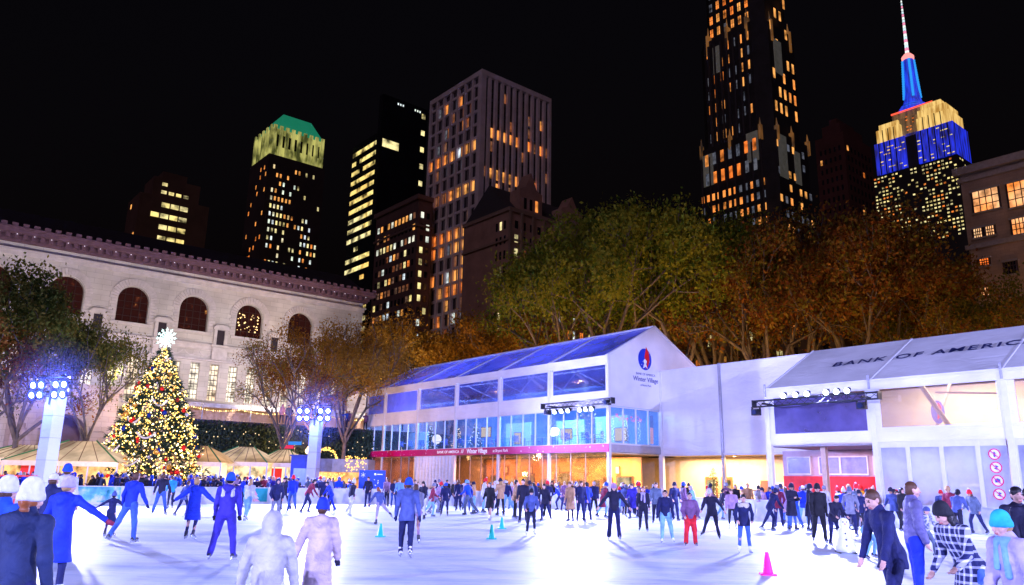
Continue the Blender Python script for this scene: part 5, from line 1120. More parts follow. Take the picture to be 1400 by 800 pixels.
# ------------------------------------------------------------------ market stalls with glowing tented roofs
STW = glow_var('stall_canvas_glow', [(1, .42, .14), (1, .52, .24), (1, .72, .5)], .9, .55, .3, (.3, .62)); GREEN = surf('green_trim', (.05, .22, .06), .6)  # canopies emit by themselves, as if lit from inside
GLOWIN = glow_var('stall_glow', [(1, .38, .1), (1, .6, .25), (1, .8, .5)], 1.7, 1.8, .15, (.3, .6))  # back walls emit to stand for lit interiors
def stall(label, u, Y, wd, hgt=4.2, eave=2.9, dep=5, rot=0.0, red=False, hip=1.0):
    p = at_depth(u, 650, Y); o = thing('market_stall', label, 'stall', (p[0], Y, 0), rot, 'glowing market stalls behind the crowd'); h = wd/2
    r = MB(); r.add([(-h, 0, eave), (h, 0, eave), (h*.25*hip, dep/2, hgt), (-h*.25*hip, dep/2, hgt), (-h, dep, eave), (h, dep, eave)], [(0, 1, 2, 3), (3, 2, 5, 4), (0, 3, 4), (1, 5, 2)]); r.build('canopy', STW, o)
    e = MB(); rbm = MB()
    for k in range(1, 6):
        x0 = -h + wd*k/6; x1 = x0*.25*hip; rbm.cyl((x0, -.02, eave+.02), (x1, dep/2, hgt+.03), .025, n=4)
    rbm.build('rafter', surf('rafter_brown', (.25, .13, .06), .7), o)
    e.cyl((-h, -.03, eave), (-h*.25*hip, dep/2, hgt+.05), .05, n=5).cyl((h, -.03, eave), (h*.25*hip, dep/2, hgt+.05), .05, n=5); e.build('roof_edge', GREEN, o)
    w = MB(); w.box(-h+.1, h-.1, 1.6, 1.7, 0, eave-.02); w.build('back_wall', GLOWIN, o)
    q = MB(); q.box(-h, h, -.02, .04, eave-.32, eave); q.build('valance', surf('valance_cream', (.8, .65, .45), .6, emit=((1, .6, .3), .3)), o)
    q = MB(); q.box(-h+.3, h-.3, .2, .8, 0, 1.0); q.build('counter', RED if red else surf('stall_counter', (.3, .18, .1), .6), o)
    for k in range(5):
        x = -h + wd*k/4; MB().cyl((x, .06, 0), (x, .06, eave-.05), .05, n=6).build('post', WHITE_STEEL, o)
    if red: MB().box(-h+.5, -h+2.0, 1.4, 1.5, .9, 2.4).build('poster', surf('red_poster', (.7, .02, .03), .5, emit=((1, .05, .03), .35)), o)
    return o
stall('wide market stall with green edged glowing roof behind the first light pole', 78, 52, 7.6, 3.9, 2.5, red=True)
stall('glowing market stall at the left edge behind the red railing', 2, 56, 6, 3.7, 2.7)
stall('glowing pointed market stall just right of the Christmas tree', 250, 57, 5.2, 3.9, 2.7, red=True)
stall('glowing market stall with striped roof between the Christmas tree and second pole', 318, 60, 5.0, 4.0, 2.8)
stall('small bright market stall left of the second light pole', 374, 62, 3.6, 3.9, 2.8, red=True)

# long low kiosk with fairy lights, blue booth, blue display board, red railing
p = at_depth(464, 650, 62); o = thing('market_kiosk', 'long grey roofed kiosk with warm fairy lights between the second pole and the pavilion', 'kiosk', (p[0], 62, 0))
MB().box(-2.2, 2.2, 0, 3, 2.2, 3.2).build('roof_box', surf('kiosk_fascia', (.45, .38, .33), .6, var=.2), o); MB().box(-2.1, 2.1, 1.4, 1.5, 0, 2.2).build('back_wall', GLOWIN, o); MB().box(-2.1, 2.1, .1, .6, 0, .95).build('counter', surf('kiosk_counter', (.3, .15, .06), .5), o)
b = MB()
for k in range(170):
    x = random.uniform(-2.1, 2.1); b.ball((x, -.05, random.uniform(2.3, 3.5) if x > .4 else random.uniform(1.1, 2.1)), .045, 4)
for k in range(120): a = random.uniform(0, pi); b.ball((-1.2+.9*cos(a)*random.uniform(.8, 1), .3, 3.2+.9*sin(a)*random.uniform(.7, 1)), .04, 4)
tag(b.build('fairy_lights', glow('kiosk_fairy', (1, .55, .12), 3.2), o), kind='stuff')
p = at_depth(410, 650, 60); o = thing('ticket_booth', 'tall dark blue booth against the second white light pole', 'booth', (p[0], 60, 0))
MB().box(-.75, .75, 0, 1.5, 0, 3.3).build('wall', surf('booth_blue', (.02, .05, .4), .5, var=.2), o); MB().box(-.85, .85, -.1, 1.6, 3.3, 3.4).build('roof', surf('booth_roof', (.04, .05, .2), .5), o)
MB().box(-.5, .5, -.03, -.003, 1.1, 2.4).build('window', surf('booth_window', (.25, .4, .9), .2), o)
for (u, v, lab, cc) in ((392, 611, 'small glowing red sign over the dark terrace wall', (1, .05, .15)), (403, 606, 'small glowing blue sign beside the red one', (.05, .3, 1))):
    p = at_depth(u, v, 66); o = thing('light_sign', lab, 'sign', (p[0], 66, p[2])); MB().box(-.55, .55, 0, .08, -.14, .14).build('face', glow('sign_%d' % int(cc[0]*9), cc, .9), o); MB().cyl((0, .04, -p[2]), (0, .04, -.14), .04, n=6).build('post', BLACK_STEEL, o)
p = at_depth(507, 680, 58.5); o = thing('display_board', 'deep blue board with a white snowflake behind the rink barrier left of the pavilion', 'sign board', (p[0], 58.5, 0), -.15)
MB().box(-1.0, 1.0, 0, .1, .1, 2.35).build('board', surf('board_blue', (.01, .06, .45), .5, var=.1, emit=((.0, .05, .5), .15)), o)
q = MB()
for i in range(3):
    a = i*pi/3+pi/6; q.prism([(-.68-.18*cos(a)-.015*sin(a), -.012, 2.0-.18*sin(a)+.015*cos(a)), (-.68+.18*cos(a)-.015*sin(a), -.012, 2.0+.18*sin(a)+.015*cos(a)), (-.68+.18*cos(a)+.015*sin(a), -.012, 2.0+.18*sin(a)-.015*cos(a)), (-.68-.18*cos(a)+.015*sin(a), -.012, 2.0-.18*sin(a)-.015*cos(a))], (0, .008, 0))
for k in range(8): q.ball((random.uniform(-.3, .7), -.01, random.uniform(1.0, 1.7)), .04, 4)
q.ball((.25, -.01, 2.05), .09, 5).box(.38, .8, -.012, -.005, 2.02, 2.09)
q.build('snowflake', surf('snow_white', (.85, .88, .95), .5, emit=((1, 1, 1), .15)), o)
for s_ in (-.8, .8): MB().box(s_-.04, s_+.04, .02, .08, 0, .1).build('foot', BLACK_STEEL, o)
p = at_depth(12, 690, 42.5); o = thing('red_railing', 'bright red metal railing behind the barrier at the far left', 'railing', (p[0], 42.5, 0), .69); REDP = surf('bright_red_metal', (.7, .03, .02), .4, emit=((1, .04, .02), .18))
q = MB()
for z in (.5, 1.0, 1.55): q.box(-2.6, 1.6, -.03, .03, z-.04, z+.04)
q.build('rail', REDP, o)
for x in (-2.6, -1.2, .2, 1.6): MB().box(x-.04, x+.04, -.04, .04, 0, 1.6).build('post', REDP, o)
MB().cyl((-.7, -.06, 1.1), (-.7, -.03, 1.1), .3, n=20).build('round_plate', surf('plate_grey', (.5, .4, .4), .5), o)

# ------------------------------------------------------------------ floodlight poles
SHROUD = fabric_mat('pole_shroud', (.75, .78, .85), .4)
def flood_pole(label, x, y, h, rz):
    o = thing('floodlight_pole', label, 'light pole', (x, y, 0), rz, 'white light poles around the rink')
    MB().box(-.36, .36, -.36, .36, 0, h).build('shroud', SHROUD, o); q = MB(); q.box(-.6, .6, -.6, .6, 0, .12)
    for z in np.arange(1.2, h, 1.2): q.box(-.375, .375, -.375, .375, z, z+.02)
    q.build('seams', GREY_STEEL, o)
    q = MB()
    for z in (h-.05, h+.7, h+1.0): q.cyl((-1.35, -.42, z), (1.35, -.42, z), .035, n=6)
    for x_ in (-1.3, -.6, 0, .6, 1.3): q.cyl((x_, -.42, h-.1), (x_, -.42, h+1.0), .025, n=5)
    q.cyl((0, -.42, h-.5), (0, -.42, h+1.0), .05, n=6).box(-.05, .05, -.42, 0, h-.1, h-.02); q.build('lamp_frame', BLACK_STEEL, o)
    for x_ in (-1.15, -.55, .55, 1.15):
        for z in (h+.05, h+.6):
            l = MB(); rot = Matrix.Rotation(R(105), 3, 'X'); l.lathe([(0, -.2), (.12, -.17), (.22, .1), (.2, .1), (.14, 0)], (x_, -.5, z), 14, 0, rot); b = l.build('floodlight', BLACK_STEEL, o, True)
            MB().ball((x_, -.62, z-.02), .17, 8, sc=(1, .6, 1)).build('lens', FLOOD_LENS, b); MB().lathe([(.16, .14), (.28, .15), (.28, .13), (.16, .12)], (x_, -.5, z), 16, 0, rot).build('rim', glow('blue_rim', (.04, .07, 1), 2.2), b)  # glowing blue ring added in place of the halo round each lens
    return o
p1 = at_depth(60, 655, 43.5); p2 = at_depth(427, 655, 60)
flood_pole('nearer tall white pole with eight blue white floodlights at the left of the rink', p1[0], 43.5, 5.9, -.35)
flood_pole('farther white pole with eight floodlights between the stalls and the glass pavilion', p2[0], 60, 6.1, -.2)
MB().box(0, 0, 0, 0, 0, 0)

# ------------------------------------------------------------------ cones and snowman skating aid
def cone(label, u, v, h, colr, emit_):
    p = on_ground(u, v); o = thing('traffic_cone', label, 'cone', p, random.uniform(-.4, .4), 'small plastic cones on the ice')
    c = surf('cone_' + colr[0], colr[1], .4, emit=(colr[1], emit_)); k = h/.45
    MB().lathe([(.115*k, .03), (.105*k, .05*k), (.035*k, .44*k), (.03*k, .45*k), (.0, .45*k)], n=18).build('cone_body', c, o, True)
    MB().box(-.16*k, .16*k, -.16*k, .16*k, 0, .03).build('base', c, o)
TEAL = ('teal', (.0, .42, .33)); PINK = ('pink', (.85, .01, .25))
cone('teal cone on the ice behind the man in the grey blue coat', 520, 734, .40, TEAL, .10)
cone('teal cone nearer of the two left of the boy in navy', 672, 737, .43, TEAL, .10)
cone('teal cone farther back of the two left of the boy in navy', 686, 723, .42, TEAL, .10)
cone('bright pink cone alone on the open ice near the camera', 1050, 786, .44, PINK, .25)
p = on_ground(1157, 756); o = thing('snowman_skating_aid', 'white snowman shaped skating aid pushed by a child', 'skating aid', p, -.2); SN = surf('snowman_white', (.85, .86, .9), .4, emit=((.8, .85, 1), .1))
MB().lathe([(0, .02), (.24, .03), (.27, .15), (.25, .3), (.19, .4), (.2, .5), (.17, .62), (.12, .66), (.15, .74), (.13, .86), (.07, .92), (0, .93)], n=20).build('snowman_body', SN, o, True)
b = MB(); [b.ball((-.02, -.2-.03*(2-k), .2+.16*k), .022, 5) for k in range(3)]; b.ball((-.05, -.14, .82), .018, 5).ball((.05, -.14, .82), .018, 5); b.build('button', BLACK_STEEL, o)
MB().cyl((0, -.14, .77), (0, -.24, .76), .022, .004, n=8).build('nose', surf('carrot', (.8, .25, .02), .5), o); MB().box(-.24, -.18, -.3, .3, 0, .03).box(.18, .24, -.3, .3, 0, .03).build('runner', BLACK_STEEL, o)
MB().cyl((-.28, .12, .62), (.28, .12, .62), .02, n=8).build('handle', BLACK_STEEL, o)
# ------------------------------------------------------------------ people
# every body and garment is one closed surface: a smooth union of tapered limbs evaluated on a grid, then meshed
def surface_net(D, L, org, res):
    ins = D < 0; nx, ny, nz = D.shape
    c = np.zeros((nx-1, ny-1, nz-1), np.int8)
    for a in (0, 1):
        for b in (0, 1):
            for d in (0, 1): c += ins[a:nx-1+a, b:ny-1+b, d:nz-1+d]
    act = np.argwhere((c > 0) & (c < 8))
    if not len(act): return None
    idm = np.full(c.shape, -1, np.int32); idm[tuple(act.T)] = np.arange(len(act))
    acc = np.zeros((len(act), 3)); cnt = np.zeros(len(act))
    crn = [(a, b, d) for a in (0, 1) for b in (0, 1) for d in (0, 1)]
    val = {q: D[act[:, 0]+q[0], act[:, 1]+q[1], act[:, 2]+q[2]] for q in crn}
    for q in crn:
        for ax in range(3):
            if q[ax]: continue
            r = list(q); r[ax] = 1; r = tuple(r); a, b = val[q], val[r]; m = (a < 0) != (b < 0); t = np.where(m, a/np.where(m, a-b, 1), 0)
            pt = np.tile(np.array(q, float), (len(act), 1)); pt[:, ax] += t; acc += pt*m[:, None]; cnt += m
    V = (act + acc/cnt[:, None])*res + org
    fs = []
    for ax in range(3):
        s0 = [slice(None)]*3; s1 = [slice(None)]*3; s0[ax] = slice(0, -1); s1[ax] = slice(1, None)
        A, B = ins[tuple(s0)], ins[tuple(s1)]; e = np.argwhere(A != B); o1, o2 = [k for k in range(3) if k != ax]
        ok = (e[:, o1] > 0) & (e[:, o2] > 0) & (e[:, o1] < D.shape[o1]-1) & (e[:, o2] < D.shape[o2]-1); e = e[ok]; sg = A[tuple(e.T)]
        def g(d1_, d2_):
            k = e.copy(); k[:, o1] -= d1_; k[:, o2] -= d2_; return idm[tuple(k.T)]
        q = np.stack([g(1, 1), g(0, 1), g(0, 0), g(1, 0)], 1); flip = sg if ax != 1 else ~sg
        q = np.where(flip[:, None], q, q[:, ::-1]); fs.append(q)
    F = np.concatenate(fs); F = F[(F >= 0).all(1)]
    lab = L[tuple(act.T)]; return V, F, lab[F[:, 0]]
def cap(a, b, ra, rb=None, s=(1, 1, 1), m=0): return ('c', np.array(a, float), np.array(b, float), ra, ra if rb is None else rb, s, m)
def sdf_mesh(name, ops, res, k=.03, wr=0.0, seed=0, puff=0.0):
    caps = [o for o in ops if o[0] == 'c']; lo = np.min([np.minimum(o[1], o[2]) - max(o[3], o[4])*np.array(o[5]).max() for o in caps], 0) - res*3 - .02 - puff*2; hi = np.max([np.maximum(o[1], o[2]) + max(o[3], o[4])*np.array(o[5]).max() for o in caps], 0) + res*3 + .02 + puff*2
    n = np.ceil((hi-lo)/res).astype(int)+1; ax = [lo[i] + np.arange(n[i])*res for i in range(3)]
    D = np.full(tuple(n), .5, np.float32); L = np.zeros(tuple(n), np.int8)
    for o in ops:
        if o[0] == 'cut':   # keep what is above a height
            D = np.maximum(D, o[1] - ax[2][None, None, :]).astype(np.float32); continue
        if o[0] == 'under':
            D = np.maximum(D, ax[2][None, None, :] - o[1]).astype(np.float32); continue
        if o[0] == 'open':  # split down the middle / remove a capsule
            _, a, b, r_ = o; a = np.array(a, float); b = np.array(b, float); X, Y, Z = np.meshgrid(*ax, indexing='ij'); P = np.stack([X, Y, Z], -1); ba = b-a; h = np.clip(((P-a)@ba)/max(ba@ba, 1e-9), 0, 1); d = np.linalg.norm(P-a-h[..., None]*ba, axis=-1)-r_; D = np.maximum(D, -d).astype(np.float32); continue
        _, a, b, ra, rb, s, m = o; s = np.array(s, float); mg = (max(ra, rb)*s.max() + k + res*2 + puff)
        i0 = np.maximum(0, np.floor((np.minimum(a, b)-mg-lo)/res).astype(int)); i1 = np.minimum(n, np.ceil((np.maximum(a, b)+mg-lo)/res).astype(int)+1)
        sl = tuple(slice(p, q) for p, q in zip(i0, i1)); X, Y, Z = np.meshgrid(*[ax[i][sl[i]] for i in range(3)], indexing='ij')
        P = np.stack([X, Y, Z], -1)/s; A, B = a/s, b/s; ba = B-A; h = np.clip(((P-A)@ba)/max(ba@ba, 1e-9), 0, 1)
        d = (np.linalg.norm(P-A-h[..., None]*ba, axis=-1) - (ra+(rb-ra)*h))*s.min()
        if puff and m == 0:
            T = (h*np.linalg.norm(b-a))/.075; d = d - puff*np.abs(np.sin(T*pi))**.7
        Dl = D[sl]; kk = k if m < 3 else k*.3; hh = np.clip(.5+.5*(Dl-d)/kk, 0, 1); L[sl] = np.where(d < Dl, m, L[sl]); D[sl] = Dl*(1-hh) + d*hh - kk*hh*(1-hh)
    if wr:
        r = random.Random(seed); X, Y, Z = np.meshgrid(*ax, indexing='ij', sparse=True); W = 0
        for j in range(5):
            f = r.uniform(9, 26); th = r.uniform(-.6, .6); ph = r.uniform(0, 6.28); W = W + np.sin(f*(X*cos(ph)*.6+Y*sin(ph)*.6+Z*(.7+th)) + 2*np.sin(7*X+ph) + 1.5*np.sin(6*Z+j))/5
        D = D + wr*W
    out = surface_net(D, L, lo, res)
    if out is None: return None
    V, F, lab = out; return raw_mesh(name, V, F, lab, True)

def rotx(a): c, s = cos(a), sin(a); return np.array([[1, 0, 0], [0, c, -s], [0, s, c]])
def roty(a): c, s = cos(a), sin(a); return np.array([[c, 0, s], [0, 1, 0], [-s, 0, c]])
def rotz(a): c, s = cos(a), sin(a); return np.array([[c, -s, 0], [s, c, 0], [0, 0, 1]])
def skeleton(h, pose, lift=.06):
    s = h/1.75; J = {}; ps = dict(lean=4, side=0, twist=0, lL=(3, 4, 3), lR=(-2, 4, 3), aL=(8, 10, 18, 4), aR=(4, 10, 18, 4), hy=0, hp=0); ps.update(pose)
    pel = np.array([0, 0, .94]); M = rotx(-R(ps['lean'])) @ roty(R(ps['side'])) @ rotz(R(ps['twist']))
    for sd, q in ((-1, 'L'), (1, 'R')):
        f, a, b = [R(x) for x in ps['l'+q]]; hip = pel + np.array([sd*.095, 0, -.02])
        d1 = np.array([sd*sin(a), sin(f)*cos(a), -cos(f)*cos(a)]); g = f-b; d2 = np.array([sd*sin(a)*.9, sin(g)*cos(a), -cos(g)*cos(a)])
        J['hip'+q] = hip; J['kn'+q] = hip+d1*.43; J['an'+q] = J['kn'+q]+d2*.41; J['shin'+q] = d2
        sh = pel + M@np.array([sd*.185, 0, .485]); f, a, e, a2 = [R(x) for x in ps['a'+q]]
        d1 = np.array([sd*sin(a), sin(f)*cos(a), -cos(f)*cos(a)]); g = f+e; d2 = np.array([sd*sin(a2), sin(g)*cos(a2), -cos(g)*cos(a2)])
        Ml = rotx(-R(ps['lean'])*.8); d1, d2 = Ml@d1, Ml@d2
        J['sh'+q] = sh; J['el'+q] = sh+d1*.29; J['wr'+q] = J['el'+q]+d2*.25; J['fd'+q] = d2
    J['pel'] = pel; J['wst'] = pel+M@np.array([0, 0, .14]); J['chs'] = pel+M@np.array([0, .0, .40]); J['nk'] = pel+M@np.array([0, -.01, .54])
    J['hd'] = pel+M@np.array([0, .015, .685]); J['M'] = M; J['Mh'] = M@rotz(R(ps['hy']))@rotx(-R(ps['hp'])); J['hd'] = J['nk'] + (J['hd']-J['nk'])
    low = min(J['anL'][2], J['anR'][2]); dz = np.array([0, 0, .085+lift-low])
    for k in list(J):
        if k[:2] in ('hi', 'kn', 'an', 'sh', 'el', 'wr', 'pe', 'ws', 'ch', 'nk', 'hd') and k[:4] != 'shin': J[k] = (J[k]+dz)
    for k in list(J):
        if k not in ('M', 'Mh', 'shinL', 'shinR', 'fdL', 'fdR'): J[k] = J[k]*s
    J['s'] = s; return J
CLOTH = {}
def cloth(name, col, rough=.75, pattern=None, q=0.0):
    key = (name, pattern)
    if key in CLOTH: return CLOTH[key]
    m, nt, out = nodes(name); L = nt.links; tc = N(nt, 'ShaderNodeTexCoord'); p = N(nt, 'ShaderNodeBsdfPrincipled'); p.inputs['Roughness'].default_value = rough; p.inputs['Specular IOR Level'].default_value = .3
    nz = N(nt, 'ShaderNodeTexNoise'); nz.inputs['Scale'].default_value = 5; nz.inputs['Detail'].default_value = 6; nz.inputs['Distortion'].default_value = .6; L.new(tc.outputs['Object'], nz.inputs['Vector'])
    c = ramp(nt, nz.outputs['Fac'], [(.3, tuple(x*.66 for x in col)), (.7, tuple(min(1, x*1.3) for x in col))])
    if pattern == 'plaid':
        sx = N(nt, 'ShaderNodeSeparateXYZ'); L.new(tc.outputs['Object'], sx.inputs[0]); fac = None
        for ax_, fr in (('X', 52), ('Z', 40)):
            mu = N(nt, 'ShaderNodeMath', operation='MULTIPLY'); L.new(sx.outputs[ax_], mu.inputs[0]); mu.inputs[1].default_value = fr*1.9; si = N(nt, 'ShaderNodeMath', operation='SINE'); L.new(mu.outputs[0], si.inputs[0])
            gt = N(nt, 'ShaderNodeMath', operation='GREATER_THAN'); L.new(si.outputs[0], gt.inputs[0]); gt.inputs[1].default_value = .55
            if fac is None: fac = gt
            else: ad = N(nt, 'ShaderNodeMath', operation='ADD'); L.new(fac.outputs[0], ad.inputs[0]); L.new(gt.outputs[0], ad.inputs[1]); dv = N(nt, 'ShaderNodeMath', operation='MULTIPLY'); L.new(ad.outputs[0], dv.inputs[0]); dv.inputs[1].default_value = .5; fac = dv
        mx = N(nt, 'ShaderNodeMixRGB'); L.new(fac.outputs[0], mx.inputs[0]); L.new(c, mx.inputs[1]); mx.inputs[2].default_value = (.6, .62, .75, 1); c = mx.outputs[0]
    elif pattern in ('camo', 'dots', 'stripe'):
        vz = N(nt, 'ShaderNodeTexNoise' if pattern == 'camo' else 'ShaderNodeTexWave'); vz.inputs['Scale'].default_value = 16 if pattern == 'camo' else 7; L.new(tc.outputs['Object'], vz.inputs['Vector'])
        if pattern != 'camo': vz.bands_direction = 'Z'
        k_ = ramp(nt, vz.outputs['Fac'], [(.45, (0, 0, 0)), (.55, (1, 1, 1))]); mx = N(nt, 'ShaderNodeMixRGB'); L.new(k_, mx.inputs[0]); L.new(c, mx.inputs[1]); mx.inputs[2].default_value = (.5, .5, .62, 1); c = mx.outputs[0]
    L.new(c, p.inputs['Base Color'])
    n2 = N(nt, 'ShaderNodeTexNoise'); n2.inputs['Scale'].default_value = 9; n2.inputs['Detail'].default_value = 6; n2.inputs['Distortion'].default_value = 1.0; L.new(tc.outputs['Object'], n2.inputs['Vector']); b = N(nt, 'ShaderNodeBump'); b.inputs['Strength'].default_value = .8; b.inputs['Distance'].default_value = .03
    L.new(n2.outputs['Fac'], b.inputs['Height']); L.new(b.outputs['Normal'], p.inputs['Normal']); L.new(p.outputs[0], out.inputs['Surface']); CLOTH[key] = m; return m
PAL = dict(blue=(.010, .035, .46), royal=(.012, .07, .55), navy=(.010, .014, .075), ink=(.012, .012, .035), black=(.012, .012, .018), cyan=(.02, .28, .8), sky=(.16, .35, .75), purple=(.035, .025, .30), plum=(.16, .07, .17), mauve=(.36, .22, .36), pink=(.75, .55, .62), palepink=(.58, .47, .53),
           offwhite=(.40, .39, .40), shell=(.46, .36, .40), white=(.58, .58, .62), cream=(.55, .5, .42), grey=(.2, .21, .28), bluegrey=(.07, .10, .28), tan=(.42, .24, .12), red=(.65, .02, .03), darkred=(.22, .02, .05), yellow=(.8, .42, .02), denim=(.05, .12, .42), lightdenim=(.2, .42, .65), teal=(.02, .38, .5), lilac=(.42, .36, .62), green=(.03, .12, .08), petrol=(.012, .022, .07), lilacgrey=(.12, .11, .24), slate=(.10, .13, .2), brown=(.1, .05, .03))
def fabric(c, rough=.75):
    if isinstance(c, tuple): return cloth(c[0]+'_'+c[1], PAL[c[0]], rough, c[1])
    return cloth(c+'_cloth', PAL[c], rough)
SKIN = [cloth('skin_light', (.62, .36, .27), .5), cloth('skin_tan', (.45, .24, .15), .5), cloth('skin_brown', (.2, .09, .05), .5)]
HAIRM = dict(black=cloth('hair_black', (.012, .01, .012), .4), brown=cloth('hair_brown', (.09, .04, .02), .45), auburn=cloth('hair_auburn', (.28, .08, .02), .45), grey=cloth('hair_grey', (.3, .3, .33), .5), blond=cloth('hair_blond', (.4, .24, .09), .45))
EYE = surf('eye_dark', (.02, .015, .015), .2, var=0); LIP = surf('lips', (.42, .13, .12), .4, var=0); BOOTW = surf('skate_white', (.75, .76, .8), .35); BOOTB = surf('skate_black', (.03, .03, .05), .4); BLADE = surf('skate_blade', (.5, .52, .58), .2, .9)
def put(mesh, name, mats, root):
    if mesh is None: return None
    return link_mesh(name, mesh, mats, root)
def short(l):
    while len(l.split()) > 16 and ' trousers' in l: l = l.replace(' trousers', '', 1)
    return ' '.join(l.split()[:16])
def person(label, x, y, h, head, pose={}, jk=('navy', 'short', ''), tr=('denim', 1.0), hat=None, hair=('black', 'short'), sk='black', gl=None, skin=0, group=None, res=.03, face=False, skates=True, scarf=None, cat='person', seed=None, slim=1.0, z=0.0, boots=True):
    seed = seed if seed is not None else int(abs(x)*131+abs(y)*17) % 9973; rr = random.Random(seed); J = skeleton(h, pose, .06 if skates else 0.0); s = J['s']
    root = thing('person', short(label), cat, (x, y, z), R(head), group)
    def c(a, b, ra, rb=None, sc=(1, 1, 1), m=0): return cap(J[a] if isinstance(a, str) else a, J[b] if isinstance(b, str) else b, ra*s, (ra if rb is None else rb)*s, sc, m)
    M, Mh, hd = J['M'], J['Mh'], J['hd']
    def H(v): return hd + Mh@(np.array(v)*s)
    near = res < .02
    # body
    ops = [c('pel', 'wst', .12, .105, (1.15, .85, 1)), c('wst', 'chs', .105, .125, (1.15, .8, 1)), c('chs', J['nk']-M@np.array([0, 0, .03])*s, .08, .05, (1.1, .9, 1)), c('nk', H((0, -.01, -.03)), .052, .05)]
    for q in 'LR':
        ops += [c('hip'+q, 'kn'+q, .085, .055), c('kn'+q, 'an'+q, .052, .038), c('sh'+q, 'el'+q, .048, .038), c('el'+q, 'wr'+q, .036, .026), c(J['chs']+M@np.array([0, 0, .07])*s, 'sh'+q, .06, .05)]
        wr_, fd = J['wr'+q], J['fd'+q]; sd = -1 if q == 'L' else 1; G = 1
        side = np.cross(fd, [0, 1, 0.2]); side = side/(np.linalg.norm(side)+1e-9); nrm_ = np.cross(side, fd)
        if near:
            palm = wr_+fd*.075*s; ops += [c(wr_, palm, .026, .03, m=G), c(palm-side*.02*s, palm+side*.02*s, .02, .02, m=G)]
            for i, (o_, l1, l2) in enumerate(((-.031, .032, .026), (-.011, .038, .03), (.011, .036, .029), (.03, .027, .022))):
                b0 = palm+side*o_*s+fd*.015*s; b1 = b0+(fd*.95+nrm_*.3)*l1*s; b2 = b1+(fd*.6+nrm_*.8)*l2*s; ops += [cap(b0, b1, .0095*s, .009*s, (1, 1, 1), 3), cap(b1, b2, .009*s, .0075*s, (1, 1, 1), 3)]
            t0 = wr_+fd*.03*s-side*.022*s*1; t1 = t0+(-side*.7+fd*.7)*.035*s; ops += [cap(t0, t1, .012*s, .011*s, (1, 1, 1), 3), cap(t1, t1+(fd*.9+nrm_*.3)*.028*s, .011*s, .008*s, (1, 1, 1), 3)]
        else: ops += [c(wr_, wr_+fd*.09*s, .034, .03, m=G), c(wr_+fd*.08*s, wr_+(fd*.14+nrm_*.03)*s, .03, .02, m=G), c(wr_+fd*.03*s, wr_+(fd*.07-side*.05)*s, .02, .014, m=G)]
    ops += [c(H((0, -.012, .035)), H((0, .005, .01)), .088, .084, (.86, 1.0, 1.1)), c(H((0, .02, -.035)), H((0, .035, -.06)), .062, .045, (.9, 1, 1)), c(H((-.078, -.005, -.01)), H((-.08, -.01, .015)), .016, .017), c(H((.078, -.005, -.01)), H((.08, -.01, .015)), .016, .017),
            c(H((0, .088, .012)), H((0, .108, -.018)), .011, .016), c(H((-.02, .082, -.062)), H((.02, .082, -.062)), .012, .012, m=5 if near else 0)]
    if near or face:
        for e in (-1, 1): ops += [c(H((e*.032, .082, .018)), H((e*.034, .084, .018)), .0095, .0095, m=4), c(H((e*.018, .088, .04)), H((e*.048, .08, .042)), .007, .006, m=6), c(H((e*.05, .05, -.02)), H((e*.045, .062, -.03)), .024, .02)]
    sk_m = SKIN[skin]; glm = fabric(gl) if gl else sk_m; hc = HAIRM[hair[0] if hair else 'black']
    put(sdf_mesh('body', ops, min(res, .011) if near else res*.8, .02*s), 'body', [sk_m, glm, sk_m, glm, EYE, LIP, hc], root)
    # trousers
    if tr:
        w = tr[1]*(.88 if jk[1] in ('knee', 'long') else 1); fl = tr[2] if len(tr) > 2 else 1.0
        o2 = [c('pel', J['pel']+M@np.array([0, 0, .07])*s, .145*slim, .13*slim, (1.12, .86, 1))]
        for q in 'LR': an = J['an'+q]+J['shin'+q]*(.0)*s; o2 += [c('hip'+q, 'kn'+q, .105*w, .072*w), c('kn'+q, an-J['shin'+q]*-.01*s, .068*w, .056*w*fl)]
        put(sdf_mesh('trousers', o2, res, .03*s, .009, seed), 'trousers', [fabric(tr[0])], root)
    # jacket or coat
    col_, ln, sty = (list(jk)+[''])[:3]; pf = .009 if 'puffer' in sty else 0.0; bulk = 1.12 if pf else 1.0
    lowz = {'short': .86, 'hip': .78, 'knee': .52, 'long': .33}[ln]*s + (J['pel'][2]-.94*s)
    o3 = [c('chs', 'wst', .155*slim, .135*slim*bulk, (1.12, .82, 1)), c('wst', 'pel', .135*slim*bulk, .155*slim, (1.1, .86, 1)), c(J['chs']+M@np.array([0, 0, .04])*s, J['nk']-M@np.array([0, 0, .01])*s, .11, .085, (1.15, .95, 1))]
    if ln != 'short':
        kn = (J['knL']+J['knR'])/2; tgt = J['pel']*.4 + np.array([kn[0], kn[1]*.6, lowz])*.6; tgt[2] = lowz-.05
        o3 += [c('pel', tgt, .165*slim, .215*slim if ln != 'hip' else .185, (1.12, .95, 1))]
    o3 += [('cut', lowz)]
    for q in 'LR': o3 += [c(J['chs']+M@np.array([0, -.01, .075])*s, 'sh'+q, .088, .070), c('sh'+q, 'el'+q, .070*bulk, .058*bulk), c('el'+q, J['wr'+q]-J['fd'+q]*.01*s, .056*bulk, .043*bulk)]
    if 'collar' in sty: o3 += [c(J['nk']-M@np.array([0, 0, .02])*s, J['nk']+M@np.array([0, .0, .035])*s, .085, .078, m=1)]
    if 'stripes' in sty:
        for e in (-1, 1): o3 += [c(J['chs']+M@np.array([e*.1, -.115, .1])*s, J['chs']+M@np.array([e*.11, -.125, -.06])*s, .024, .024, m=1)]
    if 'yoke' in sty: o3 += [c(J['chs']+M@np.array([-.1, .06, .1])*s, J['chs']+M@np.array([.1, .06, .1])*s, .085, .085, m=1)]
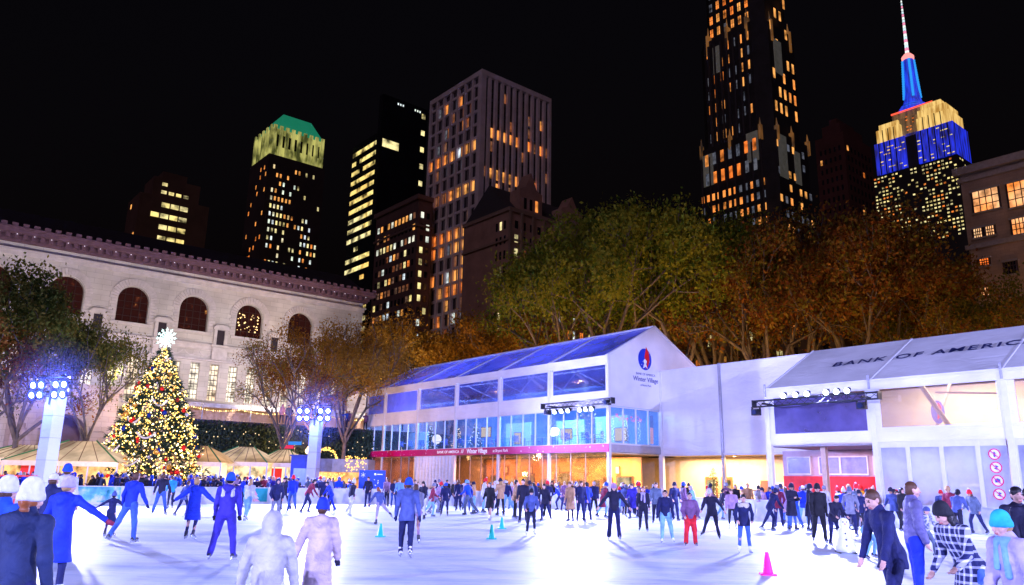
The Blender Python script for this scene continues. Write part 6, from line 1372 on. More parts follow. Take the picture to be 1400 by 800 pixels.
    if 'hooddown' in sty: o3 += [c(J['nk']+M@np.array([-.06, -.09, -.03])*s, J['nk']+M@np.array([.06, -.09, -.03])*s, .07, .07), c(J['nk']+M@np.array([0, -.11, -.09])*s, J['nk']+M@np.array([0, -.1, -.02])*s, .06, .07)]
    if 'hoodup' in sty: o3 += [c(H((0, -.025, .045)), H((0, -.03, -.06)), .128, .118, (.95, 1.02, 1)), c(H((0, -.1, -.06)), H((0, -.11, -.16)), .07, .05), ('open', H((0, .12, .03)), H((0, .22, .0)), .088*s)]
    jm = fabric(col_, .5 if pf else .75)
    acc = fabric({'stripes': 'white', 'collar': col_ if isinstance(col_, str) else col_[0], 'yoke': 'cream'}.get(next((t for t in ('stripes', 'yoke', 'collar') if t in sty), 'collar'), 'navy'))
    put(sdf_mesh('jacket', o3, res, .035*s, .012 if not pf else .002, seed+1, pf), 'jacket' if ln in ('short', 'hip') else 'coat', [jm, acc], root)
    hr = min(res, .02)
    if hat:
        hc_, kind = hat; rim = -.0
        if kind == 'cap': o4 = [c(H((0, -.005, .055)), H((0, -.01, .04)), .1, .1, (.9, 1, 1)), ('cut', H((0, 0, .03))[2]), c(H((-.04, .1, .045)), H((.04, .1, .045)), .035, .035, (1, 1, .3), m=0)]
        elif kind == 'helmet': o4 = [c(H((0, -.01, .05)), H((0, -.01, .02)), .125, .12, (.92, 1.05, 1)), ('cut', H((0, 0, .015))[2])]
        else: o4 = [c(H((0, -.016, .075 if kind != 'tall' else .095)), H((0, -.012, .02)), .100, .108, (.92, 1.02, 1.05)), ('cut', H((0, 0, -.005))[2]), c(H((-.0, -.010, .010)), H((0, -.012, .035)), .111, .110, (.92, 1.02, .34))]
        if kind == 'pom': o4 += [c(H((0, -.02, .2)), H((0, -.02, .205)), .042, .042, m=1)]
        if kind == 'santa': o4 += [c(H((0, -.02, .12)), H((.06, -.04, .22)), .075, .02), c(H((.08, -.04, .21)), H((.09, -.04, .2)), .03, .03, m=1)]
        put(sdf_mesh('hat', o4, hr if near else .02, .02*s, .003, seed), 'hat' if kind != 'helmet' else 'helmet', [fabric(hc_, .85), fabric('white')], root)
    if hair and 'hoodup' not in sty:
        o5 = [c(H((0, -.022, .045)), H((0, -.03, .0)), .098, .088, (.9, 1, 1.05))]
        if hair[1] == 'long': o5 += [c(H((0, -.05, 0)), H((0, -.085, -.17)), .085, .07, (1.05, .7, 1)), c(H((-.07, -.01, -.02)), H((-.085, -.01, -.2)), .03, .03), c(H((.07, -.01, -.02)), H((.085, -.01, -.2)), .03, .03)]
        if hair[1] == 'tail': o5 += [c(H((.02, -.09, -.04)), H((.05, -.12, -.09)), .03, .032), c(H((.05, -.12, -.09)), H((.07, -.10, -.22)), .034, .014)]
        if hat: o5 += [('under', H((0, 0, .025))[2])]
        o5 += [('open', H((0, .135, -.02)), H((0, .15, -.08)), .1*s)]
        put(sdf_mesh('hair', o5, hr if near else .022, .02*s, .004, seed+3), 'hair', [hc], root)
    if scarf:
        put(sdf_mesh('scarf', [c(J['nk']+M@np.array([-.03, .03, .0])*s, J['nk']+M@np.array([.03, .03, .0])*s, .085, .085, (1, 1, .6)), c(J['nk']+M@np.array([.05, .09, -.02])*s, J['chs']+M@np.array([.07, .15, -.12])*s, .04, .035), c(J['nk']+M@np.array([-.05, .09, -.02])*s, J['chs']+M@np.array([-.06, .15, -.2])*s, .04, .035)], min(res, .022), .02*s, .004, seed), 'scarf', [fabric(scarf)], root)
    if boots:
        bm = BOOTW if sk == 'white' else BOOTB
        for q, sd in (('L', -1), ('R', 1)):
            an = J['an'+q]; d = J['shin'+q]; fw_ = np.array([sd*.18, 1, 0]); fw_ = fw_ - d*(fw_@d)*.9; fw_ /= np.linalg.norm(fw_); up = -d; dn = np.cross(np.cross(fw_, d), fw_); dn /= np.linalg.norm(dn)
            if dn[2] > 0: dn = -dn
            o6 = [cap(an-d*.09*s, an, .056*s, .05*s), cap(an+dn*.035*s-fw_*.05*s, an+dn*.04*s+fw_*.13*s, .045*s, .036*s)]
            if skates: o6 += [cap(an+dn*.075*s-fw_*.08*s, an+dn*.075*s+fw_*.14*s, .02*s, .02*s, (1, 1, 1), 1), cap(an+dn*.115*s-fw_*.10*s, an+dn*.115*s+fw_*.17*s, .018*s, .018*s, (1, 1, 1), 1)]
            put(sdf_mesh('skate', o6, .016 if near else .022, .015*s), 'skate' if skates else 'boot', [bm, BLADE], root)
    return root
STAND = {}; GLIDE = dict(lean=14, lR=(22, 3, 30), lL=(-14, 9, 12), aL=(-14, 12, 35, 6), aR=(26, 10, 40, -4)); GLIDE2 = dict(lean=10, lL=(20, 3, 26), lR=(-20, 10, 22), aR=(-18, 15, 28, 8), aL=(25, 9, 45, -4))
WIDE = dict(lean=6, lL=(6, 13, 14), lR=(0, 13, 10), aL=(6, 20, 22, 14), aR=(8, 22, 20, 16)); TSHAPE = dict(lean=3, lL=(3, 7, 4), lR=(0, 8, 4), aL=(6, 46, 8, 40), aR=(6, 46, 8, 42))
WALK = dict(lean=5, lL=(16, 3, 12), lR=(-12, 3, 16), aL=(-14, 9, 20, 4), aR=(14, 9, 22, 4)); PUSH = dict(lean=20, lL=(30, 4, 42), lR=(-30, 14, 8), aL=(-25, 28, 20, 22), aR=(38, 14, 30, 4)); POCKET = dict(lean=3, lL=(4, 4, 4), lR=(-3, 5, 4), aL=(2, 18, 38, -12), aR=(2, 18, 38, -12))
PHONE = dict(lean=5, aL=(22, 8, 85, -20), aR=(22, 8, 85, -20), hp=18); BEND = dict(lean=48, lL=(38, 7, 55), lR=(30, 7, 50), aL=(45, 10, 10, 4), aR=(48, 10, 10, 4)); LEANF = dict(lean=26, lL=(32, 4, 40), lR=(-16, 6, 10), aL=(30, 12, 20, 6), aR=(42, 12, 15, 4), hp=-14)
G1 = 'skaters on the ice'
def sk8(label, u, v, h, head, pose, **kw):
    p = on_ground(u, v); kw.setdefault('res', .018 if p[1] < 18 else .024 if p[1] < 27 else .032); return person(label, p[0], p[1], h, head, pose, group=G1, **kw)
# --- left of the picture
sk8('man in bright blue jacket and jeans gliding away with feet wide apart', 172, 743, 1.74, -12, dict(WIDE, lL=(-8, 20, 12), lR=(8, 4, 6)), jk=('blue', 'short', 'hooddown'), tr=('denim', 1.02), hair=('brown', 'short'), gl='navy')
sk8('small child in dark blue coat holding hands with arms spread', 148, 734, 1.18, -5, dict(TSHAPE, aL=(5, 62, 6, 60), aR=(5, 60, 6, 62)), jk=('navy', 'knee', 'hooddown'), tr=('navy', .95), hat=('bluegrey', 'pom'), gl='navy')
sk8('skater in black jacket with white shoulders and blue jeans, seen from behind', 217, 704, 1.76, 10, WIDE, jk=('ink', 'short', 'yoke'), tr=('denim', 1), hair=('brown', 'short'))
sk8('skater in pale blue jacket leaning forward far behind the man in jeans', 232, 697, 1.7, 40, GLIDE, jk=('cyan', 'short'), tr=('ink', .9), hair=('brown', 'short'))
sk8('person in long deep blue quilted coat with both arms stretched out', 260, 738, 1.62, -4, dict(TSHAPE, aL=(2, 50, 8, 56), aR=(2, 48, 8, 52), lL=(8, 6, 8), lR=(-8, 6, 18)), jk=('blue', 'knee', 'puffer hooddown'), tr=('navy', .85), hair=('blond', 'short'), gl='navy')
sk8('slight skater half hidden behind the person with outstretched arms', 249, 706, 1.5, -30, GLIDE, jk=('bluegrey', 'hip'), tr=('navy', .9), hair=('brown', 'short'))
sk8('man in purple blue hooded jacket with white shoulder patches, legs apart, seen from behind', 303, 767, 1.74, 4, dict(WIDE, lL=(4, 12, 8), lR=(6, 9, 10), aL=(4, 12, 12, 4), aR=(4, 12, 16, 2)), jk=('purple', 'short', 'stripes hooddown'), tr=('purple', 1.08), hair=('black', 'short'), hat=('royal', 'beanie'), gl='black')
sk8('skater in white top and light blue jeans gliding away', 336, 713, 1.62, -14, GLIDE2, jk=('white', 'short'), tr=('lightdenim', 1.05), hair=('blond', 'long'), sk='white')
sk8('skater in royal blue leaning near the barrier above the white topped one', 327, 694, 1.7, -60, GLIDE, jk=('blue', 'hip'), tr=('navy', .95), hair=('black', 'short'))
sk8('hooded girl in dark blue jacket and grey leggings', 375, 716, 1.6, -150, POCKET, jk=('navy', 'short', 'hoodup'), tr=('grey', .9), hair=None)
sk8('dark dressed skater left of the pair with the red hat', 388, 698, 1.7, 160, GLIDE, jk=('ink', 'hip'), tr=('ink', .95), hair=('black', 'short'))
sk8('skater in blue with a bright red hat', 398, 700, 1.76, 30, WALK, jk=('blue', 'short'), tr=('denim', 1), hat=('red', 'pom'), gl='white')
sk8('slim skater in burgundy jacket leaning into a stride', 418, 702, 1.72, -60, LEANF, jk=('darkred', 'short'), tr=('navy', .9), hair=('black', 'short'))
sk8('skater in black at the back of the group by the second pole', 440, 695, 1.75, 190, GLIDE, jk=('navy', 'hip'), tr=('ink', 1), hair=('brown', 'short'), hat=('white', 'beanie'))
sk8('skater in striped jacket in the group by the second pole', 449, 693, 1.7, 150, WALK, jk=(('slate', 'stripe'), 'hip'), tr=('ink', 1), hair=('black', 'short'))
sk8('teenager in bright blue crouching forward in the group by the second pole', 452, 699, 1.6, 120, LEANF, jk=('blue', 'short'), tr=('blue', 1), hair=('black', 'short'))
sk8('skater with white hat, black jacket and white trousers', 478, 706, 1.64, -40, GLIDE2, jk=('ink', 'short'), tr=('white', 1.05), hat=('white', 'pom'), sk='white')
sk8('tall person in dark clothes standing before the blue snowflake board', 502, 694, 1.78, 165, POCKET, jk=('ink', 'hip'), tr=('navy', 1), hair=('brown', 'short'))
sk8('child with spotted leggings kicking one leg back', 518, 718, 1.42, 35, dict(lean=24, lL=(4, 3, 4), lR=(-52, 12, 8), aL=(30, 30, 10, 20), aR=(30, 30, 10, 20)), jk=('bluegrey', 'short'), tr=(('plum', 'dots'), .9), hair=('auburn', 'tail'))
for k, (u, v, h, hd_, c1, c2, lab) in enumerate(((528, 693, 1.75, 150, 'mauve', 'ink', 'person in mauve coat just right of the snowflake board'), (537, 694, 1.7, 200, 'navy', 'denim', 'person in navy second right of the snowflake board'), (545, 696, 1.74, 170, 'sky', 'ink', 'person in pale blue jacket behind the man in grey blue coat'), (566, 694, 1.66, 190, 'grey', 'ink', 'person in grey by the barrier before the white curtain wall'), (572, 695, 1.6, 160, 'white', 'navy', 'person in white jacket by the barrier before the white curtain wall'))):
    sk8(lab, u, v, h, hd_, (STAND, GLIDE, WALK)[k % 3], jk=(c1, 'hip' if k % 2 else 'short'), tr=(c2, .95), hair=(('black', 'brown', 'blond')[k % 3], 'short'))
sk8('man in grey blue coat and blue beanie walking away in the middle of the ice', 554, 763, 1.70, 6, dict(WALK, lL=(10, 2, 6), lR=(-8, 1, 16), aL=(4, 12, 14, 4), aR=(-4, 14, 10, 8)), jk=('bluegrey', 'hip', 'hooddown'), tr=('navy', 1.0), hair=('brown', 'short'), hat=('royal', 'beanie'), gl='navy', sk='white')
sk8('boy in grey jacket and shorts half hidden behind the man in grey blue coat', 567, 744, 1.6, 20, GLIDE, jk=('grey', 'short', 'hooddown'), tr=('mauve', .8), hair=('brown', 'short'))
sk8('woman with long black hair, black jacket and pale trousers, hands together', 578, 711, 1.62, 150, dict(PHONE, lR=(-26, 8, 12), lL=(14, 3, 18)), jk=('ink', 'short'), tr=('white', .9), hair=('black', 'long'))
sk8('skater in bright azure jacket striding in black leggings', 597, 702, 1.74, -70, PUSH, jk=('cyan', 'short'), tr=('ink', .85), hair=('grey', 'short'))
sk8('man in dark navy left of the blue beanie skater', 627, 699, 1.74, 20, GLIDE, jk=('navy', 'short'), tr=('navy', 1.05), hair=('brown', 'short'))
sk8('skater in royal blue jacket, blue beanie and grey wide trousers', 640, 705, 1.72, 60, GLIDE2, jk=('royal', 'short'), tr=('slate', 1.15), hat=('sky', 'beanie'), hair=('brown', 'short'))
sk8('woman in long black coat with long hair and white skates', 669, 712, 1.64, 150, WALK, jk=('black', 'knee'), tr=('black', .85), hair=('black', 'long'), sk='white')
sk8('person in white hood behind the woman in long black coat', 677, 700, 1.66, 170, STAND, jk=('white', 'short', 'hoodup'), tr=('navy', 1), hair=None)
sk8('dark dressed man beside the one in blue and jeans', 684, 699, 1.78, -20, GLIDE, jk=('ink', 'short'), tr=('ink', 1), hair=('brown', 'short'))
sk8('man in dark blue jacket and pale jeans by the barrier', 693, 702, 1.72, 30, GLIDE2, jk=('navy', 'short'), tr=('lightdenim', 1.05), hat=('white', 'cap'), hair=('black', 'short'))
sk8('tall man in black behind the boy in the hat', 715, 716, 1.78, 165, STAND, jk=('ink', 'hip'), tr=('ink', 1), hair=('black', 'short'), sk='black')
sk8('boy in navy jacket and black hat standing still on white skates', 726, 732, 1.44, 178, POCKET, jk=('bluegrey', 'short', 'collar'), tr=('ink', .95), hat=('black', 'beanie'), hair=('black', 'short'), sk='white', face=True)
sk8('girl with long dark hair in dark hooded coat', 745, 713, 1.64, 160, GLIDE, jk=('ink', 'hip'), tr=('navy', .95), hair=('black', 'long'))
sk8('skater in bright blue with white cap gliding left by the barrier', 765, 698, 1.66, 80, PUSH, jk=('blue', 'short'), tr=('navy', .95), hat=('white', 'beanie'), hair=('black', 'short'))
sk8('woman in long tan coat', 780, 714, 1.7, 140, STAND, jk=('tan', 'knee'), tr=('ink', .9), hair=('brown', 'short'))
sk8('first man in navy beside the tan coat', 794, 714, 1.74, 200, STAND, jk=('navy', 'hip'), tr=('navy', 1), hair=('brown', 'short'))
sk8('second man in dark blue beside the tan coat, turned away', 803, 712, 1.7, 30, POCKET, jk=('blue', 'hip'), tr=('navy', 1), hair=('black', 'short'))
sk8('man in navy jacket and black leggings with white hair', 812, 707, 1.76, 190, WALK, jk=('navy', 'short', 'puffer'), tr=('black', .85), hair=('grey', 'short'))
sk8('dark haired person in black near the pavilion corner post', 829, 697, 1.7, 120, POCKET, jk=('black', 'short'), tr=('ink', 1), hair=('black', 'short'))
sk8('woman with arms held out in black jacket and flared jeans', 840, 738, 1.66, 176, dict(TSHAPE, lL=(2, 5, 2), lR=(2, 6, 3), aL=(4, 38, 8, 34), aR=(4, 38, 8, 36), hy=8), jk=('ink', 'short', 'collar'), tr=('navy', .95, 1.35), hat=('mauve', 'beanie'), hair=('black', 'long'), face=True)
sk8('skater in purple coat right behind the woman with arms out', 866, 710, 1.72, 150, GLIDE, jk=('purple', 'knee'), tr=('navy', 1), hair=('brown', 'short'))
sk8('person in blue with bobble hat behind the purple coat', 872, 705, 1.74, 200, STAND, jk=('royal', 'hip'), tr=('ink', 1), hat=('ink', 'pom'), hair=('brown', 'short'))
sk8('woman in black jacket with long pale scarf', 880, 727, 1.6, 172, WALK, jk=('ink', 'short'), tr=('ink', 1), hair=('auburn', 'long'), scarf='lilac', face=True)
sk8('man in dark grey jacket between the scarf and the light jeans', 898, 716, 1.74, 170, STAND, jk=('slate', 'hip'), tr=('ink', 1), hair=('brown', 'short'))
sk8('boy in navy sweater and pale blue jeans on white skates', 911, 742, 1.54, 168, dict(GLIDE, lean=6, aL=(6, 12, 10, 5), aR=(8, 14, 16, 6)), jk=('navy', 'short'), tr=('lightdenim', 1.05), hair=('black', 'short'), sk='white', face=True, gl='navy')
sk8('man in dark navy behind the boy in pale jeans', 923, 713, 1.76, 200, POCKET, jk=('navy', 'hip'), tr=('navy', 1), hair=('brown', 'short'), hat=('ink', 'beanie'))
sk8('girl in plum jacket and bright red wide trousers', 945, 747, 1.46, 176, POCKET, jk=('plum', 'short', 'puffer'), tr=('red', 1.2, 1.2), hair=('black', 'short'), face=True)
sk8('skater in sky blue jacket behind the red trousers', 950, 711, 1.68, 60, GLIDE, jk=('sky', 'short'), tr=('navy', 1), hair=('grey', 'short'))
sk8('person in black with bobble hat behind the sky blue jacket', 943, 700, 1.74, 150, STAND, jk=('black', 'short'), tr=('ink', 1), hat=('ink', 'pom'), hair=('black', 'short'))
sk8('person in deep red jacket before the cream wall', 962, 695, 1.66, 190, STAND, jk=('darkred', 'short'), tr=('ink', 1), hair=('black', 'short'))
sk8('skater in black hoodie striding wide with a white headband', 975, 737, 1.62, 152, dict(PUSH, lL=(26, 12, 30), lR=(-22, 24, 6)), jk=('ink', 'hip'), tr=('ink', .95), hat=('white', 'cap'), hair=('black', 'short'), face=True)
sk8('woman in mauve jacket and black leggings', 1002, 724, 1.54, 165, STAND, jk=('mauve', 'short', 'puffer'), tr=('black', .88), hair=('brown', 'long'), sk='white')
sk8('girl in black coat with cream shoulders, jeans and white skates', 1019, 757, 1.46, 174, dict(POCKET, lean=8), jk=('navy', 'hip', 'yoke'), tr=('denim', .9), hair=('black', 'short'), sk='white', face=True)
sk8('tall person in wide brown hat among the group by the red wall', 1024, 709, 1.8, 170, STAND, jk=('tan', 'hip'), tr=('ink', 1), hat=('tan', 'cap'), hair=('brown', 'short'))
sk8('person in red and black near the red wall', 998, 699, 1.7, 200, STAND, jk=('darkred', 'short'), tr=('ink', 1), hair=('black', 'short'))
sk8('skater in dark blue leaning far forward by the red wall', 1054, 727, 1.72, -80, dict(LEANF, lR=(-30, 5, 6)), jk=('navy', 'short', 'hooddown'), tr=('navy', .92), hair=('black', 'short'), hat=('navy', 'beanie'))
sk8('woman in long pink mauve coat seen from behind', 1077, 718, 1.66, -10, STAND, jk=('mauve', 'knee'), tr=('denim', 1), hair=('brown', 'long'))
sk8('man in bright blue jacket and jeans, nearer of the blue pair', 1088, 724, 1.74, 20, WALK, jk=('royal', 'hip'), tr=('denim', 1.05), hair=('brown', 'short'))
sk8('man in blue jacket and white trousers, farther of the blue pair', 1101, 720, 1.76, -20, GLIDE, jk=('blue', 'hip'), tr=('lightdenim', 1), hat=('white', 'cap'), hair=('brown', 'short'))
sk8('man in black coat and flat black hat', 1122, 743, 1.78, 170, WALK, jk=('black', 'hip'), tr=('black', 1), hat=('black', 'beanie'), hair=('black', 'short'), gl='black')
sk8('child in dark clothes bending over the snowman skating aid', 1142, 747, 1.5, -165, dict(lean=22, aL=(35, 8, 40, 0), aR=(35, 8, 40, 0), lL=(8, 5, 12), lR=(4, 6, 8), hp=10), jk=('ink', 'hip'), tr=('navy', .95), hair=('black', 'short'), face=True)
sk8('woman in pale grey hooded jacket and navy trousers, seen from behind', 1166, 735, 1.68, -40, POCKET, jk=('grey', 'hip', 'hooddown'), tr=('navy', 1), hair=('grey', 'short'), hat=('slate', 'beanie'))
sk8('person in white jacket between the black hat and the grey jacket', 1130, 716, 1.72, 160, STAND, jk=('white', 'short'), tr=('lightdenim', 1), hair=('black', 'short'), hat=('grey', 'beanie'))
for k, (u, v, lab) in enumerate(((1181, 712, 'person in yellow jacket and red santa hat left of the man in dark glasses'), (1194, 716, 'shorter person in yellow jacket and red hat behind the bending child'), (1273, 716, 'person in bright yellow vest with white and red hat by the barrier'))):
    sk8(lab, u, v, (1.76, 1.6, 1.7)[k], (150, 190, 10)[k], STAND, jk=('yellow', 'short', 'puffer'), tr=('navy', 1), hat=('red', 'santa'), hair=('black', 'short'))
sk8('person in black with red cap between the yellow jackets', 1214, 712, 1.74, 200, STAND, jk=('black', 'hip'), tr=('ink', 1), hat=('red', 'cap'), hair=('black', 'short'))
sk8('person in lilac jacket left of the yellow vest', 1256, 716, 1.68, -20, STAND, jk=('lilac', 'hip'), tr=('ink', 1), hair=('black', 'short'), hat=('navy', 'beanie'))
sk8('person in pinkish grey jacket right of the yellow vest', 1290, 714, 1.64, 200, STAND, jk=('palepink', 'hip'), tr=('grey', 1), hair=('grey', 'short'))
sk8('child in patterned grey jacket and helmet skating with knees bent', 1268, 763, 1.28, 196, dict(lean=14, lL=(24, 14, 36), lR=(18, 16, 30), aL=(16, 30, 30, 20), aR=(16, 26, 40, 10)), jk=(('slate', 'camo'), 'short'), tr=('slate', 1), hat=('bluegrey', 'helmet'), hair=('brown', 'short'))
sk8('person in grey blue jacket and black beanie leaning on the barrier', 1312, 736, 1.72, -50, dict(lean=24, aL=(50, 8, 20, 0), aR=(50, 8, 20, 0)), jk=('bluegrey', 'short'), tr=('ink', 1), hat=('black', 'beanie'), hair=('black', 'short'))
sk8('crouching child with teal helmet and dark jacket beside the blurred man', 1186, 764, 1.35, -140, dict(BEND, lean=40), jk=('ink', 'short'), tr=('lightdenim', 1), hat=('teal', 'helmet'), hair=('brown', 'short'), gl='white')
# --- further skaters packed along the far half of the rink
xr = random.Random(405); taken = []
WH = ((600, 'near the white curtain wall'), (700, 'left of the boy in navy'), (790, 'before the orange rooms'), (860, 'by the pavilion corner post'), (950, 'before the cream wall'), (1060, 'left of the red wall'), (1170, 'before the red wall'), (1260, 'before the milky tent doors'), (1400, 'below the round signs'))
for i in range(58):
    for _ in range(30):
        u = xr.uniform(555, 1330); hz = 657.9 + (u-700)*.0186; v = hz + xr.uniform(35, 52) + (8 if u > 1150 else 0)
        if all(abs(u-a) > 4.5 for a in taken): break
    taken.append(u); cj = xr.choice(('navy', 'ink', 'blue', 'black', 'bluegrey', 'slate', 'plum', 'white', 'mauve', 'royal', 'tan', 'darkred')); ct = xr.choice(('ink', 'denim', 'navy', 'lightdenim', 'black', 'grey')); ht = xr.choice((None, None, ('ink', 'beanie'), ('white', 'pom'), ('royal', 'beanie'), ('red', 'pom'), ('grey', 'beanie')))
    wn = dict(navy='navy', ink='near black', blue='bright blue', black='black', bluegrey='grey blue', slate='slate', plum='plum', white='white', mauve='mauve', royal='royal blue', tan='tan', darkred='dark red', denim='blue denim', lightdenim='pale denim', grey='grey', red='red')
    wl_ = next(w_ for lim, w_ in WH if u < lim) if u < 1400 else WH[-1][1]
    sk8('skater in %s jacket, %s trousers%s, %s' % (wn[cj], wn[ct], ', %s hat' % wn[ht[0]] if ht else '', wl_), u, v, xr.uniform(1.52, 1.8), xr.choice((xr.uniform(140, 220), xr.uniform(-40, 40), xr.choice((-85, 85)))), xr.choice((STAND, WALK, GLIDE, GLIDE2, POCKET, LEANF, PHONE)), jk=(cj, xr.choice(('short', 'hip', 'hip', 'knee')), xr.choice(('', 'hooddown', 'puffer'))), tr=(ct, xr.uniform(.85, 1.1)), hat=ht, hair=(xr.choice(('black', 'brown', 'blond')), xr.choice(('short', 'short', 'long'))), skin=xr.choice((0, 0, 1, 2)), res=.036)
for i in range(16):      # the thick knot of people before the tent doors
    for _ in range(30):
        u = xr.uniform(1060, 1345); hz = 657.9 + (u-700)*.0186; v = hz + xr.uniform(46, 62)
        if all(abs(u-a) > 3.2 for a in taken): break
    taken.append(u); cj = xr.choice(('navy', 'ink', 'black', 'ink', 'slate', 'bluegrey', 'plum', 'darkred')); ct = xr.choice(('ink', 'navy', 'denim', 'black')); ht = xr.choice((None, ('ink', 'beanie'), ('white', 'pom'), ('red', 'pom'), ('grey', 'beanie'), ('tan', 'beanie')))
    wn2 = dict(navy='navy', ink='near black', black='black', bluegrey='grey blue', slate='slate', plum='plum', darkred='dark red', denim='blue denim', white='white', red='red', grey='grey', tan='tan')
    sk8('skater in %s coat and %s trousers%s, %s' % (wn2[cj], wn2[ct], ', %s hat' % wn2[ht[0]] if ht else '', next(w_ for lim, w_ in WH if u < lim)), u, v, xr.uniform(1.58, 1.82), xr.uniform(100, 260), xr.choice((STAND, WALK, GLIDE, POCKET, PHONE)), jk=(cj, xr.choice(('hip', 'knee')), xr.choice(('', 'hooddown', 'puffer'))), tr=(ct, 1.0), hat=ht, hair=(xr.choice(('black', 'brown')), xr.choice(('short', 'long'))), skin=xr.choice((0, 0, 1)), res=.036)
# --- large figures near the camera
def near(label, u, vtop, Y, h, head, pose, **kw):
    p = at_depth(u, vtop, Y); return person(label, p[0], Y, h, head, pose, group='people close to the camera', res=.0145 if Y < 9 else .016, **kw)
near('woman in white ribbed beanie and dark blue green jacket with auburn ponytail', 37, 666, 6.3, 1.60, -8, dict(lean=5, aL=(-2, 14, 20, 4), aR=(0, 14, 18, 4)), jk=('petrol', 'hip', 'collar hooddown'), tr=('navy', 1), hat=('white', 'tall'), hair=('auburn', 'tail'), gl='ink')
near('person in blue jacket with white hood cut off by the left edge', 2, 678, 8.0, 1.62, -15, dict(lean=5), jk=('royal', 'hip', 'collar'), tr=('navy', 1), hat=('white', 'beanie'), hair=('brown', 'short'))
near('person in long bright blue parka with pale grey knitted hat', 90, 664, 11.5, 1.62, -4, dict(lean=6, lL=(4, 4, 4), lR=(0, 4, 4), aL=(20, 24, 40, 0), aR=(20, 58, 10, 52), hy=-25), jk=('blue', 'knee', 'hooddown'), tr=('navy', .95), hat=('lilac', 'beanie'), hair=('blond', 'short'), sk='white', gl='darkred')
near('person in white jacket and blue hat behind the bright blue parka', 91, 646, 19, 1.86, 10, STAND, jk=('white', 'short', 'hooddown'), tr=('navy', 1), hat=('royal', 'beanie'), hair=('brown', 'short'))
near('person in dark blue jacket and white cap between the two hats at left', 70, 662, 15, 1.66, 0, STAND, jk=('navy', 'short', 'collar'), tr=('navy', 1), hat=('white', 'cap'), hair=('brown', 'short'))
near('child in white fluffy hooded jacket at the bottom edge', 373, 703, 7.6, 1.36, 8, dict(lean=6, aL=(10, 20, 14, 10), aR=(6, 18, 16, 8)), jk=('offwhite', 'hip', 'hoodup puffer'), tr=('white', 1.05), hair=None, gl='white')
near('person in long pale pink quilted coat with a blue hat', 441, 688, 10.2, 1.42, 6, dict(lean=4, aL=(0, 22, 8, 16), aR=(0, 14, 12, 6)), jk=('shell', 'long', 'puffer hooddown'), tr=('white', .9), hat=('blue', 'beanie'), hair=('brown', 'short'), gl='ink', sk='white')
near('man in dark royal blue jacket turning his head, hand lowered, nearest at right', 1212, 674, 10.0, 1.70, 98, dict(lean=16, aL=(28, 14, 6, 4), aR=(24, 10, 8, 0), hy=10, hp=6, lL=(18, 4, 20), lR=(-10, 5, 8)), jk=('navy', 'hip', 'collar'), tr=('navy', 1.05), hair=('brown', 'short'), face=True)
near('balding man in quilted lilac grey jacket standing in profile', 1243, 663, 12.4, 1.78, -102, dict(lean=2, aL=(2, 10, 16, 2), aR=(2, 10, 16, 2)), jk=('lilacgrey', 'short', 'puffer collar'), tr=('blue', 1.05), hair=('brown', 'short'), face=True)
near('woman in black knitted hat and navy plaid shirt leaning forward to the left', 1318, 691, 9.0, 1.60, 102, dict(lean=26, aL=(30, 14, 50, 10), aR=(12, 16, 40, 4), hy=0, lL=(10, 4, 14), lR=(-4, 5, 6)), jk=(('navy', 'plaid'), 'knee'), tr=('denim', 1.1), hat=('black', 'beanie'), hair=('black', 'long'), face=True, skin=0)
near('child in teal knitted hat and pale mauve quilted snowsuit at the right edge', 1384, 697, 7.4, 1.50, 98, dict(lean=12, aL=(10, 14, 20, 6), aR=(10, 14, 20, 6)), jk=('lilac', 'hip', 'puffer collar'), tr=('lilac', 1.15), hat=('teal', 'beanie'), hair=('blond', 'short'), face=True, scarf='sky')
near('dark haired man in black jacket, first of two above the teal hat', 1384, 669, 12.2, 1.74, 175, dict(lean=8, aL=(35, 16, 60, -10), aR=(30, 16, 60, -10)), jk=('ink', 'short'), tr=('navy', 1), hair=('black', 'short'), face=True)
near('dark haired person in black at the very edge beside the other', 1403, 671, 11.6, 1.72, 165, dict(lean=6), jk=('ink', 'short'), tr=('navy', 1), hair=('black', 'short'), face=True)

# --- spectators behind the barrier: a dozen outfits built once, then copied with clothes of their own
PROT = []
combos = [(('navy', 'hip', ''), STAND, None, ('black', 'short')), (('black', 'hip', 'hooddown'), POCKET, ('ink', 'beanie'), ('brown', 'short')), (('blue', 'hip', 'puffer'), PHONE, None, ('brown', 'long')), (('ink', 'hip', 'collar'), dict(lean=12, aL=(40, 8, 60, -10), aR=(40, 8, 60, -10)), ('red', 'pom'), ('black', 'short')),
          (('purple', 'hip', ''), dict(aR=(60, 20, 60, 0)), None, ('blond', 'long')), (('royal', 'hip', 'hoodup'), STAND, None, None), (('darkred', 'hip', ''), POCKET, ('white', 'pom'), ('black', 'short')), (('grey', 'hip', 'puffer'), STAND, None, ('black', 'short'))]
for k, (jk_, ps, ht, hr_) in enumerate(combos):
    PROT.append(person('spectator', 0, 0, 1.7, 0, ps, jk=jk_, tr=('ink', 1), hat=ht, hair=hr_, res=.045, skates=False, boots=False, seed=k))
used = [False]*len(PROT); COLN = ['navy', 'blue', 'ink', 'black', 'purple', 'darkred', 'mauve', 'white', 'royal', 'slate', 'tan', 'plum', 'bluegrey', 'grey']; WTS = [5, 3, 6, 5, 2, 1.4, .8, .8, 2, 2, .7, 1, 2, .8]
WORD = dict(navy='navy', blue='bright blue', ink='near black', black='black', purple='purple', darkred='dark red', mauve='mauve', white='white', royal='royal blue', slate='slate grey', tan='tan', plum='plum', bluegrey='grey blue', grey='light grey', red='red', cyan='light blue', yellow='yellow')
srnd = random.Random(99)
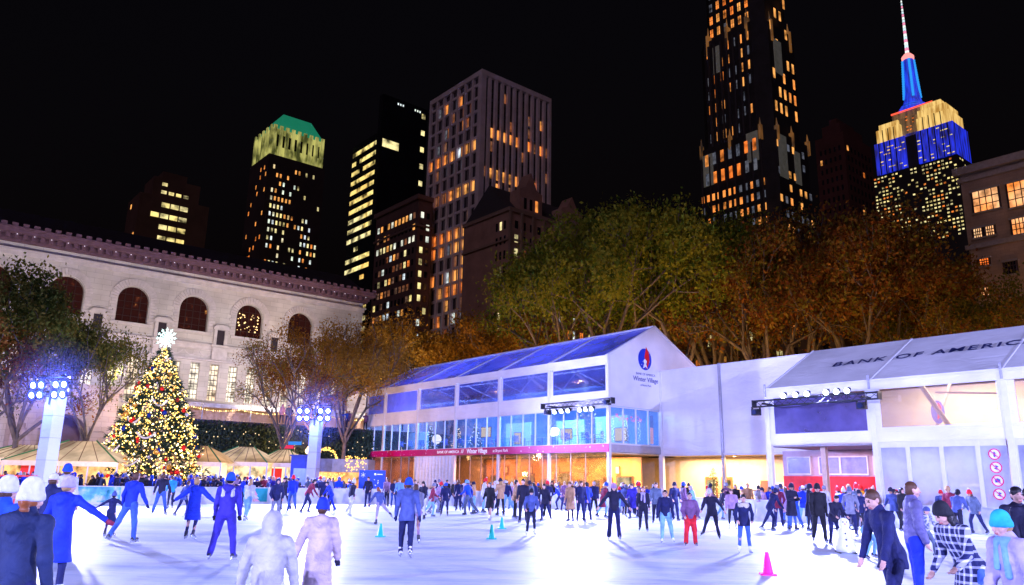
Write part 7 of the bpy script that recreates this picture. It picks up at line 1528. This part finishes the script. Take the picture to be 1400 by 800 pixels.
def spectator(x, y, z, where, heading=None, cols=COLN, wts=WTS, group='spectators behind the barrier'):
    k = srnd.randrange(len(PROT)); c = srnd.choices(cols, wts)[0]
    if used[k]: o = copy_tree(PROT[k])
    else: o = PROT[k]; used[k] = True
    o.location = (x, y, z); o.rotation_euler = (0, 0, R(heading if heading is not None else srnd.uniform(130, 230))); q = srnd.uniform(.92, 1.06); o.scale = (q,)*3
    hatw = ''
    for ch in o.children:
        st_ = ch.name.split('.')[0]
        if st_ in ('jacket', 'hat'):
            cc = c if st_ == 'jacket' else srnd.choice(('red', 'ink', 'blue', 'white', 'navy', 'grey', 'royal'))
            ch.material_slots[0].link = 'OBJECT'; ch.material_slots[0].material = fabric(cc)
            if st_ == 'hat': hatw = ' and %s hat' % WORD[cc]
        if st_ == 'body': ch.material_slots[0].link = 'OBJECT'; ch.material_slots[0].material = SKIN[srnd.choice((0, 0, 1, 1, 2))]
    hl = {0: 'bare headed', 1: 'folded hood', 2: 'long haired', 3: 'arms forward', 4: 'one arm raised', 5: 'hood up', 6: 'hands in pockets', 7: 'quilted front'}[k]
    lab_ = 'person in %s jacket%s, %s, %s' % (WORD[c], hatw, hl, where)
    if len(lab_.split()) > 16: lab_ = '%s jacket%s, %s, %s' % (WORD[c], hatw, hl, where)
    if len(lab_.split()) > 16: lab_ = '%s jacket%s, %s' % (WORD[c], hatw, where)
    tag(o, lab_, 'person', group); return o
def behind_boards(uu, off):
    """ground point a given distance outside the barrier along the view direction of picture column uu"""
    best = None
    for a3, b3, n in BOARD_SEGS:
        m_ = (a3+b3)/2; d = abs(proj(m_)[0]-uu)
        if best is None or d < best[0]: best = (d, m_, n, a3, b3)
    _, m_, n, a3, b3 = best; e = (b3-a3)/np.linalg.norm(b3-a3); t = srnd.uniform(-1.2, 1.2); return m_ + e*t - n*off
def where_at(u):
    for lim, w in ((45, 'by the red railing'), (100, 'beside the first light pole'), (135, 'left of the Christmas tree'), (200, 'under the left half of the Christmas tree'), (265, 'under the right half of the Christmas tree'), (330, 'before the striped stall'), (390, 'before the small bright stall'), (440, 'at the foot of the second light pole'), (500, 'before the long kiosk'), (640, 'at the pavilion curtain wall'), (840, 'before the orange pavilion rooms'), (1000, 'before the cream wall'), (1180, 'before the red wall'), (1420, 'before the tent doors')):
        if u < lim: return w
    return 'before the tent doors'
n_ = 0
for row, (off, cnt) in enumerate(((.7, 62), (1.8, 48), (3.0, 40), (4.5, 26))):
    for i in range(cnt):
        u = srnd.uniform(-12, 470) if row < 3 else srnd.uniform(0, 400); p = behind_boards(u, off + srnd.uniform(-.3, .3)); uu = proj(p)[0]
        spectator(p[0], p[1], 0, where_at(uu)); n_ += 1
for i in range(30):
    u = srnd.uniform(560, 1180); p = behind_boards(u, srnd.uniform(.6, 1.6)); spectator(p[0], p[1], 0, where_at(proj(p)[0]), cols=['navy', 'ink', 'black', 'blue', 'white', 'plum'], wts=[4, 4, 4, 2, 1, 1])
for i in range(18):     # diners on the terrace
    p = LIBP + np.array([sin(TH), cos(TH), 0])*srnd.uniform(-18, 6) + E1*srnd.uniform(16.5, 18.8); spectator(p[0], p[1], 6.36, 'on the raised terrace under the string lights', group='people up on the terrace')
# ------------------------------------------------------------------ lamps, sky, camera
def lamp(name, kind, loc, energy, color, target=None, size=.3, spot=150, blend=.6):
    l = bpy.data.lights.new(name, kind); l.energy = energy; l.color = color
    if kind == 'AREA': l.shape = 'DISK'; l.size = size
    elif kind in ('POINT', 'SPOT'): l.shadow_soft_size = size
    if kind == 'SPOT': l.spot_size = R(spot); l.spot_blend = blend
    o = bpy.data.objects.new(name, l); COL.objects.link(o); o.location = tuple(map(float, loc))
    if target is not None: o.rotation_euler = (Vector(tuple(map(float, target))) - o.location).to_track_quat('-Z', 'Y').to_euler()
    o['kind'] = 'helper' if False else 'structure'; return o
BLUEL = (.40, .42, 1.0); K = 1.0
t1 = site(-2, -1.35, 6.5); t2 = site(15.5, -1.4, 6.3)
lamp('stage_light', 'SPOT', t1, 33000*K, BLUEL, (0, 22, 0), .55, 150)
lamp('stage_light', 'SPOT', t2, 33000*K, BLUEL, (2, 18, 0), .55, 150)
lamp('pole_light', 'SPOT', (p1[0]+.2, 43.5-1.1, 6.3), 54000*K, BLUEL, (-4, 22, 0), .3, 160)
lamp('pole_light', 'SPOT', (p2[0]+.2, 60-1.1, 6.4), 46000*K, BLUEL, (-4, 28, 0), .3, 160)
# taller unseen poles added behind the camera to light ice and tents
for k, (x, y) in enumerate(((-36, -14), (2, -26), (38, -8))):
    d = Vector((0 - x, 26 - y, 0)); rz = math.atan2(d.y, d.x) + pi/2
    fp = flood_pole(('unseen light pole added behind the camera at the left end', 'unseen light pole added behind the camera in the middle', 'unseen light pole added at the near right end of the rink')[k], x, y, 9.6, rz)
    q = fp.matrix_basis @ Vector((0, -1.2, 6.8)); q = Vector((x + sin(rz)*1.2, y - cos(rz)*1.2, 10.25))
    MB().box(-4.6, 4.6, -4.6, -.5, 10.36, 10.40).build('light_blocker', BLACK_STEEL, fp)  # unseen plate added to keep this light off trees and library
    lamp('pole_light', 'SPOT', q, (146000, 76000, 146000)[k]*K, BLUEL, (2*k, 34, 1.5), .08, 165)
# blue haze balls added in place of lens bloom round two pole heads
def bloom_haze(label, c, r, dens):
    m, nt, out = nodes('bloom_haze'); v = N(nt, 'ShaderNodeVolumeScatter'); v.inputs['Color'].default_value = (.2, .3, 1, 1); v.inputs['Density'].default_value = dens; v.inputs['Anisotropy'].default_value = .2
    nt.links.new(v.outputs[0], out.inputs['Volume']); q = MB(); q.ball((0, 0, 0), r, 14); o = q.build('bloom_haze', m, None, True); o.location = tuple(map(float, c)); tag(o, label, 'bloom_haze', kind='stuff')
bloom_haze('added bluish haze imitating lamp bloom round the nearer pole', (p1[0], 43.5-.8, 6.3), 3.0, .0019); bloom_haze('added bluish haze imitating lamp bloom round the farther pole', (p2[0], 60-.8, 6.5), 3.0, .0019)
for (x_, y_, z_) in ((p1[0], 43.5-.95, 6.3), (p2[0], 60-.95, 6.5)):
    for dx in (-.85, .85): lamp('floodlight_bulb', 'POINT', (x_+dx, y_, z_), 1500, (.05, .12, 1.0), None, .12)  # extra deep blue lights added to make the haze glow
# warm pavilion ground floor, cool upper floor
def area(name, t, w, z, e, c, sx, sy, up=False):
    l = bpy.data.lights.new(name, 'AREA'); l.shape = 'RECTANGLE'; l.size = sx; l.size_y = sy; l.energy = e; l.color = c
    o = bpy.data.objects.new(name, l); COL.objects.link(o); o.location = tuple(site(t, w, z)); o.rotation_euler = (pi if up else 0, 0, RZ); o['kind'] = 'structure'; return o
AMB = (1, .50, .16)
area('ceiling_lamp', -14.5, 1.8, 3.6, 900, (1, .42, .14), 5, .5); area('ceiling_lamp', -8.5, 1.8, 3.6, 1100, AMB, 5, .5); area('ceiling_lamp', -3, 1.8, 3.6, 1300, (1, .58, .2), 5, .5)
area('ceiling_lamp', 3.5, 6.8, 3.55, 1300, (1, .62, .26), 6, .5); area('ceiling_lamp', -28, 1.6, 3.6, 260, (1, .5, .25), 6, .4); area('ceiling_lamp', 9.5, 6.6, 3.5, 220, (1, .6, .45), 3, .4)
area('upper_lamp', -8, 2.6, 8.6, 3000, (.25, .5, 1), 9, 1.0); area('upper_lamp', -22, 2.6, 8.6, 3000, (.25, .45, 1), 9, 1.0); area('roof_uplight', -8, 4.0, 7.4, 2600, (.3, .4, 1), 9, .6, True); area('roof_uplight', -22, 4.0, 7.4, 2600, (.3, .4, 1), 9, .6, True)
area('tent_lamp', 20.6, 3.2, 7.2, 520, (1, .80, .56), 4, .5); area('tent_lamp', 26.5, 3.2, 7.2, 300, (1, .7, .6), 4, .5); area('tent_lamp', 20.6, 1.8, 3.7, 260, (.75, .7, 1), 4, .4); area('recess_lamp', 14, 3.2, 3.75, 150, (1, .55, .5), 4, .3)
# library floodlights on the terrace, hidden lamps added to warm the tree crowns
def libp(x, y, z): q = LIBP + np.array([sin(TH), cos(TH), 0])*x + E1*(-y); return (q[0], q[1], z)
for x in (-44, -30, -16, -3): lamp('facade_floodlight', 'SPOT', libp(x, -15.5, 9.6), 5000, (1, .90, .90), libp(x, 0, 18), .4, 120)
for x in (-40, -26, -12, 2): lamp('terrace_lamp', 'POINT', libp(x, -5.5, 7.6 if x > -30 else 5), 420, (1, .6, .35), None, .2)
for (x, y, e) in ((-40, 50, 1500), (-31, 62, 1300), (-17.3, 68, 1500), (4, 74, 3400), (12, 80, 5600), (8, 66, 2600), (20, 70, 5200), (27, 56, 1700), (30, 66, 1900), (40, 62, 1700), (52, 66, 2500), (54, 84, 2800), (-4, 84, 2600)):
    o = thing('tree_fill_lamp', 'added lamp hidden among the trees to light their crowns', 'fill lamp', (x, y, 0), 0, 'added fill lamps among the trees')
    MB().cyl((0, 0, 0), (0, 0, 3.7), .07, .05, n=8).lathe([(.2, 0), (.16, .25), (.07, .35)], n=10).build('post', BLACK_STEEL, o); MB().ball((0, 0, 3.95), .24, 8).build('globe', glow('fill_globe', (1, .68, .3), 6), o, True); MB().lathe([(.26, 4.1), (.1, 4.25), (0, 4.35)], n=10).build('cap', BLACK_STEEL, o)
    lamp('tree_fill_light', 'POINT', (x, y, 4.6), e, (1, .50, .15) if x > -20 else (1, .65, .35), None, .25)
for (u, Y, e) in ((150, 50, 200), (250, 62, 220), (322, 63, 220), (60, 49, 200)): q = at_depth(u, 640, Y); lamp('stall_light', 'POINT', (q[0], Y, 2.5), e, (1, .55, .22), None, .2)
# faint glow of the city on the towers
sun = bpy.data.lights.new('city_sky_glow', 'SUN'); sun.energy = .24; sun.color = (.95, .66, .80); sun.angle = R(12); so = bpy.data.objects.new('city_sky_glow', sun); COL.objects.link(so); so.rotation_euler = (R(62), 0, R(-18)); so['kind'] = 'structure'
w = bpy.data.worlds.new('World'); SC.world = w; w.use_nodes = True; nt = w.node_tree; bg = nt.nodes['Background']
sky = nt.nodes.new('ShaderNodeTexSky'); sky.sky_type = 'NISHITA'; sky.sun_disc = False; sky.sun_elevation = R(-4); sky.sun_rotation = R(200)
mixc = nt.nodes.new('ShaderNodeMixRGB'); mixc.blend_type = 'ADD'; mixc.inputs[0].default_value = 1; mixc.inputs[2].default_value = (.006, .002, .006, 1); nt.links.new(sky.outputs[0], mixc.inputs[1]); nt.links.new(mixc.outputs[0], bg.inputs['Color']); bg.inputs['Strength'].default_value = .10
cam = bpy.data.cameras.new('camera'); cam.sensor_width = 36; cam.lens = 36*CF/1400; cam.clip_end = 5000; cam.clip_start = .05
co = bpy.data.objects.new('camera', cam); COL.objects.link(co); SC.camera = co
fwd = Vector((0, cos(CP), sin(CP))); up0 = Vector((0, -sin(CP), cos(CP))); right0 = Vector((1, 0, 0))
right = right0*cos(CR) - up0*sin(CR)*-1*-1 if False else right0*cos(CR) + up0*sin(CR)
up = up0*cos(CR) - right0*sin(CR)
co.matrix_world = Matrix(((right.x, up.x, -fwd.x, 0), (right.y, up.y, -fwd.y, 0), (right.z, up.z, -fwd.z, CH), (0, 0, 0, 1)))
SC.view_settings.view_transform = 'Standard'; SC.view_settings.look = 'None'; SC.view_settings.exposure = 0; SC.view_settings.gamma = 1
SC.render.engine = 'CYCLES'; SC.cycles.use_denoising = True; SC.cycles.max_bounces = 5; SC.cycles.diffuse_bounces = 2; SC.cycles.glossy_bounces = 2; SC.cycles.transmission_bounces = 3; SC.cycles.transparent_max_bounces = 10
SC.cycles.caustics_reflective = False; SC.cycles.caustics_refractive = False; SC.cycles.sample_clamp_indirect = 4; SC.cycles.use_light_tree = True
SC.render.use_persistent_data = False
